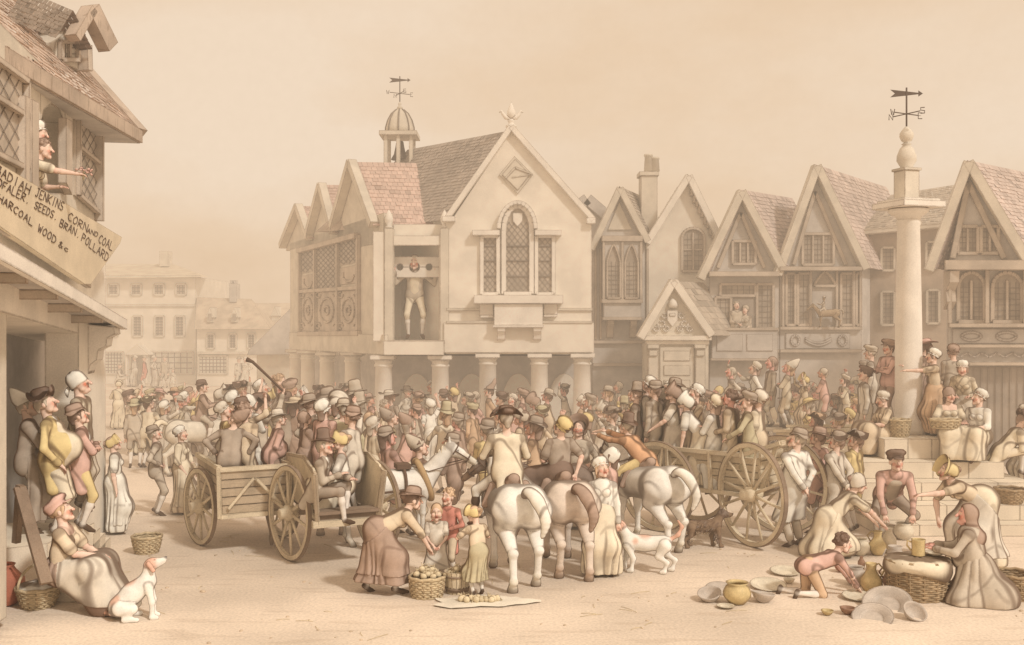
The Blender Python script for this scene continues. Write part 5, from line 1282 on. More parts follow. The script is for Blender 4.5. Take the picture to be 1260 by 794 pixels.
def dog(loc, heading, label, c1, c2, sit=False, s=1.0, vox=.011, shaggy=False, patches=(), hp=0, hy=0):
    root = empty('dog', loc, label, 'dog', None, R(heading), s)
    q = Sdf(.03)
    if sit:
        ch = V(0, .12, .36); ru = V(0, -.14, .13)
        q.rc(ru, V(0, -.02, .25), .105, .10, k=.05, g=1, col=c1); q.rc((0, -.02, .25), ch, .10, .088, k=.05, g=1, col=c1)
        hb = ch+V(0, .02, .10)
        for i, sx in enumerate((1, -1)):
            q.rc((sx*.055, .13, .34), (sx*.06, .17, .17), .045, .028, g=2+i, col=c1); q.rc((sx*.06, .17, .17), (sx*.06, .17, .03), .026, .024, g=2+i, col=c1); q.rc((sx*.06, .17, .02), (sx*.06, .215, .016), .027, .022, g=2+i, col=c1)
            q.rc((sx*.09, -.12, .13), (sx*.115, .0, .13), .078, .05, g=4+i, col=c1); q.rc((sx*.115, .0, .12), (sx*.12, -.06, .035), .035, .025, g=4+i, col=c1); q.rc((sx*.12, -.08, .024), (sx*.125, .04, .022), .027, .024, g=4+i, col=c1)
        tl = [(0, -.22, .06), (-.10, -.28, .05), (-.17, -.22, .07), (-.18, -.15, .12)]
    else:
        ch = V(0, .16, .31); q.rc((0, -.19, .31), (0, .0, .30), .082, .078, k=.05, g=1, col=c1); q.rc((0, .0, .30), ch, .08, .094, k=.05, g=1, col=c1)
        hb = ch+V(0, .09, .10)
        for i, sx in enumerate((1, -1)):
            o = .04*sx
            q.rc((sx*.06, .18, .28), (sx*.06, .16+o, .15), .045, .027, g=2+i, col=c1); q.rc((sx*.06, .16+o, .15), (sx*.06, .18+o, .035), .024, .021, g=2+i, col=c1); q.rc((sx*.06, .18+o, .024), (sx*.06, .215+o, .02), .025, .02, g=2+i, col=c1)
            q.rc((sx*.065, -.21, .29), (sx*.07, -.18-o, .19), .07, .036, g=4+i, col=c1); q.rc((sx*.07, -.18-o, .18), (sx*.07, -.27-o, .12), .032, .022, g=4+i, col=c1); q.rc((sx*.07, -.27-o, .12), (sx*.07, -.24-o, .035), .021, .02, g=4+i, col=c1)
            q.rc((sx*.07, -.24-o, .023), (sx*.07, -.205-o, .02), .024, .02, g=4+i, col=c1)
        tl = [(0, -.26, .35), (0, -.34, .40), (.02, -.38, .48), (.03, -.34, .54)]
    for i in range(3): q.rc(tl[i], tl[i+1], .022-.003*i, .019-.003*i, g=1, col=c2)
    Rh = rotz(-R(hy)) @ rotx(R(hp)); hc = hb+V(0, .02, .06)
    def h(x, y, z): return hc+Rh@V(x, y, z)
    q.rc(ch+V(0, 0, .02), hc-V(0, .02, .02), .07, .055, k=.03, g=1, col=c1)
    q.el(h(0, 0, .01), (.062, .07, .06), Rh, g=6, col=c2); q.rc(h(0, .05, -.01), h(0, .125, -.022), .04, .026, g=6, col=c1); q.rc(h(0, .04, -.035), h(0, .11, -.045), .024, .015, k=.01, g=6, col=c1); q.sp(h(0, .148, -.012), .014, k=.005, g=7, col=EYE_C)
    for sx in (1, -1):
        if shaggy: q.rc(h(sx*.045, -.01, .055), h(sx*.06, .0, .105), .02, .008, k=.01, g=7, col=c2)
        else: q.rc(h(sx*.058, -.01, .035), h(sx*.085, .0, -.045), .020, .022, k=.01, g=7, col=c2)
    if shaggy:
        rr = random.Random(3)
        for i in range(110):
            y = rr.uniform(-.25, .22); a = rr.uniform(-2.6, 2.6); b = V(.085*math.sin(a), y, .30+.085*math.cos(a)); q.rc(b, b+V(.03*math.sin(a), -.03, .012*math.cos(a)-.022), .011, .006, k=.006, g=8+i % 4, col=c1 if i % 3 else c2)
        for i in range(40):
            sx = rr.choice((1, -1)); b = V(sx*.07, rr.choice((.18, -.22))+rr.uniform(-.03, .03), rr.uniform(.08, .22)); q.rc(b, b+V(sx*.015, -.02, -.025), .010, .006, k=.006, g=8+i % 4, col=c2)
        for i in range(26):
            a = rr.uniform(0, 6.28); b = h(.05*math.cos(a), rr.uniform(-.03, .09), .045*math.sin(a)); q.rc(b, b+Rh@V(.02*math.cos(a), -.01, .02*math.sin(a)), .010, .005, k=.006, g=8+i % 3, col=c2)
    pt = [(h(sx*.03, .052, .026), .013, EYE_C, 1) for sx in (1, -1)]+[(V(*c), rr2, c2, .85) for c, rr2 in patches]
    link('body', q.mesh(vox, paint=pt, ink=.012), M_coat, root)
    return root
# ------------------------------------------------------------------ market cross
mx_ = empty('market_cross', (7.95, 20.4, 0), 'tall round stone column on square steps with a carved shaft above its capital', 'market cross')
tiers = [((1088, 1205, 19.4), 1.49), ((1060, 1236, 19.0), 1.11), ((1040, 1275, 18.55), .80), ((1075, 1300, 18.1), .47), ((1082, 1330, 17.7), .2)]
zb = 0
for (x0, x1, d), z in tiers[::-1]:
    a = (x0-CX)/F*d; b = (x1-CX)/F*d; mb = MB(); cxm = 7.95; back_d = 20.4+(20.4-d)
    # each tier is laid from several blocks
    n = 3+int((b-a)/1.6); xs = [a+(b-a)*i/n for i in range(n+1)]
    for i in range(n): mb.prism([(xs[i]+.004, d, zb+.003), (xs[i+1]-.004, d, zb+.003), (xs[i+1]-.004, back_d, zb+.003), (xs[i]+.004, back_d, zb+.003)], (0, 0, z-zb-.003))
    mb.build('step', M_step, mx_); zb = z
c = (7.9, 20.4, 0)
mb = MB(); mb.lathe([(.34, 1.49), (.34, 1.60), (.31, 1.64), (.32, 1.74), (.27, 1.80), (.262, 1.9), (.255, 3.5), (.215, 5.62), (.235, 5.66), (.235, 5.72), (.22, 5.74)], c, 32); mb.build('column', M_stone, mx_)
mb = MB(); mb.lathe([(.22, 5.735), (.24, 5.8), (.34, 5.86), (.40, 5.93), (.36, 5.97)], c, 28); mb.box((7.9, 20.4, 6.03), (.98, .98, .12), Matrix.Rotation(.3, 3, 'Z')); mb.box((7.9, 20.4, 6.115), (.84, .84, .05), Matrix.Rotation(.3, 3, 'Z')); mb.build('capital', M_stone, mx_)
mb = MB(); mb.box((7.86, 20.4, 6.43), (.34, .34, .58), Matrix.Rotation(.3, 3, 'Z')); mb.box((7.86, 20.4, 6.74), (.4, .4, .05), Matrix.Rotation(.3, 3, 'Z')); mb.build('shaft', M_plaster2, mx_)
mb = MB(); mb.lathe([(.14, 6.76), (.12, 6.8), (.19, 6.92), (.185, 7.02), (.13, 7.16), (.07, 7.23), (.1, 7.25), (.05, 7.28), (.10, 7.32), (.135, 7.4), (.13, 7.47), (.08, 7.54), (.03, 7.6)], (7.86, 20.4, 0), 24); mb.build('finial', M_plaster2, mx_)
weathervane('weathervane', (7.86, 20.4, 7.56), .78, 'iron weathervane with lettered arms on top of the market column')

# ------------------------------------------------------------------ carts
def wheel(root, c, rad, axis_rz, n=10, wd=.07, m=None):
    m = m or M_cartwoodl
    M = Matrix.Translation(c) @ Matrix.Rotation(axis_rz, 4, 'Z')      # local x = axle
    w = empty('wheel', (0, 0, 0)); w.parent = root; w.matrix_local = M
    I = Matrix.Identity(4)
    mb = MB(); N_ = 40
    ri, ro = rad-.085, rad-.012; vs = []; fs = []
    for i in range(N_):
        a = 2*math.pi*i/N_
        for r_, x in ((ri, -wd/2), (ro, -wd/2), (ro, wd/2), (ri, wd/2)): vs.append((x, r_*math.cos(a), r_*math.sin(a)))
    for i in range(N_):
        j = (i+1) % N_
        for k in range(4): k2 = (k+1) % 4; fs.append((i*4+k, i*4+k2, j*4+k2, j*4+k))
    mb.add(vs, fs); mb.build('rim', m, w, I)
    mb = MB(); vs = []; fs = []
    for i in range(N_):
        a = 2*math.pi*i/N_
        for r_, x in ((ro+.002, -wd/2-.003), (rad, -wd/2-.003), (rad, wd/2+.003), (ro+.002, wd/2+.003)): vs.append((x, r_*math.cos(a), r_*math.sin(a)))
    for i in range(N_):
        j = (i+1) % N_
        for k in range(4): k2 = (k+1) % 4; fs.append((i*4+k, i*4+k2, j*4+k2, j*4+k))
    mb.add(vs, fs); mb.build('tyre', M_cartdark, w, I)
    mb = MB(); mb.lathe([(.05, -.20), (.08, -.19), (.085, -.10), (.125, -.07), (.13, .07), (.09, .10), (.08, .19), (.05, .20)], (0, 0, 0), 18, Matrix.Rotation(R(90), 3, 'Y')); mb.build('hub', m, w, I)
    for i in range(n):
        a = 2*math.pi*(i+.3)/n; mb = MB(); u = Vector((0, math.cos(a), math.sin(a)))
        mb.tube([u*.11+Vector((.01, 0, 0)), u*.3, u*(ri+.01)], [.032, .027, .022], 6); mb.build('spoke', m, w, I)
    return w
def lbox(name, root, c, size, m, M=None):
    mb = MB(); mb.box(c, size, M); return mb.build(name, m, root, Matrix.Identity(4))
def planks(name, root, pts_bot, pts_top, n, th, m):
    """board panel between a bottom and a top edge, each laid as n planks"""
    mb = MB(); a, b = map(Vector, pts_bot); c, d = map(Vector, pts_top); nn = (b-a).cross(c-a).normalized()*th
    for i in range(n):
        t0, t1 = i/n+.012, (i+1)/n-.012
        mb.prism([a.lerp(c, t0), b.lerp(d, t0), b.lerp(d, t1), a.lerp(c, t1)], nn)
    return mb.build(name, m, root, Matrix.Identity(4))
def bars(name, root, segs, w, h, m):
    for a, b in segs:
        mb = MB(); mb.beam(a, b, w, h); mb.build(name, m, root, Matrix.Identity(4))
I4 = Matrix.Identity(4)
# left cart with the braced tailboard
c1p = G(296, 676)+Vector((0, .35, 0))
k1 = empty('farm_cart', c1p, 'high sided farm cart with a braced tailboard, leftmost of the carts', 'cart', 'two wheeled farm carts', R(27)); k1.scale = (.86, 1, 1)
for sx in (-1, 1): wheel(k1, (sx*.80, .35, .64), .64, R(15), 10)
planks('tailboard', k1, ((-.60, -.62, .66), (.52, -.62, .66)), ((-.66, -.74, 1.36), (.58, -.74, 1.36)), 5, .04, M_cartwood)
planks('side_board', k1, ((-.60, -.62, .66), (-.60, 1.2, .66)), ((-.66, -.74, 1.36), (-.66, 1.3, 1.36)), 5, .04, M_cartwood)
planks('side_board', k1, ((.56, -.62, .66), (.56, 1.2, .66)), ((.62, -.74, 1.36), (.62, 1.3, 1.36)), 5, .04, M_cartwood)
planks('front_board', k1, ((-.60, 1.2, .66), (.56, 1.2, .66)), ((-.66, 1.3, 1.36), (.62, 1.3, 1.36)), 5, .04, M_cartwood)
lbox('bed', k1, (-.02, .3, .62), (1.16, 1.9, .06), M_cartwood)
bars('tailboard_brace', k1, [((-.50, -.68, .74), (-.06, -.78, 1.22)), ((-.02, -.79, 1.20), (.46, -.70, .76))], .09, .05, M_cartwoodl)
bars('rail', k1, [((-.70, -.77, 1.38), (.64, -.77, 1.38)), ((-.68, -.68, .62), (.62, -.68, .62)), ((-.66, -.72, 1.39), (-.66, 1.3, 1.39)), ((.62, -.72, 1.39), (.62, 1.3, 1.39))], .08, .07, M_cartwoodl)
bars('post', k1, [((-.66, -.70, .60), (-.70, -.78, 1.42)), ((.60, -.70, .60), (.64, -.78, 1.42))], .07, .07, M_cartwoodl)
bars('shaft', k1, [((-.40, 1.2, .66), (-.36, 3.2, .95)), ((.36, 1.2, .66), (.34, 3.2, .95))], .07, .08, M_cartwood)
mb = MB(); mb.tube([(-.82, .35, .64), (.82, .35, .64)], .05, 8); mb.build('axle', M_cartdark, k1, I4)
mb = MB(); mb.tube([(.3, -.3, .6), (.38, -.32, .3), (.4, -.32, .16)], .035, 8); mb.lathe([(.05, -.03), (.10, -.02), (.10, .02), (.05, .03)], (.4, -.32, .12), 12, Matrix.Rotation(R(90), 3, 'Y')); mb.build('prop', M_cartdark, k1, I4)
# second cart, open at the back, pale sides
c2p = G(408, 688)+Vector((0, .2, 0))
k2 = empty('farm_cart', c2p, 'open backed two wheeled cart with curved pale sides and people sitting in it', 'cart', 'two wheeled farm carts', R(24)); k2.scale = (.86, 1, 1)
for sx in (-1, 1): wheel(k2, (sx*.82, .0, .74), .74, R(15), 10)
def side_curved(root, x, name, m, flip=1):
    prof = [(-.85, .80), (-.98, 1.42), (-.80, 1.53), (-.2, 1.60), (.5, 1.58), (1.15, 1.50), (1.1, .80)]
    mb = MB(); mb.prism([(x+.10*flip*max(0, z-.8), y, z) for y, z in prof], (.045*flip, 0, 0)); return mb.build(name, m, root, I4)
side_curved(k2, .50, 'side_board', M_cartwoodl, 1); side_curved(k2, -.50, 'side_board', M_cartwoodl, -1)
bars('side_rail', k2, [((.60, -.98, 1.44), (.60, -.2, 1.62)), ((.60, -.2, 1.62), (.60, 1.15, 1.52)), ((-.60, -.98, 1.44), (-.60, -.2, 1.62)), ((-.60, -.2, 1.62), (-.60, 1.15, 1.52))], .05, .05, M_cartwood)
lbox('tail_seat', k2, (0, -.80, .86), (1.12, .30, .05), M_cartdark); lbox('tail_bar', k2, (0, -.90, .70), (1.28, .10, .10), M_cartwoodl); lbox('tail_panel', k2, (0, -.86, .79), (1.0, .03, .09), M_cartdark)
lbox('bed', k2, (0, .15, .76), (1.0, 1.9, .05), M_cartdark)
planks('front_board', k2, ((-.50, 1.12, .80), (.50, 1.12, .80)), ((-.55, 1.14, 1.40), (.55, 1.14, 1.40)), 4, .04, M_cartwood)
bars('shaft', k2, [((-.42, 1.1, .78), (-.38, 3.1, 1.0)), ((.42, 1.1, .78), (.38, 3.1, 1.0))], .07, .08, M_cartwood)
mb = MB(); mb.tube([(-.84, 0, .74), (.84, 0, .74)], .05, 8); mb.build('axle', M_cartdark, k2, I4)
bars('corner_post', k2, [((-.54, -.90, .66), (-.62, -1.0, 1.46)), ((.54, -.90, .66), (.62, -1.0, 1.46))], .06, .07, M_cartwood)
# hay wagon on the right
wp = G(926, 672)
wg = empty('wagon', wp, 'planked wagon with large spoked wheels, crowded with people', 'wagon', None, R(50))
wheel(wg, (-.05, 0, .86), .86, R(-24), 12, .075); wheel(wg, (.02, 1.85, .80), .80, R(-4), 12, .075)
wheel(wg, (1.32, .1, .86), .86, 0, 12, .075); wheel(wg, (1.32, 1.85, .80), .80, 0, 12, .075)
B0, B1 = .02, 2.75
for xa, xb in ((.30, .24), (1.08, 1.14)): planks('side_board', wg, ((xa+(.07 if xa < 1 else 0), B0, .80), (xa, B1, .80)), ((xb, B0-.03, 1.42), (xb, B1+.08, 1.42)), 5, .05, M_cartwoodl)
planks('tailboard', wg, ((1.04, B0, .80), (.30, B0, .80)), ((1.10, B0-.05, 1.52), (.24, B0-.05, 1.52)), 5, .04, M_cartwoodl)
planks('front_board', wg, ((1.04, B1, .80), (.32, B1, .80)), ((1.10, B1+.06, 1.42), (.26, B1+.06, 1.42)), 5, .04, M_cartwood)
lbox('bed', wg, (.69, 1.4, .77), (.74, 2.7, .06), M_cartwood)
bars('rail', wg, [((.20, .25, 1.46), (.20, B1+.12, 1.46)), ((1.18, -.05, 1.46), (1.18, B1+.12, 1.46)), ((.25, .02, .78), (.25, B1+.05, .78))], .09, .07, M_cartwoodl)
bars('raised_rail', wg, [((.17, .32, 1.45), (.15, -.42, 1.72)), ((1.18, .30, 1.45), (1.18, -.42, 1.72)), ((1.18, -.40, 1.72), (.15, -.40, 1.71))], .08, .07, M_cartwoodl)
bars('side_post', wg, [((.22, y, .76), (.17, y, 1.48)) for y in (.9, 1.75, 2.65)]+[((.26, .0, .78), (.17, -.36, 1.70))], .05, .08, M_cartwoodl)
mb = MB(); mb.tube([(1.4, .05, .86), (-.12, 0, .86)], .05, 8); mb.build('axle', M_cartdark, wg, I4)
mb = MB(); mb.tube([(1.4, 1.85, .80), (-.1, 1.85, .80)], .05, 8); mb.build('axle', M_cartdark, wg, I4)
# smaller cart in the crowd behind the wagon
k4p = Vector(((1030-CX)/F*22.5, 22.5, 0))
k4 = empty('farm_cart', k4p, 'small pale cart half buried in the crowd near the market column', 'cart', 'two wheeled farm carts', R(62))
for sx in (-1, 1): wheel(k4, (sx*.62, .1, .6), .6, 0, 10)
lbox('bed', k4, (0, .1, .8), (1.1, 2.0, .06), M_cartwood)
for sx in (-1, 1): planks('side_board', k4, ((sx*.54, -.9, .84), (sx*.54, 1.1, .84)), ((sx*.60, -.98, 1.40), (sx*.60, 1.2, 1.28)), 4, .04, M_cartwoodl)
planks('front_board', k4, ((-.54, 1.1, .84), (.54, 1.1, .84)), ((-.6, 1.2, 1.28), (.6, 1.2, 1.28)), 4, .04, M_cartwoodl); planks('tailboard', k4, ((-.54, -.9, .84), (.54, -.9, .84)), ((-.6, -.98, 1.4), (.6, -.98, 1.4)), 4, .04, M_cartwoodl)
bars('rail', k4, [((sx*.62, -1.05, 1.44), (sx*.62, 1.25, 1.31)) for sx in (-1, 1)], .07, .06, M_cartwoodl)
# low trestle stage behind the crowd on the right
sg2 = empty('trestle_stage', (8.0, 27.2, 0), 'low plank stage raised on trestles before the gabled houses', 'stage')
mb = MB()
for i in range(7): mb.box((8.3, 26.4+i*.26, .93), (6.4, .25, .05))
mb.build('deck', M_cartwood, sg2)
for x in (5.4, 7.4, 9.4, 11.3):
    mb = MB(); mb.beam((x, 26.4, .9), (x-.25, 26.2, 0), .09, .09); mb.beam((x, 28.0, .9), (x+.25, 28.2, 0), .09, .09); mb.beam((x, 26.2, .87), (x, 28.2, .87), .09, .08); mb.build('trestle', M_cartdark, sg2)

# ------------------------------------------------------------------ baskets and crockery
def basket(loc, r0, r1, h, label, m=None, name='basket', group=None, handle=False, oval=1.0, rz=0, rows=None, lid=None, content=None, cat='basket', parentless=True):
    m = m or M_wicker; root = empty(name, loc, label, cat, group, rz)
    rows = rows or max(5, int(h/.028)); n = 44; mb = MB()
    for j in range(rows):
        z = h*(j+.5)/rows; r = r0+(r1-r0)*(z/h)**.7; th = h/rows*.56
        pts = [Vector((math.cos(2*math.pi*i/n)*(r+.010*math.sin(math.pi*i*14/n*2+(j % 2)*math.pi))*oval, math.sin(2*math.pi*i/n)*(r+.010*math.sin(math.pi*i*14/n*2+(j % 2)*math.pi)), z)) for i in range(n)]
        vs = []; fs = []
        for i, p in enumerate(pts):
            rad = Vector((p.x, p.y, 0)).normalized()
            for q in range(6):
                a = 2*math.pi*q/6; vs.append(p+rad*math.cos(a)*th*.8+Vector((0, 0, math.sin(a)*th)))
        for i in range(n):
            i2 = (i+1) % n
            for q in range(6): q2 = (q+1) % 6; fs.append((i*6+q, i2*6+q, i2*6+q2, i*6+q2))
        mb.add(vs, fs, True)
    mb.lathe([(.001, .01), (r0*.98, .01), (r0*.98, .03), (.001, .03)], (0, 0, 0), 20, Matrix.Diagonal((oval, 1, 1)))
    mb.build('weave', m, root, I4)
    mb = MB()
    for i in range(14):
        a = 2*math.pi*(i+.25)/14; mb.tube([((r0+.006)*math.cos(a)*oval, (r0+.006)*math.sin(a), 0), ((r1*.6+r0*.4+.012)*math.cos(a)*oval, (r1*.6+r0*.4+.012)*math.sin(a), h*.5), (r1*math.cos(a)*oval, r1*math.sin(a), h)], .010, 5)
    mb.build('stakes', M_wickerd, root, I4)
    mb = MB(); mb.tube([(r1*math.cos(2*math.pi*i/24)*oval, r1*math.sin(2*math.pi*i/24), h+.008*math.sin(i*2.1)) for i in range(25)], .022, 8); mb.build('rim', m, root, I4)
    if handle:
        mb = MB(); mb.tube([(r1*math.cos(a)*oval, 0, h+(.26 if handle is True else handle)*math.sin(a)) for a in [math.pi*i/14 for i in range(15)]], .018, 8); mb.build('handle', m, root, I4)
    return root
def pot(loc, prof, label, m, name='pot', group=None, rot=None, handles=0, cat=None, rz=0, hy=None):
    root = empty(name, loc, label, cat or name.replace('_', ' '), group, rz)
    M = rot or Matrix.Identity(3)
    h = max(p[1] for p in prof); t = .012
    full = [(.001, 0)]+[(r, z) for r, z in prof]+[(prof[-1][0]-t, prof[-1][1]+.002)]+[(max(r-t, .002), max(z, t)) for r, z in prof[-2::-1]]+[(.001, t)]
    mb = MB(); mb.lathe(full, (0, 0, 0), 32, M); mb.build('vessel', m, root, I4)
    rm = max(p[0] for p in prof)
    if handles:
        for sx in ((1,) if handles == 1 else (1, -1)):
            a, b = (hy or (h*.9, h*.45)); ra = min(p[0] for p in prof if abs(p[1]-a) < h*.2) if True else rm
            mb = MB(); mb.tube([M @ Vector((sx*ra*.9, 0, a)), M @ Vector((sx*(ra+.05), 0, a+.02)), M @ Vector((sx*(rm+.05), 0, (a+b)/2+.01)), M @ Vector((sx*rm*.95, 0, b))], .012, 8); mb.build('handle', m, root, I4)
    return root
PLATE = [(.08, .0), (.09, .004), (.115, .012), (.125, .034), (.185, .046), (.198, .056), (.204, .050)]
BOWL = [(.06, .0), (.07, .01), (.12, .05), (.15, .10), (.16, .125)]
JUG = [(.07, 0), (.10, .02), (.15, .11), (.145, .19), (.085, .27), (.065, .31), (.07, .37), (.085, .40)]
POTP = [(.08, 0), (.11, .015), (.18, .10), (.185, .16), (.15, .23), (.12, .255), (.15, .285)]
VASE = [(.05, 0), (.07, .02), (.10, .12), (.095, .2), (.05, .27), (.04, .31), (.055, .34)]
def tl(a, b=0): return (Matrix.Rotation(R(a), 3, 'X') @ Matrix.Rotation(R(b), 3, 'Y'))
# left foreground
bl = basket(G(45, 748)+Vector((0, .05, 0)), .17, .27, .26, 'round wicker basket with a hoop handle and linen cover beside the red jug', handle=.30, rz=.9, m=M_wicker)
mb = MB(); mb.lathe([(.255, .25), (.25, .29), (.19, .315), (.10, .33), (.001, .335)], (0, 0, 0), 28, None, lambda v, a, j: v+Vector((0, 0, .012*math.sin(5*a+j)))); mb.build('linen_cover', FIG['white'], bl, I4)
pot(G(4, 744), [(.15, 0), (.2, .03), (.27, .2), (.26, .34), (.16, .45), (.13, .5), (.15, .53)], 'large red earthenware jug at the foot of the terrace wall', M_potr, 'jug', handles=1, hy=(.48, .28), rz=-.5, cat='jug')
basket(G(178, 682)+Vector((0, .1, 0)), .16, .23, .27, 'empty deep wicker basket standing alone beyond the spotted dog', rz=.2)
rail = empty('handrail', G(30, 650), 'dark weathered plank rail slanting down beside the terrace steps', 'handrail')
mb = MB(); a = P(24, 600, 13.25); b = P(57, 718, 12.75); mb.beam(a, b, .15, .05); mb.build('plank', M_cartdark, rail)
mb = MB(); mb.beam(a+Vector((0, .02, .03)), P(20, 668, 13.3), .08, .08); mb.build('post', M_cartdark, rail)
seat = lab(MB().box((G(78, 742).x, G(78, 742).y+.25, .19), (.6, .45, .38)).build('stone_block', M_step), 'low stone block the young woman in the pink cap sits on', 'stone block')
# fruit selling group in the middle
pb_ = G(524, 738)+Vector((0, .18, 0)); basket(pb_, .20, .24, .27, 'wide wicker basket heaped with turnips in front of the bending woman', m=M_wicker)
bk_ = G(562, 733)+Vector((0, .16, 0)); bu = empty('bucket', bk_, 'wooden bucket full of vegetables between the boy and the small girl', 'bucket')
mb = MB()
for i in range(16):
    a0, a1 = 2*math.pi*(i+.04)/16, 2*math.pi*(i+.96)/16; r0, r1 = .15, .185
    mb.prism([(r0*math.cos(a0), r0*math.sin(a0), 0), (r0*math.cos(a1), r0*math.sin(a1), 0), (r1*math.cos(a1), r1*math.sin(a1), .30), (r1*math.cos(a0), r1*math.sin(a0), .30)], tuple(-.015*math.cos((a0+a1)/2) if q == 0 else (-.015*math.sin((a0+a1)/2) if q == 1 else 0) for q in range(3)))
mb.build('staves', M_cartwoodl, bu, I4)
for z in (.07, .24):
    r_ = .15+.035*z/.3+.004; mb = MB(); mb.lathe([(r_, z-.012), (r_+.006, z-.012), (r_+.006, z+.012), (r_, z+.012)], (0, 0, 0), 28, cap=False); mb.build('hoop', M_cartdark, bu, I4)
mb = MB(); mb.lathe([(.001, .03), (.16, .03), (.16, .20), (.001, .20)], (0, 0, 0), 20); mb.build('bottom', M_cartdark, bu, I4)
M_veg = wash('turnip_skin', 'dcc294', rim=.8, mott=.2, mscale=9)
def veg_mesh(seed):
    rr = random.Random(seed); mb = MB(); mb.lathe([(.001, -.045), (.03, -.036), (.048, -.005), (.045, .02), (.02, .037), (.008, .04)], (0, 0, 0), 14, tl(rr.uniform(-30, 30), rr.uniform(-30, 30)))
    for i in range(3):
        a = rr.uniform(0, 6.28); mb.tube([(0, 0, .03), (.02*math.cos(a), .02*math.sin(a), .06), (.05*math.cos(a), .05*math.sin(a), .075)], [.005, .006, .002], 5)
    me = mb.build('turnip', M_veg); d = me.data; bpy.data.objects.remove(me); return d
VG = [veg_mesh(i) for i in range(4)]
def scatter_veg(c, z, r, n, label, group, layers=1):
    k = 0
    for l in range(layers):
        m = n if l == 0 else max(3, n//3); rr_ = r if l == 0 else r*.45
        for i in range(m):
            a = 2*math.pi*i/m+l*.4; q = rr_*(1 if i % 2 == 0 else .5); o = link('turnip', VG[(i+l) % 4]); o.location = (c[0]+q*math.cos(a), c[1]+q*math.sin(a), z+l*.06+.012*(i % 3)); o.rotation_euler = (0, 0, a*3)
            lab(o, label, 'turnip', group)
lbl = lambda x: x
scatter_veg(pb_, .29, .15, 14, 'small pale turnip heaped in the wide wicker basket', 'turnips heaped in the wicker basket', 2)
scatter_veg(bk_, .25, .10, 9, 'small pale turnip in the wooden bucket', 'turnips in the bucket', 2)
# cloth on the ground with turnips
cl = MB(); cc = G(592, 742); NN = 40; vs = [Vector((0, 0, .02))]; fs = []
for ring in range(1, 9):
    for i in range(NN):
        a = 2*math.pi*i/NN; rx = .66*(1+.13*math.sin(3*a+1)+.10*math.sin(5*a+2)+.06*math.sin(9*a)); ry = .30*(1+.18*math.sin(2*a+.5)+.14*math.sin(5*a)); q = ring/8
        vs.append(Vector((rx*math.cos(a)*q, ry*math.sin(a)*q, .014+.012*(1-q)+.010*abs(math.sin(7*a+3*q))*q)))
for i in range(NN): fs.append((0, 1+i, 1+(i+1) % NN))
for ring in range(7):
    for i in range(NN): a = 1+ring*NN+i; b = 1+ring*NN+(i+1) % NN; fs.append((a, a+NN, b+NN, b))
cl.add(vs, fs, True); o = cl.build('ground_cloth', M_sheet); o.location = cc; lab(o, 'pale cloth spread on the ground with turnips laid out on it', 'cloth')
for i in range(13):
    o = link('turnip', VG[i % 4]); o.location = (cc[0]-.26+.04*i+.02*math.sin(i*5), cc[1]+.05*math.sin(i*2.3), .055); o.rotation_euler = (.3*i, .4*i, i); lab(o, 'small pale turnip laid out on the ground cloth', 'turnip', 'turnips on the ground cloth')
# crockery stall, lower right
pot(G(907, 743), POTP, 'round yellow glazed pot with a wide rim among the left hand dishes', M_pot, 'cooking_pot', cat='pot')
pot(G(874, 739), BOWL, 'shallow pewter dish tilted on the ground left of the yellow pot', M_pewter, 'dish', rot=tl(18, -10)*1, cat='dish')
pot(G(886, 728), PLATE, 'pewter plate half hidden behind the round yellow pot', M_pewter, 'plate', rot=tl(12), cat='plate')
pot(G(945, 723), [(r*1.25, z) for r, z in PLATE], 'broad pale plate lying flat, right of the yellow pot', M_potp, 'plate', rot=tl(8), cat='plate')
pot(G(938, 741), BOWL, 'deep pewter bowl standing in front of the broad pale plate', M_pewter, 'bowl', rot=tl(-6, 8), cat='bowl')
pot(G(966, 706), [(r*1.1, z) for r, z in PLATE], 'pale plate lying farthest back on the open ground', M_potp, 'plate', rot=tl(6), cat='plate')
pot(G(971, 718), [(r*.5, z*.55) for r, z in BOWL], 'tiny saucer on the ground between two pale plates', M_potp, 'saucer', cat='saucer')
pot(G(1055, 737), [(r*1.0, z) for r, z in PLATE], 'pale plate under the hands of the crawling boy', M_potp, 'plate', rot=tl(6), cat='plate')
pot(G(1072, 729), JUG, 'plump yellow glazed jug in front of the brown jar', M_pot, 'jug', handles=1, hy=(.37, .2), rz=.2, cat='jug')
pot(G(1056, 722)+Vector((0, .12, 0)), [(r*.8, z*.9) for r, z in POTP], 'grey pot partly behind the plump yellow jug', M_pewter, 'pot', cat='pot')
pot(G(1099, 726)+Vector((0, .05, 0)), [(r*.85, z*.85) for r, z in JUG], 'squat brown jar with two lugs beside the yellow jug', M_potb, 'jar', handles=2, cat='jar')
pot(G(1092, 748)+Vector((0, 0, .02)), [(r*1.55, z*1.3) for r, z in PLATE], 'very large pewter platter propped up in front of the jars', M_pewter, 'platter', rot=tl(26, -14), cat='platter')
pot(G(1074, 762), [(r*1.25, z) for r, z in PLATE], 'pewter plate tilted forward at the very front of the stall', M_pewter, 'plate', rot=tl(24, -12), cat='plate')
pot(G(1121, 760), [(r*.95, z*1.1) for r, z in BOWL], 'deep pewter bowl lying on its side by the hamper', M_pewter, 'bowl', rot=tl(38, 10), cat='bowl')
pot(G(1043, 756), [(r*.62, z*.7) for r, z in BOWL], 'small dark bowl in front of the crawling boy', M_potb, 'bowl', cat='bowl')
pot(G(1057, 682), POTP, 'pale round pot beside the kneeling woman\'s knees', M_potp, 'pot', cat='pot') if False else pot(G(1057, 683), [(r*.9, z*.9) for r, z in POTP], 'pale round pot at the knees of the kneeling woman', M_potp, 'pot', cat='pot')
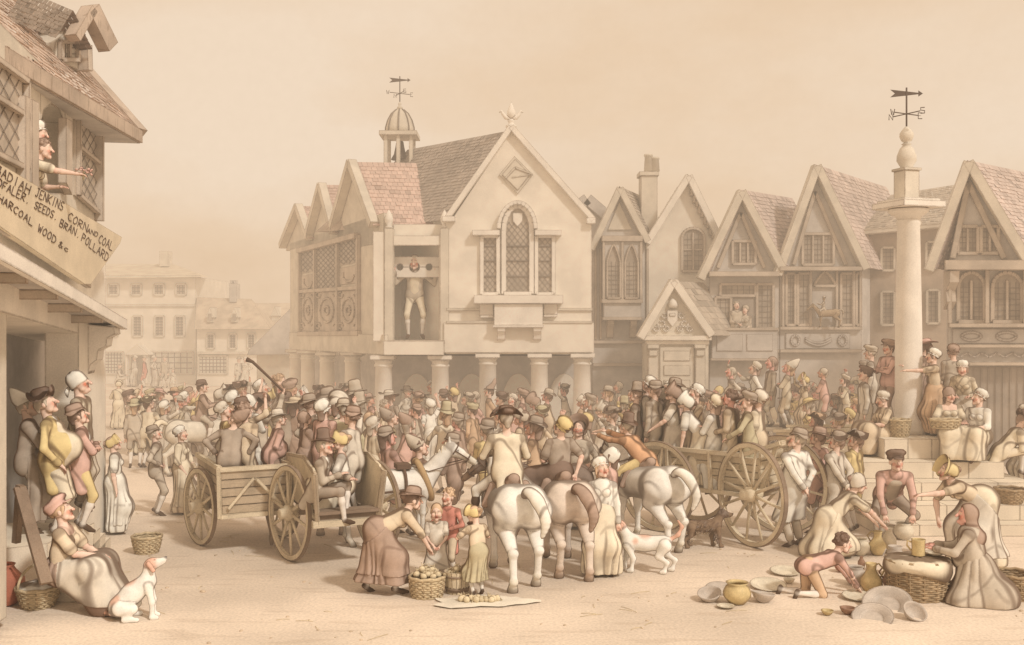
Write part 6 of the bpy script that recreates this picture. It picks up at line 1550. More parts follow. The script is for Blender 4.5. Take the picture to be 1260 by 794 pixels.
pot(G(1080, 683), [(r*.95, z*.95) for r, z in JUG], 'yellow jug held by the kneeling woman', M_pot, 'jug', handles=1, hy=(.34, .2), rz=2.2, cat='jug')
pot(G(1094, 680), [(r*1.15, z*1.15) for r, z in VASE], 'tall pale vase right of the held yellow jug', M_potp, 'vase', cat='vase')
pot(G(1112, 664), [(r*.9, z*1.0) for r, z in POTP], 'pale pan on the ground under the hands of the stooping man', M_potp, 'pan', cat='pan')
# hamper and what lies on it
hp_ = G(1140, 742)+Vector((0, .30, 0))
hm = basket(hp_, .32, .36, .50, 'big wicker hamper covered with a cloth, holding up a mug and plate', m=M_wickerd, name='hamper', oval=1.15, cat='hamper')
mb = MB(); mb.lathe([(.40, .40), (.392, .47), (.375, .525), (.30, .545), (.15, .55), (.001, .55)], (0, 0, 0), 44, Matrix.Diagonal((1.13, 1, 1)), lambda v, a, j: Vector((v.x, v.y, v.z+(.05*math.sin(3*a+.6)-.09*max(0, math.sin(a*2+4)) if j == 0 else 0)+.008*math.sin(8*a+j)))); mb.build('cloth_cover', FIG['cream'], hm, I4)
pot(P(1130, 683, hp_.y-.05).xyz*0+Vector(((1130-CX)/F*(hp_.y), hp_.y, .562)), [(.085, 0), (.09, .01), (.085, .1), (.09, .2), (.095, .215)], 'yellow mug standing on the cloth of the hamper', M_pot, 'mug', handles=1, hy=(.17, .06), rz=2.9, cat='mug')
pot(Vector(((1152-CX)/F*hp_.y, hp_.y+.02, .56)), [(r*.75, z*.7) for r, z in PLATE], 'small plate lying on the hamper beside the yellow mug', M_potp, 'plate', cat='plate')
pot(G(1108, 712)+Vector((0, .2, 0)), [(r*.7, z*1.5) for r, z in POTP], 'tall grey pot standing against the left side of the hamper', M_pewter, 'pot', handles=1, hy=(.36, .2), rz=3.1, cat='pot')
basket(G(1259, 742)+Vector((0, .25, 0)), .2, .27, .33, 'wicker basket cut off by the right edge behind the old woman', m=M_wickerd)
basket(Vector(((1243-CX)/F*18.3, 18.3, .47)), .17, .26, .26, 'wide grey basket resting on the lower steps at far right', m=M_wickerd)
basket(Vector(((1107-CX)/F*19.8, 19.8, 1.49)), .14, .21, .33, 'tall wicker basket on the top step left of the column', m=M_wicker)

for px, py, sc, pr, m_, nm, lb in ((1118, 716, .6, 'J', M_pot, 'jug', 'little yellow jug between the brown jar and the hamper'), (1036, 704, .7, 'B', M_potr, 'bowl', 'red bowl behind the crawling boy, nearer the kneeling woman'), (1018, 757, .5, 'B', M_pot, 'bowl', 'tiny yellow bowl at the front, left of the dark bowl'),
        (893, 748, .6, 'P', M_potp, 'plate', 'small pale plate in front of the round yellow pot'), (1098, 690, .5, 'P', M_potp, 'plate', 'small pale plate under the tall pale vase'), (1060, 700, .55, 'V', M_potb, 'vase', 'small brown vase behind the plump yellow jug')):
    pr_ = dict(J=JUG, B=BOWL, P=PLATE, V=VASE)[pr]; pot(G(px, py), [(r*sc, z*sc) for r, z in pr_], lb, m_, nm, handles=1 if pr == 'J' else 0, hy=(.37*sc, .2*sc) if pr == 'J' else None)
# loose stones trodden into the square
rr = random.Random(11); mb = MB()
for i in range(420):
    y = rr.uniform(11.8, 24); x = rr.uniform(-.5, .5)*y*1.02; r_ = rr.uniform(.008, .03)*(1 if rr.random() < .93 else 1.8)
    if math.sin(x*1.3+y*.9)+math.sin(y*2.1-x*.7) < .1: continue
    mb.lathe([(r_*.8, -.005), (r_, r_*.25), (r_*.7, r_*.55), (.001, r_*.65)], (x, y, 0), 7, Matrix.Rotation(rr.uniform(0, 3), 3, 'Z') @ Matrix.Diagonal((1, rr.uniform(.6, 1), 1)), cap=False)
lab(mb.build('pebbles', wash('pebble', 'cdb08a', mott=.3, mscale=3)), 'small loose stones scattered over the bare ground', 'pebbles', kind='stuff')

mb = MB()
for i in range(340):
    y = rr.uniform(12, 21); x = rr.uniform(-.42, .46)*y
    if math.sin(x*1.7-y*.6)+math.sin(y*1.4+x) < .3: continue
    a = rr.uniform(0, 3.14); l = rr.uniform(.05, .16); dx, dy = math.cos(a)*l, math.sin(a)*l
    mb.tube([(x-dx, y-dy, .006), (x+rr.uniform(-.02, .02), y, .014), (x+dx, y+dy, .006)], .0035, 3)
lab(mb.build('straw', wash('straw_litter', 'dcc08c')), 'loose wisps of straw littering the bare ground', 'straw', kind='stuff')
# ------------------------------------------------------------------ people one can pick out
def at(px, d, z=0.0): return ((px-CX)/F*d, d, z)
SIT = dict(pel=(0, 0, .48), fr=(.13, .46, .09), fl=(-.11, .42, .09), hr=(.08, .34, .66), hl=(-.08, .34, .66))
def sitp(**k): d = dict(SIT); d.update(k); return pose(**d)
# shop terrace
TZ = .65
person(at(34, 14.9, TZ), -70, st('fold', hp=14, hy=10), 'man with folded arms in a pale peaked cap, leftmost on the shop terrace', s=1.17, top=('shirt', 'slate', 'half'), low=('trousers', 'grey'), hat=('nightcap', 'white'), haircol='grey', nose=1.5, old=1.5, apron='slate')
person(at(67, 14.7, TZ), -80, st('pocket', hp=22, lean=-6), 'stout man in a yellow coat, cream waistcoat and cocked brown hat on the terrace', s=1.2, hs=1.12, fat=1.15, top=('coat', 'yellow', 'long'), waistcoat='cream', low=('breeches', 'cream'), hat=('cocked', 'dark'), haircol='grey', nose=1.4, jowl=.25, cheek=.8, neck='white')
person(at(98, 15.5, TZ+.24), -85, st('down', hp=14), 'old person in a white cap peering over the men on the terrace', s=1.2, hs=1.1, top=('shirt', 'cream', 'long'), low=('trousers', 'grey'), hat=('kerchief', 'white'), hair=None, nose=1.9, old=2, cheek=.9)
person(at(99, 15.1, TZ), -70, st('fold', hp=24, hy=-8), 'man in a pink coat with arms folded, in front of the terrace door', s=1.06, hs=1.12, top=('coat', 'pink', 'long'), waistcoat='white', low=('breeches', 'yellow'), hat=('bowl', 'brown'), haircol='dark', nose=1.5, cheek=.8)
w1 = person(at(77, 13.15, 0), -86, sitp(pel=(0, -.02, .47), lean=6, hp=22, hy=-4, hr=(.05, .42, .64), hl=(-.03, .44, .62), fr=(.14, .56, .1), fl=(-.10, .52, .1)), 'young woman in a pink cap and pale dress sitting beside the spotted dog', True, s=1.12, hs=1.08, vox=.0115,
            top=('bodice', 'buff', 'short'), low=('skirt', 'brown'), apron='palegrey', hat=('cap', 'pink'), hair='bun', haircol='tan', lowneck=True, flare=.22, hem=.0, cheek=.6, bulk=1.05, tilt=18)
dog(G(160, 766)+Vector((0, .15, 0)), -78, 'white and tan spotted dog sitting by the seated young woman, head raised', WHT, SKIN2, True, 1.28, hp=32, patches=[((0, -.03, .36), .09), ((.06, -.17, .2), .08), ((-.08, -.1, .25), .07), ((.1, -.05, .14), .04)])
# window of the shop
def on(pl, px, py, off): p = pl.Q(px, py, off); return (p.x, p.y, p.z)
wz = on(Lo, 66, 236, .0)
for px, py, hy_, nm, tp, ht in ((63, 172, 0, 'woman in a white cap, the farther of two leaning out of the shop window', 'palegrey', ('mob', 'white')), (71, 192, 4, 'woman with curly hair at the shop window holding out a nosegay', 'cream', None)):
    p = Lo.Q(px, py, .16 if ht else .26)-Lo.n*.52+Vector((0, 0, .15)); s_ = 1.0
    ps = st('lap', hp=-8, lean=38, hr=(.15, .36, 1.0), hl=(-.15, .36, 1.0)) if ht else st('point', hl=(-.14, .50, .98), hr=(.16, .82, 1.12), hp=0, lean=38)
    f_ = person((p.x, p.y, p.z-1.53*s_), math.degrees(math.atan2(-Lo.n.x, Lo.n.y)), ps, nm, True, s=s_, top=('bodice', tp, 'short'), low=None if False else ('skirt', tp), hat=ht, hair='curly' if not ht else 'long', haircol='brown', lowneck=not ht)
    if not ht:
        hp2 = handpos(f_, 0); ng = empty('nosegay', hp2, 'small nosegay of pale flowers held out of the shop window', 'flowers'); mb = MB(); rr = random.Random(2)
        for i in range(14): c = Vector((rr.uniform(-.07, .09), rr.uniform(-.06, .06), rr.uniform(.0, .12))); mb.lathe([(.001, -.012), (.022, -.004), (.026, .006), (.001, .016)], c+hp2, 8, tl(rr.uniform(-50, 50), rr.uniform(-50, 50)))
        mb.build('petals', FIG['pink'], ng); mb = MB()
        for i in range(6): mb.tube([hp2+Vector((0, 0, -.08)), hp2+Vector((rr.uniform(-.04, .05), rr.uniform(-.04, .04), .06))], .005, 5)
        mb.build('stems', FIG['olive'], ng)
# man in the pillory
pz = bay.Q(512, 419, -.76)
person((pz.x-.04, pz.y-.02, pz.z+.06), 186, pose(pel=(0, -.08, .90), lean=14, hp=-8, hy=8, hr=(.42, .17, 1.36), hl=(-.42, .17, 1.36), er=(.5, -.2, -1), el=(-.5, -.2, -1), fr=(.13, .02, .08), fl=(-.15, .0, .08), curl=.9, kr=(.4, 1, 0), kl=(-.4, 1, 0)),
       'grim man locked in the pillory by neck and wrists, in cream breeches', s=1.5, hs=1.2, vox=.014, top=('coat', 'grey', 'long'), waistcoat='cream', low=('breeches', 'cream'), hair='long', haircol='grey', hat=None, nose=1.6, old=1.5, cheek=.9)

# vegetable sellers in the middle
person(at(470, 14.0), -72, pose(pel=(0, -.08, .88), lean=66, hp=-4, hy=0, hr=(.12, .62, .62), hl=(-.10, .66, .60), er=(.6, .2, .4), el=(-.6, .2, .4), fr=(.14, .16, .08), fl=(-.12, -.20, .08)), 'woman in a brown skirt and dark round hat bending over the vegetable basket', True, s=1.0, hs=1.1,
       top=('bodice', 'buff', 'half'), low=('skirt', 'brown'), apron='brown', hat=('round', 'brown'), hair='bun', haircol='dark', hem=.16, flare=.2)
person(at(537, 14.5), 185, st('carry', hp=-8, hr=(.08, .26, .92), hl=(-.08, .26, .92)), 'round faced small child with cropped hair behind the vegetable basket', s=.63, child=True, hs=1.1, fat=.7, top=('smock', 'palegrey', 'short'), low=('breeches', 'palegrey'), hair='short', haircol='tan', cheek=.7, jowl=.4, nose=.3)
person(at(552, 14.75), 160, st('carry', hp=6, hy=14, hr=(.12, .22, 1.0), hl=(-.14, .26, 1.04)), 'curly haired boy in a red coat between the two smaller children', s=.74, child=True, hs=.95, top=('coat', 'red', 'long'), low=('breeches', 'buff'), hair='curly', haircol='tan', cheek=.7, nose=.4)
person(at(588, 13.85), 28, pose(pel=(0, -.04, .88), lean=16, hp=-8, hy=-30, hr=(.10, .30, 1.16), hl=(-.14, .32, 1.2), er=(1, -.2, -.6), el=(-1, -.2, -.6)), 'small girl in a yellow bonnet and olive frock seen from behind', True, s=.70, child=True, hs=.95, top=('bodice', 'buff', 'short'), low=('skirt', 'olive'), hat=('bonnet', 'yellow'), hair='bun', haircol='tan', hem=.3, flare=.17)

# ------------------------------------------------------------------ horses and riders
def ride(**k):
    d = dict(pel=(0, 0, 1.50), fr=(.40, .16, .82), fl=(-.40, .16, .82), kr=(1, 1, .2), kl=(-1, 1, .2), hr=(.14, .34, 1.70), hl=(-.14, .34, 1.70), er=(.8, -.6, -.5), el=(-.8, -.6, -.5)); d.update(k); return pose(**d)
h1 = horse(at(627, 15.1), 13, 'white horse in the middle, seen from behind, rider in a pale coat', WHT, WHT2, 'white', 1.0, step=(.10, -.12, .1, -.1))
person(at(624, 15.15), 12, ride(lean=8, hy=0, hp=4, pel=(0, -.02, 1.33), fr=(.42, .16, .66), fl=(-.42, .16, .66), hr=(.14, .34, 1.55), hl=(-.14, .34, 1.55)), 'rider in a pale coat and slouched dark hat on the middle white horse', s=1.12, hs=1.12, fat=.4, top=('coat', 'cream', 'long'), low=('breeches', 'white'), hat=('cocked', 'dark'), haircol='grey', stock=SHOE, neck='white')
h2 = horse(at(692, 15.6), 8, 'tan brown horse with a dark tail, right of the middle white horse', BRN2, BRN, 'brown', .98, step=(-.08, .12, 0, .1))
person(at(689, 15.7), 14, pose(pel=(0, -.02, 1.42), lean=2, hp=18, hy=-35, hr=(.20, -.20, 1.42), hl=(-.16, .26, 1.55), fr=(-.30, .32, .95), fl=(-.34, .22, .9), kr=(-.4, 1, .3), kl=(-1, 1, .3), er=(1, -.5, 0)), 'woman in a dark dress and yellow cap riding side saddle on the tan horse', True, s=1.0, hs=1.1,
       top=('bodice', 'slate', 'short'), low=('skirt', 'dark'), hat=('mob', 'yellow'), hair='bun', haircol='dark', hem=.4)
h3 = horse(at(790, 17.1), 25, 'white horse on the right, seen from behind, with its rider leaning down', WHT, WHT2, 'white', .98, step=(.1, -.1, 0, 0))
person(at(784, 17.2), 48, ride(lean=48, hp=14, pel=(0, -.16, 1.42), hr=(.05, .95, 1.86), hl=(-.14, .95, 1.80), er=(.3, .2, -1), el=(-.3, .2, -1)), 'rider in an orange tan coat and dark hat leaning forward over his white horse', s=1.0, hs=1.12, top=('coat', 'orange', 'long'), low=('breeches', 'yellow'), hat=('tall', 'dark'), haircol='grey', nose=1.4, stock=SHOE, waistcoat='grey')
h4 = horse(at(492, 17.3), -72, 'white cart horse in a tan collar and harness, facing right', WHT, WHT2, 'cream', .90, collar=True, saddle=False, neck_up=.05, hp=8, yaw=-14)
h5 = horse(at(662, 17.4), 84, 'dark horse with lowered head facing left behind the middle rider', DKB, hexc('8b715c'), 'dark', .92, neck_up=-.22, saddle=False)
h6 = horse(at(408, 18.7), 10, 'brown cart horse whose legs show beneath the open cart', BRN, BRN2, 'brown', .95, saddle=False, collar=True)
h7 = horse(at(252, 25.2), -62, 'pale horse carrying a rider in the crowd beyond the left cart', WHT2, WHT2, 'cream', .95, vox=.03)
person(at(250, 25.2), -80, ride(pel=(0, -.02, 1.42), lean=2, hp=10), 'rider in a brown coat above the crowd beyond the left cart', s=1.0, hs=1.15, vox=.018, top=('coat', 'brown', 'long'), low=('breeches', 'grey'), hat=('bowl', 'dark'), haircol='dark')
person(at(741, 15.0), 172, st('down', hp=14, hy=-30, lean=-3), 'woman in a long cream dress and white cap standing by the tan horse', True, s=.98, hs=1.12, top=('shawl', 'white', 'long'), low=('skirt', 'cream'), hat=('mob', 'white'), hair='long', haircol='tan', flare=.20, bulk=1.1)
person(at(748, 15.9), 78, st('fold', hp=20), 'dark haired person in a pinkish shawl just behind the woman in cream', True, s=1.02, hs=1.12, top=('shawl', 'pink', 'long'), low=('skirt', 'slate'), hat=('kerchief', 'white'), hair='long', haircol='dark')
person(at(712, 18.5), 170, st('up1', hp=20, hy=10), 'woman in a feathered brown bonnet reaching for the leaning rider', True, s=1.12, hs=1.12, vox=.015, top=('bodice', 'grey', 'long'), low=('skirt', 'grey'), hat=('poke', 'brown'), hair='long', haircol='dark', cheek=.8)
dog(G(795, 706)+Vector((0, .1, 0)), 80, 'white and tan spotted dog standing behind the woman in cream, barking upwards', WHT, SKIN2, False, 1.42, hp=38, patches=[((0, 0, .38), .09), ((.05, -.2, .33), .07), ((-.06, .1, .33), .05)])
dog(G(868, 675)+Vector((0, .1, 0)), -84, 'shaggy dark terrier standing under the wagon, facing right', hexc('8a7460'), DKB, False, 1.15, shaggy=True, hp=4)

# ------------------------------------------------------------------ people in and on the carts
def inc(root, x, y, z): p = WM(root) @ Vector((x, y, z)); return (p.x, p.y, p.z)
person(inc(k1, -.42, -.42, .66), 0, st('rail', lean=26, hp=30, hy=-70, hr=(.30, .10, .96), hl=(-.28, .16, .96)), 'man in a dark cap slumped over the rail at the left cart corner', s=.96, hs=1.15, top=('coat', 'slate', 'long'), low=('breeches', 'grey'), hat=('nightcap', 'brown'), haircol='brown', cheek=.9)
person(inc(k1, -.34, .25, .74), -70, st('lap', hp=16), 'woman in a yellow bodice with grey cap in the left cart', True, s=.94, hs=1.1, top=('bodice', 'yellow', 'half'), low=('skirt', 'grey'), hat=('mob', 'palegrey'), hair='curly', haircol='grey', cheek=.8)
person(inc(k1, .10, .55, .66), -40, st('up2', hp=16, hy=20), 'man in a pale shirt throwing up both fists in the left cart', s=1.0, hs=1.12, top=('shirt', 'buff', 'half'), low=('breeches', 'pink'), hat=('bowl', 'dark'), hair='curly', haircol='dark')
person(inc(k1, .40, -.26, .72), -60, st('lap', lean=20, hp=12), 'stout man in a brown coat and pale hat in the left cart', s=.88, hs=1.15, fat=.8, top=('coat', 'pink', 'long'), low=('breeches', 'brown'), hat=('round', 'palegrey'), haircol='grey')
person(inc(k1, .05, 1.02, .66), -50, st('lap', hp=16), 'pale woman in a white cap standing at the front of the left cart', True, s=1.06, hs=1.1, vox=.016, top=('bodice', 'white', 'half'), low=('skirt', 'grey'), hat=('mob', 'white'), hair='long', haircol='tan')
person(inc(k2, -.42, -.60, .40), -100, sitp(lean=14, hr=(.0, .30, .98), hl=(-.1, .42, .92), hp=8, pel=(0, -.05, .74), fr=(.12, .42, .34), fl=(-.06, .38, .40)), 'man in a green grey coat and black hat sitting across the open cart', s=1.02, hs=1.12, top=('coat', 'grey', 'long'), low=('breeches', 'slate'), hat=('tall', 'dark'), haircol='grey', neck='white', cheek=.9)
person(inc(k2, .06, -.42, .44), 100, sitp(lean=6, hp=2, hr=(.05, .3, .98), hl=(-.1, .34, .98), pel=(0, 0, .72), fr=(.12, .34, .36), fl=(-.1, .34, .36)), 'woman in a yellow bonnet and white bodice embraced in the open cart', True, s=1.02, hs=1.1, top=('bodice', 'white', 'short'), low=('skirt', 'cream'), hat=('bonnet', 'yellow'), hair='bun', haircol='tan', lowneck=True)
person(inc(k2, .26, .25, .80), 8, st('rail', hp=10, hr=(.30, -.02, .82)), 'man in an olive coat and grey hat standing in the open cart, back turned', s=.95, hs=1.12, fat=.3, top=('coat', 'olive', 'long'), low=('breeches', 'olive'), hat=('bowl', 'grey'), haircol='grey')
person(inc(k2, -.35, .65, .80), -60, st('fold', hp=14), 'woman in a brown dress and cap at the front of the open cart', True, s=.84, hs=1.1, vox=.016, top=('bodice', 'brown', 'half'), low=('skirt', 'brown'), hat=('kerchief', 'brown'), hair='long', haircol='dark')
pp = person(inc(k1, .95, 2.6, .35), -45, st('up1', hp=10, hy=-20, hr=(.30, .28, 1.74)), 'man in a long grey coat brandishing a stick behind the two carts', s=1.12, hs=1.12, vox=.016, top=('coat', 'grey', 'long'), low=('breeches', 'grey'), hat=('cocked', 'dark'), haircol='dark')
hh = handpos(pp, 0); mb = MB(); mb.tube([hh+Vector((.05, 0, -.08)), hh+Vector((-.25, 0, .22)), hh+Vector((-.60, .0, .55)), hh+Vector((-.72, 0, .60))], [.022, .024, .03, .05], 8); lab(mb.build('stick', M_leather), 'knobbed stick brandished in a raised fist above the crowd', 'stick')
# wagon passengers, named along the rail
WG = [(-.40, 1.28, 70, 'rail', dict(lean=38, hp=24, hr=(.22, .30, .62), hl=(-.2, .34, .62)), True, 'woman in a white bonnet leaning out over the wagon rail', ('bodice', 'white', 'short'), 'cream', ('poke', 'white'), 1.0),
      (-.42, .62, 66, 'lap', dict(hp=10), False, 'red faced man in a buff coat at the middle of the wagon', ('coat', 'buff', 'long'), 'grey', None, 1.0),
      (-.62, .05, 60, 'lap', dict(hp=14, hy=20), True, 'woman in a cream gown and pale cap at the wagon tail', ('bodice', 'cream', 'short'), 'buff', ('mob', 'palegrey'), 1.0),
      (-.38, 1.95, 84, 'rail', dict(hp=22, lean=6), True, 'woman in a pale grey dress and brown bonnet gazing up from the wagon', ('bodice', 'palegrey', 'short'), 'palegrey', ('poke', 'brown'), 1.02),
      (-.50, 2.45, 50, 'down', dict(hp=8, lean=4), False, 'man in a grey coat with his back turned in the wagon', ('coat', 'grey', 'long'), 'grey', ('bowl', 'slate'), 1.04),
      (-.95, 1.6, 110, 'fold', dict(hp=12), True, 'broad woman in a yellowish dress and white cap in the middle of the wagon', ('bodice', 'buff', 'half'), 'buff', ('mob', 'white'), 1.02),
      (-1.1, 2.2, 70, 'down', dict(hp=14), False, 'man in a wide brimmed grey hat standing at the far side of the wagon', ('coat', 'grey', 'long'), 'grey', ('round', 'slate'), 1.06),
      (-.45, 2.95, 78, 'down', dict(hp=10), False, 'thin man in a slate hat at the front end of the wagon', ('coat', 'slate', 'long'), 'grey', ('tall', 'slate'), .98),
      (-1.15, .75, 60, 'down', dict(hp=6), True, 'bonneted woman bowing her head at the far side of the wagon tail', ('bodice', 'palegrey', 'half'), 'grey', ('bonnet', 'white'), .98),
      (-1.2, 2.9, 78, 'down', dict(hp=16), True, 'woman in a frilled white cap rising behind the wagon front', ('bodice', 'palegrey', 'half'), 'grey', ('mob', 'white'), 1.08)]
for x, y, hd_, arm, kw, fem, lb, tp, lw_, ht, s_ in WG:
    person(inc(wg, -x*.42+.38, y*.84+.18, .80), hd_, st(arm, **kw), lb, fem, s=s_, hs=1.12, vox=.0145, top=tp, low=('skirt' if fem else 'breeches', lw_), hat=ht, hair='bun' if fem else ('short' if ht else 'curly'), haircol='dark' if 'red' in lb or 'ribbon' in lb or 'leaning' in lb else 'brown', lowneck=fem and 'low' in lb, cheek=1.0 if 'red faced' in lb else .6, skin=SKIN3 if 'red faced' in lb else SKIN, nose=1.3)
# watchers behind the wagon tail
person(at(979, 16.9), 28, st('behind', hp=20, hy=-55), 'man in a long white smock and dark hat, hands behind him, by the wagon wheel', s=1.12, hs=1.1, fat=.2, top=('smock', 'white', 'long'), low=('trousers', 'grey'), hat=('bowl', 'slate'), haircol='grey', nose=1.5, shoes=None or SHOE) if False else \
person(at(979, 16.9), 28, st('behind', hp=20, hy=-55), 'man in a long white smock and dark hat, hands behind him, by the wagon wheel', s=1.12, hs=1.1, fat=.2, top=('smock', 'white', 'long'), low=('trousers', 'grey'), hat=('bowl', 'slate'), haircol='grey', nose=1.5)
person(at(1005, 18.0), 30, st('behind', hp=16, hy=-30), 'stout man in a pink coat between the white smock and the pale coat', s=1.06, hs=1.1, fat=1.0, top=('coat', 'pink', 'long'), low=('breeches', 'slate'), hat=('round', 'brown'), haircol='brown', cheek=.9)
person(at(1028, 17.6), 40, st('behind', hp=18, hy=-30), 'man in a pale grey coat and dark hat, hands clasped behind him', s=1.04, hs=1.12, fat=.4, top=('coat', 'palegrey', 'long'), low=('breeches', 'slate'), hat=('cocked', 'slate'), haircol='brown', cheek=.9, nose=1.5)
person(at(1051, 18.1), 40, st('down', hp=22, hy=-30), 'man in a yellow coat and dark hat, rightmost of the standing watchers', s=1.02, hs=1.12, top=('coat', 'yellow', 'long'), low=('breeches', 'slate'), hat=('tricorne', 'slate'), haircol='brown', cheek=.9)
# crockery sellers and buyers
person(at(1040, 16.2), -86, pose(pel=(0, -.26, .56), lean=50, hp=-14, hr=(.10, .58, .42), hl=(-.10, .60, .36), er=(.6, .2, .2), el=(-.6, .2, .2), fr=(.12, -.42, .10), fl=(-.12, -.46, .10), kr=(.1, 1, -1), kl=(-.1, 1, -1), footdir=((0, -.3, -1), (0, -.3, -1))), 'woman in a cream dress and striped kerchief kneeling to lift a yellow jug', True, s=1.10, hs=1.05,
       top=('bodice', 'cream', 'short'), low=('skirt', 'cream'), hat=('kerchief', 'palegrey'), hair='bun', haircol='brown', hem=.0, flare=.17, apron='cream')
person(at(1096, 17.6), 176, pose(pel=(0, -.12, .62), lean=46, hp=8, hr=(.20, .40, .34), hl=(-.20, .40, .34), er=(1, -.2, .3), el=(-1, -.2, .3), fr=(.18, -.05, .08), fl=(-.18, -.1, .08), kr=(.5, 1, .3), kl=(-.5, 1, .3)), 'stooping man in a pinkish coat and dark flat cap, both arms down over a pan', s=1.18, hs=1.08,
       top=('coat', 'pink', 'long'), low=('breeches', 'slate'), hat=('cap', 'dark'), hair='curly', haircol='dark', waistcoat='grey', nose=1.5, old=1)
person(at(1198, 15.6), 94, pose(pel=(0, -.10, .88), lean=62, hp=10, hr=(.16, .42, .62), hl=(-.22, .96, .98), er=(.6, .1, .4), el=(-.6, .1, -.5), fr=(.14, .05, .08), fl=(-.12, -.15, .08)), 'woman in a straw bonnet leaning over the hamper with outstretched arm', True, s=1.12, hs=1.05,
       top=('bodice', 'buff', 'short'), low=('skirt', 'cream'), hat=('poke', 'straw'), hair='bun', haircol='brown', flare=.25, bulk=1.3, apron='palegrey')
person(at(1188, 13.7), 66, pose(pel=(0, -.12, .40), lean=12, hp=6, hy=-20, hr=(.14, .34, .62), hl=(-.14, .34, .62), fr=(.15, -.36, .08), fl=(-.15, -.36, .08), kr=(.4, 1, -.6), kl=(-.4, 1, -.6), footdir=((0, -.3, -1), (0, -.3, -1))), 'old woman in a grey dress and brown hood squatting with her back to us', True, s=1.08, hs=.98, fat=.5,
       top=('shawl', 'grey', 'long'), low=('skirt', 'grey'), hood='brown', hair=None, haircol='grey', nose=1.8, old=2.5, hem=.0, flare=.24, bulk=1.25, skin=SKIN3)
person(at(1010, 13.9), -84, pose(pel=(0, -.20, .46), lean=72, hp=-6, hr=(.14, .52, .16), hl=(-.10, .56, .14), er=(.6, -.1, .4), el=(-.6, -.1, .4), fr=(.14, -.44, .08), fl=(-.14, -.60, .08), kr=(.1, 1, -1), kl=(-.1, 1, -1), footdir=((0, -.4, -1), (0, -.4, -1))), 'boy in a pinkish jacket crawling on hands and knees over a plate', s=.88, hs=1.2,
       top=('jacket', 'pink', 'long'), low=('breeches', 'tan'), hair='curly', haircol='dark', cheek=.7, cat='boy')
# people on the market cross
person(at(1150, 20.05, 1.49), 84, st('point', hp=4, hr=(.16, .52, 1.36), hl=(-.14, .56, 1.30), lean=4), 'slim woman in a long dress standing on the cross and reaching to the column', True, s=.98, hs=1.08, vox=.014, top=('bodice', 'buff', 'short'), low=('skirt', 'tan'), hat=('mob', 'white'), hair='bun', haircol='dark', flare=.13)
person(at(1137, 20.9, 1.49), 60, st('down', hp=12), 'figure in a large pink hat half hidden behind the market column', True, s=1.08, hs=1.1, vox=.016, top=('bodice', 'brown', 'long'), low=('skirt', 'brown'), hat=('straw', 'pink'), hair='long', haircol='dark')
person(at(1173, 20.8, 1.49), -10, st('lap', hp=0), 'woman in a grey gown and ribboned cap turned away on the cross', True, s=1.02, hs=1.05, vox=.016, top=('bodice', 'grey', 'half'), low=('skirt', 'grey'), hat=('mob', 'brown'), hair='bun', haircol='brown')
person(at(1186, 20.2, 1.49), 150, pose(pel=(0, 0, .70), lean=22, hp=-10, hr=(.14, .3, .8), hl=(-.14, .3, .8)), 'woman in a white cap and pale shawl bending behind the basket seller', True, s=.98, hs=1.08, vox=.016, top=('shawl', 'cream', 'long'), low=('skirt', 'grey'), hat=('mob', 'white'), hair='long', haircol='brown')
bs1 = person(at(1168, 19.55, 1.49), 172, sitp(pel=(0, -.02, .13), fr=(.14, .46, -.28), fl=(-.14, .44, -.28), hp=0, hy=-14, hr=(.18, .30, .32), hl=(-.16, .30, .32)), 'basket seller in a cream gown sitting on the top step', True, s=1.02, hs=1.08, vox=.014, top=('bodice', 'cream', 'short'), low=('skirt', 'cream'), hat=('kerchief', 'brown'), hair='long', haircol='dark', lowneck=True, hem=-.34, flare=.15)
basket(at(1163, 19.15, 1.72), .16, .20, .16, 'wide shallow basket on the lap of the seated basket seller', oval=1.4)
person(at(1205, 19.35, 1.11), 128, sitp(pel=(0, 0, .44), lean=4, hp=10, hy=30, hr=(.1, .30, .66), hl=(-.1, .34, .6), fr=(.14, .5, .05), fl=(-.12, .48, .05)), 'woman in a pale gown and white cap seated at the corner of the top step', True, s=1.04, hs=1.1, vox=.014, top=('bodice', 'white', 'half'), low=('skirt', 'cream'), hat=('mob', 'white'), hair='curly', haircol='brown', bulk=1.15, flare=.22)
person(at(1235, 19.2, .80), -96, sitp(pel=(0, -.04, .46), lean=38, hp=-18, hr=(.06, .46, .56), hl=(-.06, .46, .54), fr=(.12, .40, .09), fl=(-.1, .34, .09)), 'man in a cream coat and dark hat sitting bent forward on the right steps', s=1.05, hs=1.08, vox=.014, top=('coat', 'cream', 'long'), low=('breeches', 'cream'), hat=('cocked', 'dark'), haircol='brown')
person(at(1262, 19.6, .47), 100, st('lap', hp=-6), 'pale figure cut off by the right edge beside the bent man', True, s=.95, hs=1.08, vox=.016, top=('shawl', 'palegrey', 'long'), low=('skirt', 'palegrey'), hat=('mob', 'palegrey'), hair='long', haircol='grey')
person(at(1088, 20.0, 1.11), 96, sitp(pel=(0, 0, .42), lean=0, hp=-14, hr=(.1, .36, .62), hl=(-.1, .36, .6)), 'woman in a buff dress and flowered cap sitting left of the column', True, s=1.0, hs=1.08, vox=.014, top=('bodice', 'buff', 'short'), low=('skirt', 'buff'), hat=('mob', 'palegrey'), hair='bun', haircol='brown', flare=.2, bulk=1.15)
person(at(1064, 21.0, 1.05), 84, st('down', hp=14), 'man in an open pale coat and dark curly hair standing left of the column', s=1.0, hs=1.1, vox=.016, top=('coat', 'palegrey', 'long'), low=('breeches', 'grey'), hat=('cap', 'dark'), hair='curly', haircol='dark', waistcoat='white')
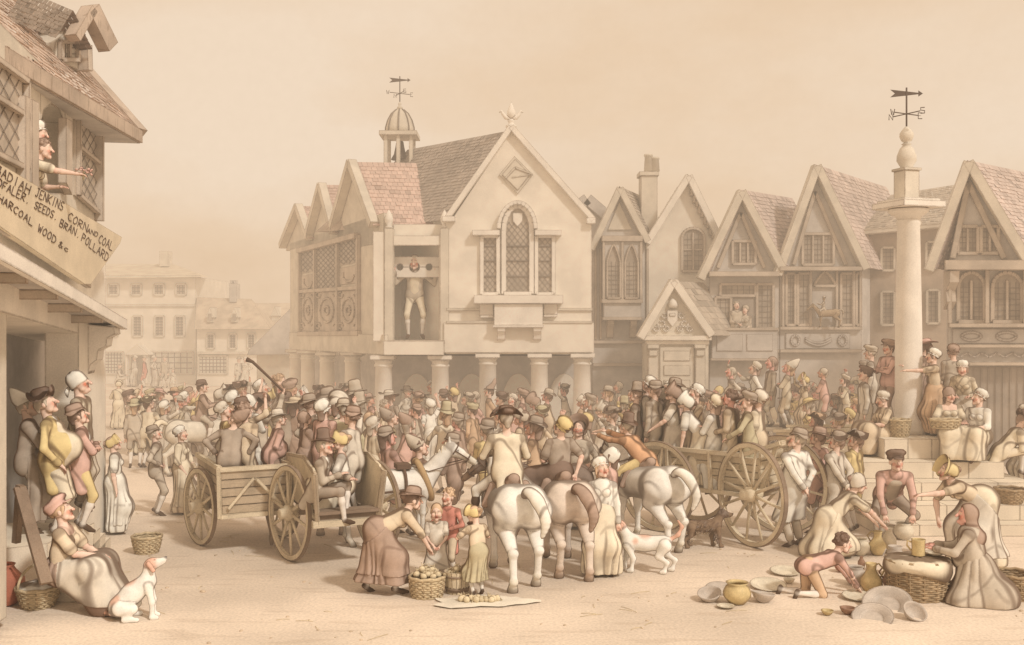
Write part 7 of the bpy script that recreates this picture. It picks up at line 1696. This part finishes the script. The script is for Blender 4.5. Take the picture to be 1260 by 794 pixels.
person(at(1072, 22.2, 1.45), 70, st('down', hp=6), 'man in a grey cap in the back row left of the market column', s=1.0, hs=1.12, vox=.018, top=('coat', 'palegrey', 'long'), low=('breeches', 'grey'), hat=('cap', 'grey'), hair='short', haircol='grey', neck='white')
person(at(1094, 20.9, 1.60), 110, st('fold', hp=6), 'boy in a pink shirt pressed against the market column', s=1.0, hs=1.1, vox=.016, top=('shirt', 'pink', 'long'), low=('breeches', 'brown'), hat=('cap', 'brown'), hair='short', haircol='dark', cheek=.8, cat='boy')
# standing by the shop and down the street
wa = person(at(141, 18.0), -75, st('down', hp=20), 'woman in a yellow straw bonnet and long white dress at the terrace corner', True, s=1.0, hs=1.06, top=('bodice', 'white', 'short'), low=('skirt', 'white'), hat=('bonnet', 'yellow'), hair='bun', haircol='brown', flare=.15, apron='white')
person(at(192, 19.7), -75, st('hips', hp=22), 'man in grey jacket and breeches left of the woman carrying a basket', s=.99, hs=1.08, top=('jacket', 'grey', 'long'), low=('breeches', 'grey'), hat=('bowl', 'slate'), haircol='grey', neck='grey', cheek=.8)
wb = person(at(223, 19.9), -95, st('carry', hp=10, hy=10, hr=(.16, .12, .86), hl=(-.18, .22, .80)), 'woman in a cream apron and white cap carrying a basket left of the carts', True, s=.97, hs=1.08, top=('bodice', 'cream', 'half'), low=('skirt', 'buff'), apron='cream', hat=('mob', 'white'), hair='bun', haircol='brown')
hb_ = handpos(wb, 1)
basket((hb_.x, hb_.y-.02, hb_.z-.42), .12, .17, .2, 'small round basket with a handle, carried by the woman in the cream apron', handle=.22)
wc = person(at(146, 35.5), 10, st('carry', hp=4), 'woman in a white dress carrying an infant, alone in the far street', True, s=.98, hs=1.08, vox=.025, top=('shawl', 'cream', 'long'), low=('skirt', 'cream'), hat=('bonnet', 'cream'), hair=None, flare=.15)
# far group before the town house
FAR = [(147, 58.5, -90, False, 'seated', 'palegrey', 'low crouching figure at the far stall'), (166, 59, 80, True, 'lap', 'palegrey', 'bending trader with a tray in the far street'), (178, 58, 100, False, 'down', 'red', 'man in a long red coat in the far street'),
       (190, 58.5, -80, True, 'hips', 'palegrey', 'woman in a pale gown facing the red coated man in the far street'), (203, 58, 170, False, 'down', 'grey', 'tall man in a grey coat beside the far group'), (213, 57.5, 170, True, 'down', 'palegrey', 'small child at the right of the far group'),
       (294, 56, 60, False, 'down', 'palegrey', 'pale man under the inn window down the street'), (302, 56, 170, True, 'hips', 'palegrey', 'pale woman with hands on hips outside the inn')]
for px, d, hd_, fem, arm, cl_, lb in FAR:
    ch = 'child' in lb
    person(at(px, d), hd_, sitp() if arm == 'seated' else st(arm), lb, fem, s=.62 if ch else 1.05, child=ch, vox=.035, face=False, top=('coat' if not fem else 'bodice', cl_, 'long'), low=('skirt' if fem else 'breeches', cl_), hat=('mob', 'palegrey') if fem and not ch else ('bowl', 'grey'), hair=None)
# figures in the first floor openings of the gabled houses
for px, py, hd_, fem, lb, tp in ((906, 379, 190, False, 'dim standing figure in the first floor opening of the smaller gabled house', 'grey'), (917, 385, 150, True, 'dim woman on the right in the opening of the smaller gabled house', 'grey')):
    p = HB.Q(px, py, .08); person((p.x, p.y, p.z-1.5), hd_, st('lap'), lb, fem, s=1.0, vox=.022, face=False, top=('coat' if not fem else 'bodice', tp, 'long'), low=('skirt' if fem else 'breeches', tp), hat=('mob', 'grey') if fem else None, hair='curly', haircol='grey')
em = horse((HB.Q(1017, 400, .35).x, HB.Q(1017, 400, .30).y, HB.Q(1017, 403, .3).z), 80, 'small stone horse of the emblem on the taller gabled house', hexc('b5a086'), hexc('ab967d'), 'grey', .42, vox=.05, bridle=False, saddle=False)
pe = HB.Q(1013, 403, .30)
person((pe.x, pe.y, pe.z), 80, ride(lean=-4, pel=(0, 0, 1.40)), 'carved rider of the mounted emblem on the taller gabled house', s=.44, vox=.04, face=False, skin=hexc('b5a086'), stock=hexc('b5a086'), top=('coat', 'grey', 'long'), low=('breeches', 'grey'), hat=('cocked', 'grey'), hair=None, cat='statue', cheek=0)

EX = [(k1, .30, .95, .74, -40, 'F', 'girl in a white kerchief squeezed at the front right of the left cart', 'white', ('kerchief', 'white'), 'fold'), (k1, -.12, -.30, .70, -20, 'M', 'bare headed man in a buff shirt between the stout man and the corner man', 'buff', None, 'lap'),
      (k2, .30, -.20, .66, 60, 'M', 'man in a pale coat and brown hat crammed at the open cart\'s right side', 'palegrey', ('bowl', 'brown'), 'up1'), (k2, -.10, .35, .76, -30, 'F', 'woman in a pink gown and white cap standing mid cart behind the couple', 'pink', ('mob', 'white'), 'lap'),
      (k2, -.20, .95, .78, -50, 'M', 'man with a pointing arm and round hat at the very front of the open cart', 'grey', ('round', 'slate'), 'point'), (k2, .30, .85, .78, -10, 'F', 'woman in a cream gown and poke bonnet at the front right of the open cart', 'cream', ('poke', 'palegrey'), 'fold'),
      (wg, .50, .30, .80, 80, 'M', 'man in an olive coat resting both hands on the wagon rail above the wheel', 'olive', ('cap', 'slate'), 'rail'), (wg, .55, 1.0, .72, 60, 'F', 'woman in a white gown with folded arms between the leaning woman and red faced man', 'white', ('mob', 'cream'), 'fold'),
      (wg, .85, .35, .80, 40, 'F', 'woman in a pinkish gown and straw hat at the far corner of the wagon tail', 'pink', ('straw', 'straw'), 'lap'), (wg, .90, 2.3, .80, 70, 'F', 'woman in a buff gown and headscarf at the far front of the wagon', 'buff', ('kerchief', 'palegrey'), 'up1')]
for rt, x, y, z, hd_, sx_, lb, c_, ht, arm in EX:
    person(inc(rt, x, y, z), hd_, st(arm, hp=14, lean=6), lb, sx_ == 'F', s=.97, hs=1.18, vox=.0155, top=('bodice' if sx_ == 'F' else 'coat', c_, 'half' if sx_ == 'F' else 'long'), low=('skirt' if sx_ == 'F' else 'breeches', c_), hat=ht, hair='long' if sx_ == 'F' else 'curly', haircol='brown', nose=1.2)
# ------------------------------------------------------------------ the crowd, row by row
WORDS = dict(white='white', cream='cream', yellow='yellow', grey='grey', dark='dark', brown='brown', tan='tan', pink='pink', red='red', olive='olive', slate='slate', buff='buff', straw='straw', palegrey='pale')
HATW = dict(round='round hat', tall='tall hat', cocked='cocked hat', tricorne='cocked hat', bowl='low hat', pointed='pointed hat', nightcap='nightcap', mob='mob cap', bonnet='bonnet', poke='wide bonnet', kerchief='headscarf', cap='flat cap', straw='straw hat')
ORD = ['leftmost', 'second from left', 'third from left', 'fourth from left', 'fifth from left', 'sixth from left', 'seventh from left', 'eighth from left', 'ninth from left', 'tenth from left', 'eleventh from left', 'twelfth from left', 'thirteenth from left', 'fourteenth from left', 'fifteenth from left', 'sixteenth from left', 'seventeenth from left', 'eighteenth from left']
cr_ = random.Random(21)
def row(phrase, pts, z0=0.0, vox=.020, group=None, look=510, pal=None, s0=1.0, dmin=None, dmax=None, pm=None):
    pts = sorted(pts)
    for i, t in enumerate(pts):
        px, py, sex = t[:3]; o = t[3] if len(t) > 3 else {}
        s = s0*cr_.uniform(.95, 1.05); fem = sex == 'F'
        d = o.get('d') or (EYE-z0-1.56*s)*F/(py-CY)
        if dmax: d = min(d, dmax)
        if dmin: d = max(d, dmin)
        s = (EYE-z0-(py-CY)*d/F)/1.56
        X = (px-CX)/F*d
        # turn towards the pillory, with a lean to either side
        ang = math.degrees(math.atan2(-(-3.0-X), 31.5-d)) if d < 31 else (90 if X > -3 else -90)
        ang = max(-88, min(88, ang)); side = -1 if px < look else 1
        hd_ = o.get('h', ang*.7+side*cr_.uniform(18, 75))
        hy = cr_.uniform(-14, 14); hp = o.get('hp', cr_.uniform(6, 22))
        arm = o.get('arm', cr_.choice(['down', 'hips', 'fold', 'lap', 'behind', 'pocket', 'carry', 'down', 'up1', 'point', 'up2']))
        pal_ = (pal or ['grey', 'palegrey', 'buff', 'cream', 'slate', 'olive', 'tan', 'pink', 'brown', 'white'])+['pink', 'yellow', 'cream']
        c = o.get('c', cr_.choice(pal_)); lc = cr_.choice(['grey', 'palegrey', 'buff', 'slate', 'cream'])
        hat = o.get('hat', cr_.choice(['round', 'bowl', 'cocked', 'tall', 'cap', 'tricorne', 'round', 'nightcap'] if not fem else ['mob', 'mob', 'bonnet', 'poke', 'kerchief', 'straw']))
        hc = o.get('hc', cr_.choice(['slate', 'brown', 'grey', 'tan', 'olive', 'dark'] if not fem else ['white', 'palegrey', 'pink', 'yellow', 'cream', 'brown', 'buff']))
        what = 'gowned woman' if fem else 'coated man'
        hatp = (' in %s %s' % (WORDS[hc], HATW[hat])) if hat else ', bare headed'
        if hat == 'straw': hatp = ' in straw hat'
        lb = '%s %s%s, %s, %s' % (WORDS[c], what, hatp, ORD[i], phrase)
        person((X, d, z0), hd_, st(arm, hp=hp, hy=hy, lean=cr_.uniform(-5, 20)), lb, fem, s=s, hs=cr_.uniform(1.2, 1.34), fat=cr_.choice([0, 0, .3, .7]) if not fem else 0, vox=vox,
               top=('coat' if not fem else 'bodice', c, 'long' if not fem else cr_.choice(['short', 'half', 'long'])), low=('skirt' if fem else 'breeches', c if fem else lc), hat=(hat, hc) if hat else None,
               hair=o.get('hair', cr_.choice(['short', 'long', 'curly'])) if not fem else 'long', haircol=cr_.choice(['brown', 'dark', 'grey', 'grey', 'tan']), nose=cr_.uniform(.8, 1.7), cheek=cr_.uniform(.45, .95),
               skin=cr_.choice([SKIN, SKIN, SKIN3, SKIN2]), group=None, old=cr_.choice([0, 0, 1, 2]))
# left: the pale mass of backs down the street
LP = ['grey', 'palegrey', 'slate', 'palegrey', 'buff']
row('near crowd left of carts', [(166, 503, 'M', dict(h=10, c='grey', hat='round', arm='down')), (182, 499, 'M', dict(h=-20)), (199, 503, 'F', dict(h=-30, c='palegrey')), (214, 497, 'M'), (229, 492, 'F', dict(hat='mob', hc='white', c='palegrey', h=-60)), (243, 507, 'M')], pal=LP, vox=.019)
row('far crowd left of carts', [(160, 491, 'M'), (172, 489, 'F'), (186, 488, 'M'), (199, 487, 'F'), (211, 486, 'M'), (224, 484, 'M'), (236, 488, 'F')], pal=LP, vox=.024)
row('beyond left cart before hall', [(267, 489, 'F', dict(hat='poke', hc='palegrey', c='palegrey')), (282, 486, 'M'), (298, 483, 'M'), (318, 480, 'F', dict(hat='mob', hc='white', c='white')), (340, 474, 'M', dict(c='slate', hat=None, hair='curly')), (357, 482, 'M'), (330, 491, 'F')], pal=LP+['pink'], vox=.021, dmax=27)
row('row behind two carts', [(348, 498, 'M', dict(c='slate', hat='bowl', hc='dark')), (366, 502, 'F'), (384, 505, 'F', dict(c='brown', hat='bonnet', hc='grey')), (400, 494, 'M', dict(hat='round', hc='slate')), (416, 499, 'F'), (431, 490, 'M', dict(hat='tall', hc='grey', c='grey')), (446, 503, 'M')], vox=.018, dmax=23)
row('row under left arcade', [(455, 494, 'M'), (469, 500, 'M', dict(hat=None, hair='curly', c='buff')), (482, 491, 'F'), (497, 484, 'M', dict(hat='round', hc='slate', c='palegrey')), (513, 494, 'M'), (530, 479, 'F', dict(hat='bonnet', hc='white', c='white')), (546, 490, 'M', dict(c='cream')), (560, 487, 'F', dict(hat='mob', hc='yellow', c='buff')), (574, 494, 'M')], vox=.021, pal=['grey', 'buff', 'palegrey', 'pink', 'slate', 'cream'])
row('row under right arcade', [(588, 490, 'M', dict(hat=None)), (603, 484, 'M', dict(hat='pointed', hc='brown', c='tan', arm='behind')), (617, 494, 'M'), (630, 495, 'F', dict(h=150, hat='mob', hc='palegrey')), (645, 489, 'M'), (660, 497, 'F'), (676, 490, 'M', dict(hat='round', hc='grey', c='buff')), (697, 482, 'M', dict(hat='cocked', c='grey')), (716, 496, 'F')], vox=.021, pal=['grey', 'buff', 'palegrey', 'tan', 'slate', 'cream'])
row('row behind white cart horse', [(474, 517, 'M', dict(c='olive')), (496, 523, 'M', dict(c='pink', hat='nightcap', hc='brown', arm='rail')), (514, 508, 'M', dict(hat='bowl', hc='brown', c='grey')), (531, 502, 'F', dict(c='white', hat='mob', hc='white', arm='up1')), (548, 514, 'M', dict(c='cream', arm='rail')), (566, 521, 'M', dict(hat='bowl', hc='slate', c='brown')), (583, 507, 'M', dict(c='tan', hat='cap')), (600, 533, 'M', dict(c='yellow', hat='bowl', hc='slate', arm='fold'))], vox=.016, pal=['grey', 'buff', 'pink', 'tan', 'slate', 'cream'])
row('row around middle rider', [(560, 548, 'M', dict(hat='bowl', hc='slate', c='brown', arm='fold')), (618, 512, 'M', dict(hat='kerchief', hc='brown', c='palegrey')), (641, 517, 'F', dict(hat='bonnet', hc='grey', c='buff')), (658, 530, 'M', dict(hat='round', hc='slate', c='tan', arm='fold')), (672, 512, 'M')], vox=.015, pal=['grey', 'buff', 'tan', 'slate', 'cream'])
row('row between hall and wagon', [(727, 520, 'F', dict(c='grey')), (741, 506, 'F', dict(hat='poke', hc='palegrey', c='palegrey')), (756, 514, 'M', dict(hat='cocked', hc='slate', c='grey')), (772, 502, 'M'), (730, 497, 'M'), (787, 510, 'F')], vox=.017, pal=['grey', 'palegrey', 'slate', 'buff'])
row('back row before porch', [(746, 487, 'M', dict(c='palegrey')), (763, 478, 'F', dict(hat='mob', hc='palegrey', c='palegrey')), (780, 486, 'F', dict(hat='mob', hc='grey', c='grey')), (800, 490, 'M'), (821, 479, 'F', dict(hat='mob', hc='white', c='palegrey')), (838, 488, 'M'), (854, 486, 'M', dict(hat='round', hc='slate', c='grey')), (866, 477, 'M', dict(hat=None)), (884, 484, 'F')], vox=.021, pal=['grey', 'palegrey', 'slate', 'buff'])
row('row on trestle stage', [(905, 459, 'M', dict(hat=None, c='palegrey')), (930, 455, 'F', dict(c='white', hat='mob', hc='palegrey', arm='point', h=85)), (947, 449, 'M', dict(hat=None, c='grey')), (968, 455, 'M', dict(hat='nightcap', hc='palegrey', c='cream', arm='fold')), (990, 470, 'F', dict(c='buff')), (1015, 461, 'M', dict(hat=None, c='pink', hair='short', arm='fold')), (1040, 470, 'M', dict(c='cream', hat='cap', hc='grey')), (1066, 455, 'M', dict(hat='cap', hc='slate', c='palegrey'))], z0=.955, vox=.020, pal=['grey', 'palegrey', 'buff'], dmin=26.4, dmax=28.0)
row('crowd behind wagon tail', [(968, 497, 'M', dict(hat='round', hc='palegrey', c='palegrey')), (985, 486, 'M'), (996, 502, 'F', dict(c='yellow')), (1011, 486, 'M', dict(c='palegrey', hat='cap', hc='slate')), (1027, 496, 'M', dict(c='palegrey', hat='bowl', hc='slate')), (1042, 491, 'M', dict(hat='round', hc='slate', c='cream')), (1056, 503, 'M'), (950, 484, 'M'), (938, 497, 'F')], vox=.018, pal=['grey', 'palegrey', 'buff', 'cream', 'olive'])
row('row beneath gabled houses', [(893, 477, 'F'), (908, 482, 'M'), (922, 488, 'M'), (941, 476, 'F'), (957, 479, 'M'), (975, 482, 'M'), (1001, 479, 'F'), (1050, 478, 'M')], vox=.022, pal=['grey', 'palegrey', 'buff', 'cream'])
row('behind stout pink coated man', [(1012, 519, 'M'), (1033, 522, 'M', dict(hat='cocked', hc='slate')), (1046, 515, 'F'), (1068, 515, 'M', dict(c='grey'))], vox=.017, pal=['grey', 'palegrey', 'buff', 'slate'])
row('row between cart and cart horse', [(462, 527, 'F', dict(c='cream', hat='mob', hc='palegrey')), (480, 541, 'M', dict(c='pink', hat='bowl', hc='slate', arm='fold')), (508, 553, 'M', dict(hat='nightcap', hc='grey', c='brown')), (450, 519, 'M', dict(hat=None, c='buff')), (436, 512, 'M', dict(hat='tricorne', hc='slate'))], vox=.015, pal=['buff', 'grey', 'tan'])
row('knot left of the arcade', [(300, 496, 'M'), (314, 500, 'F'), (352, 489, 'M', dict(hat='cap')), (370, 488, 'F'), (388, 484, 'M'), (408, 484, 'F'), (422, 482, 'M'), (440, 484, 'F'), (285, 500, 'M')], vox=.021, pal=LP+['cream', 'pink'])
row('gaps behind wagon front', [(795, 507, 'M'), (812, 500, 'F'), (828, 505, 'M', dict(c='palegrey')), (846, 502, 'F'), (864, 498, 'M', dict(c='buff')), (878, 492, 'M', dict(hat='cap')), (892, 500, 'F'), (909, 498, 'M'), (925, 505, 'M')], vox=.019, pal=['palegrey', 'grey', 'buff', 'cream'], dmin=22.5)
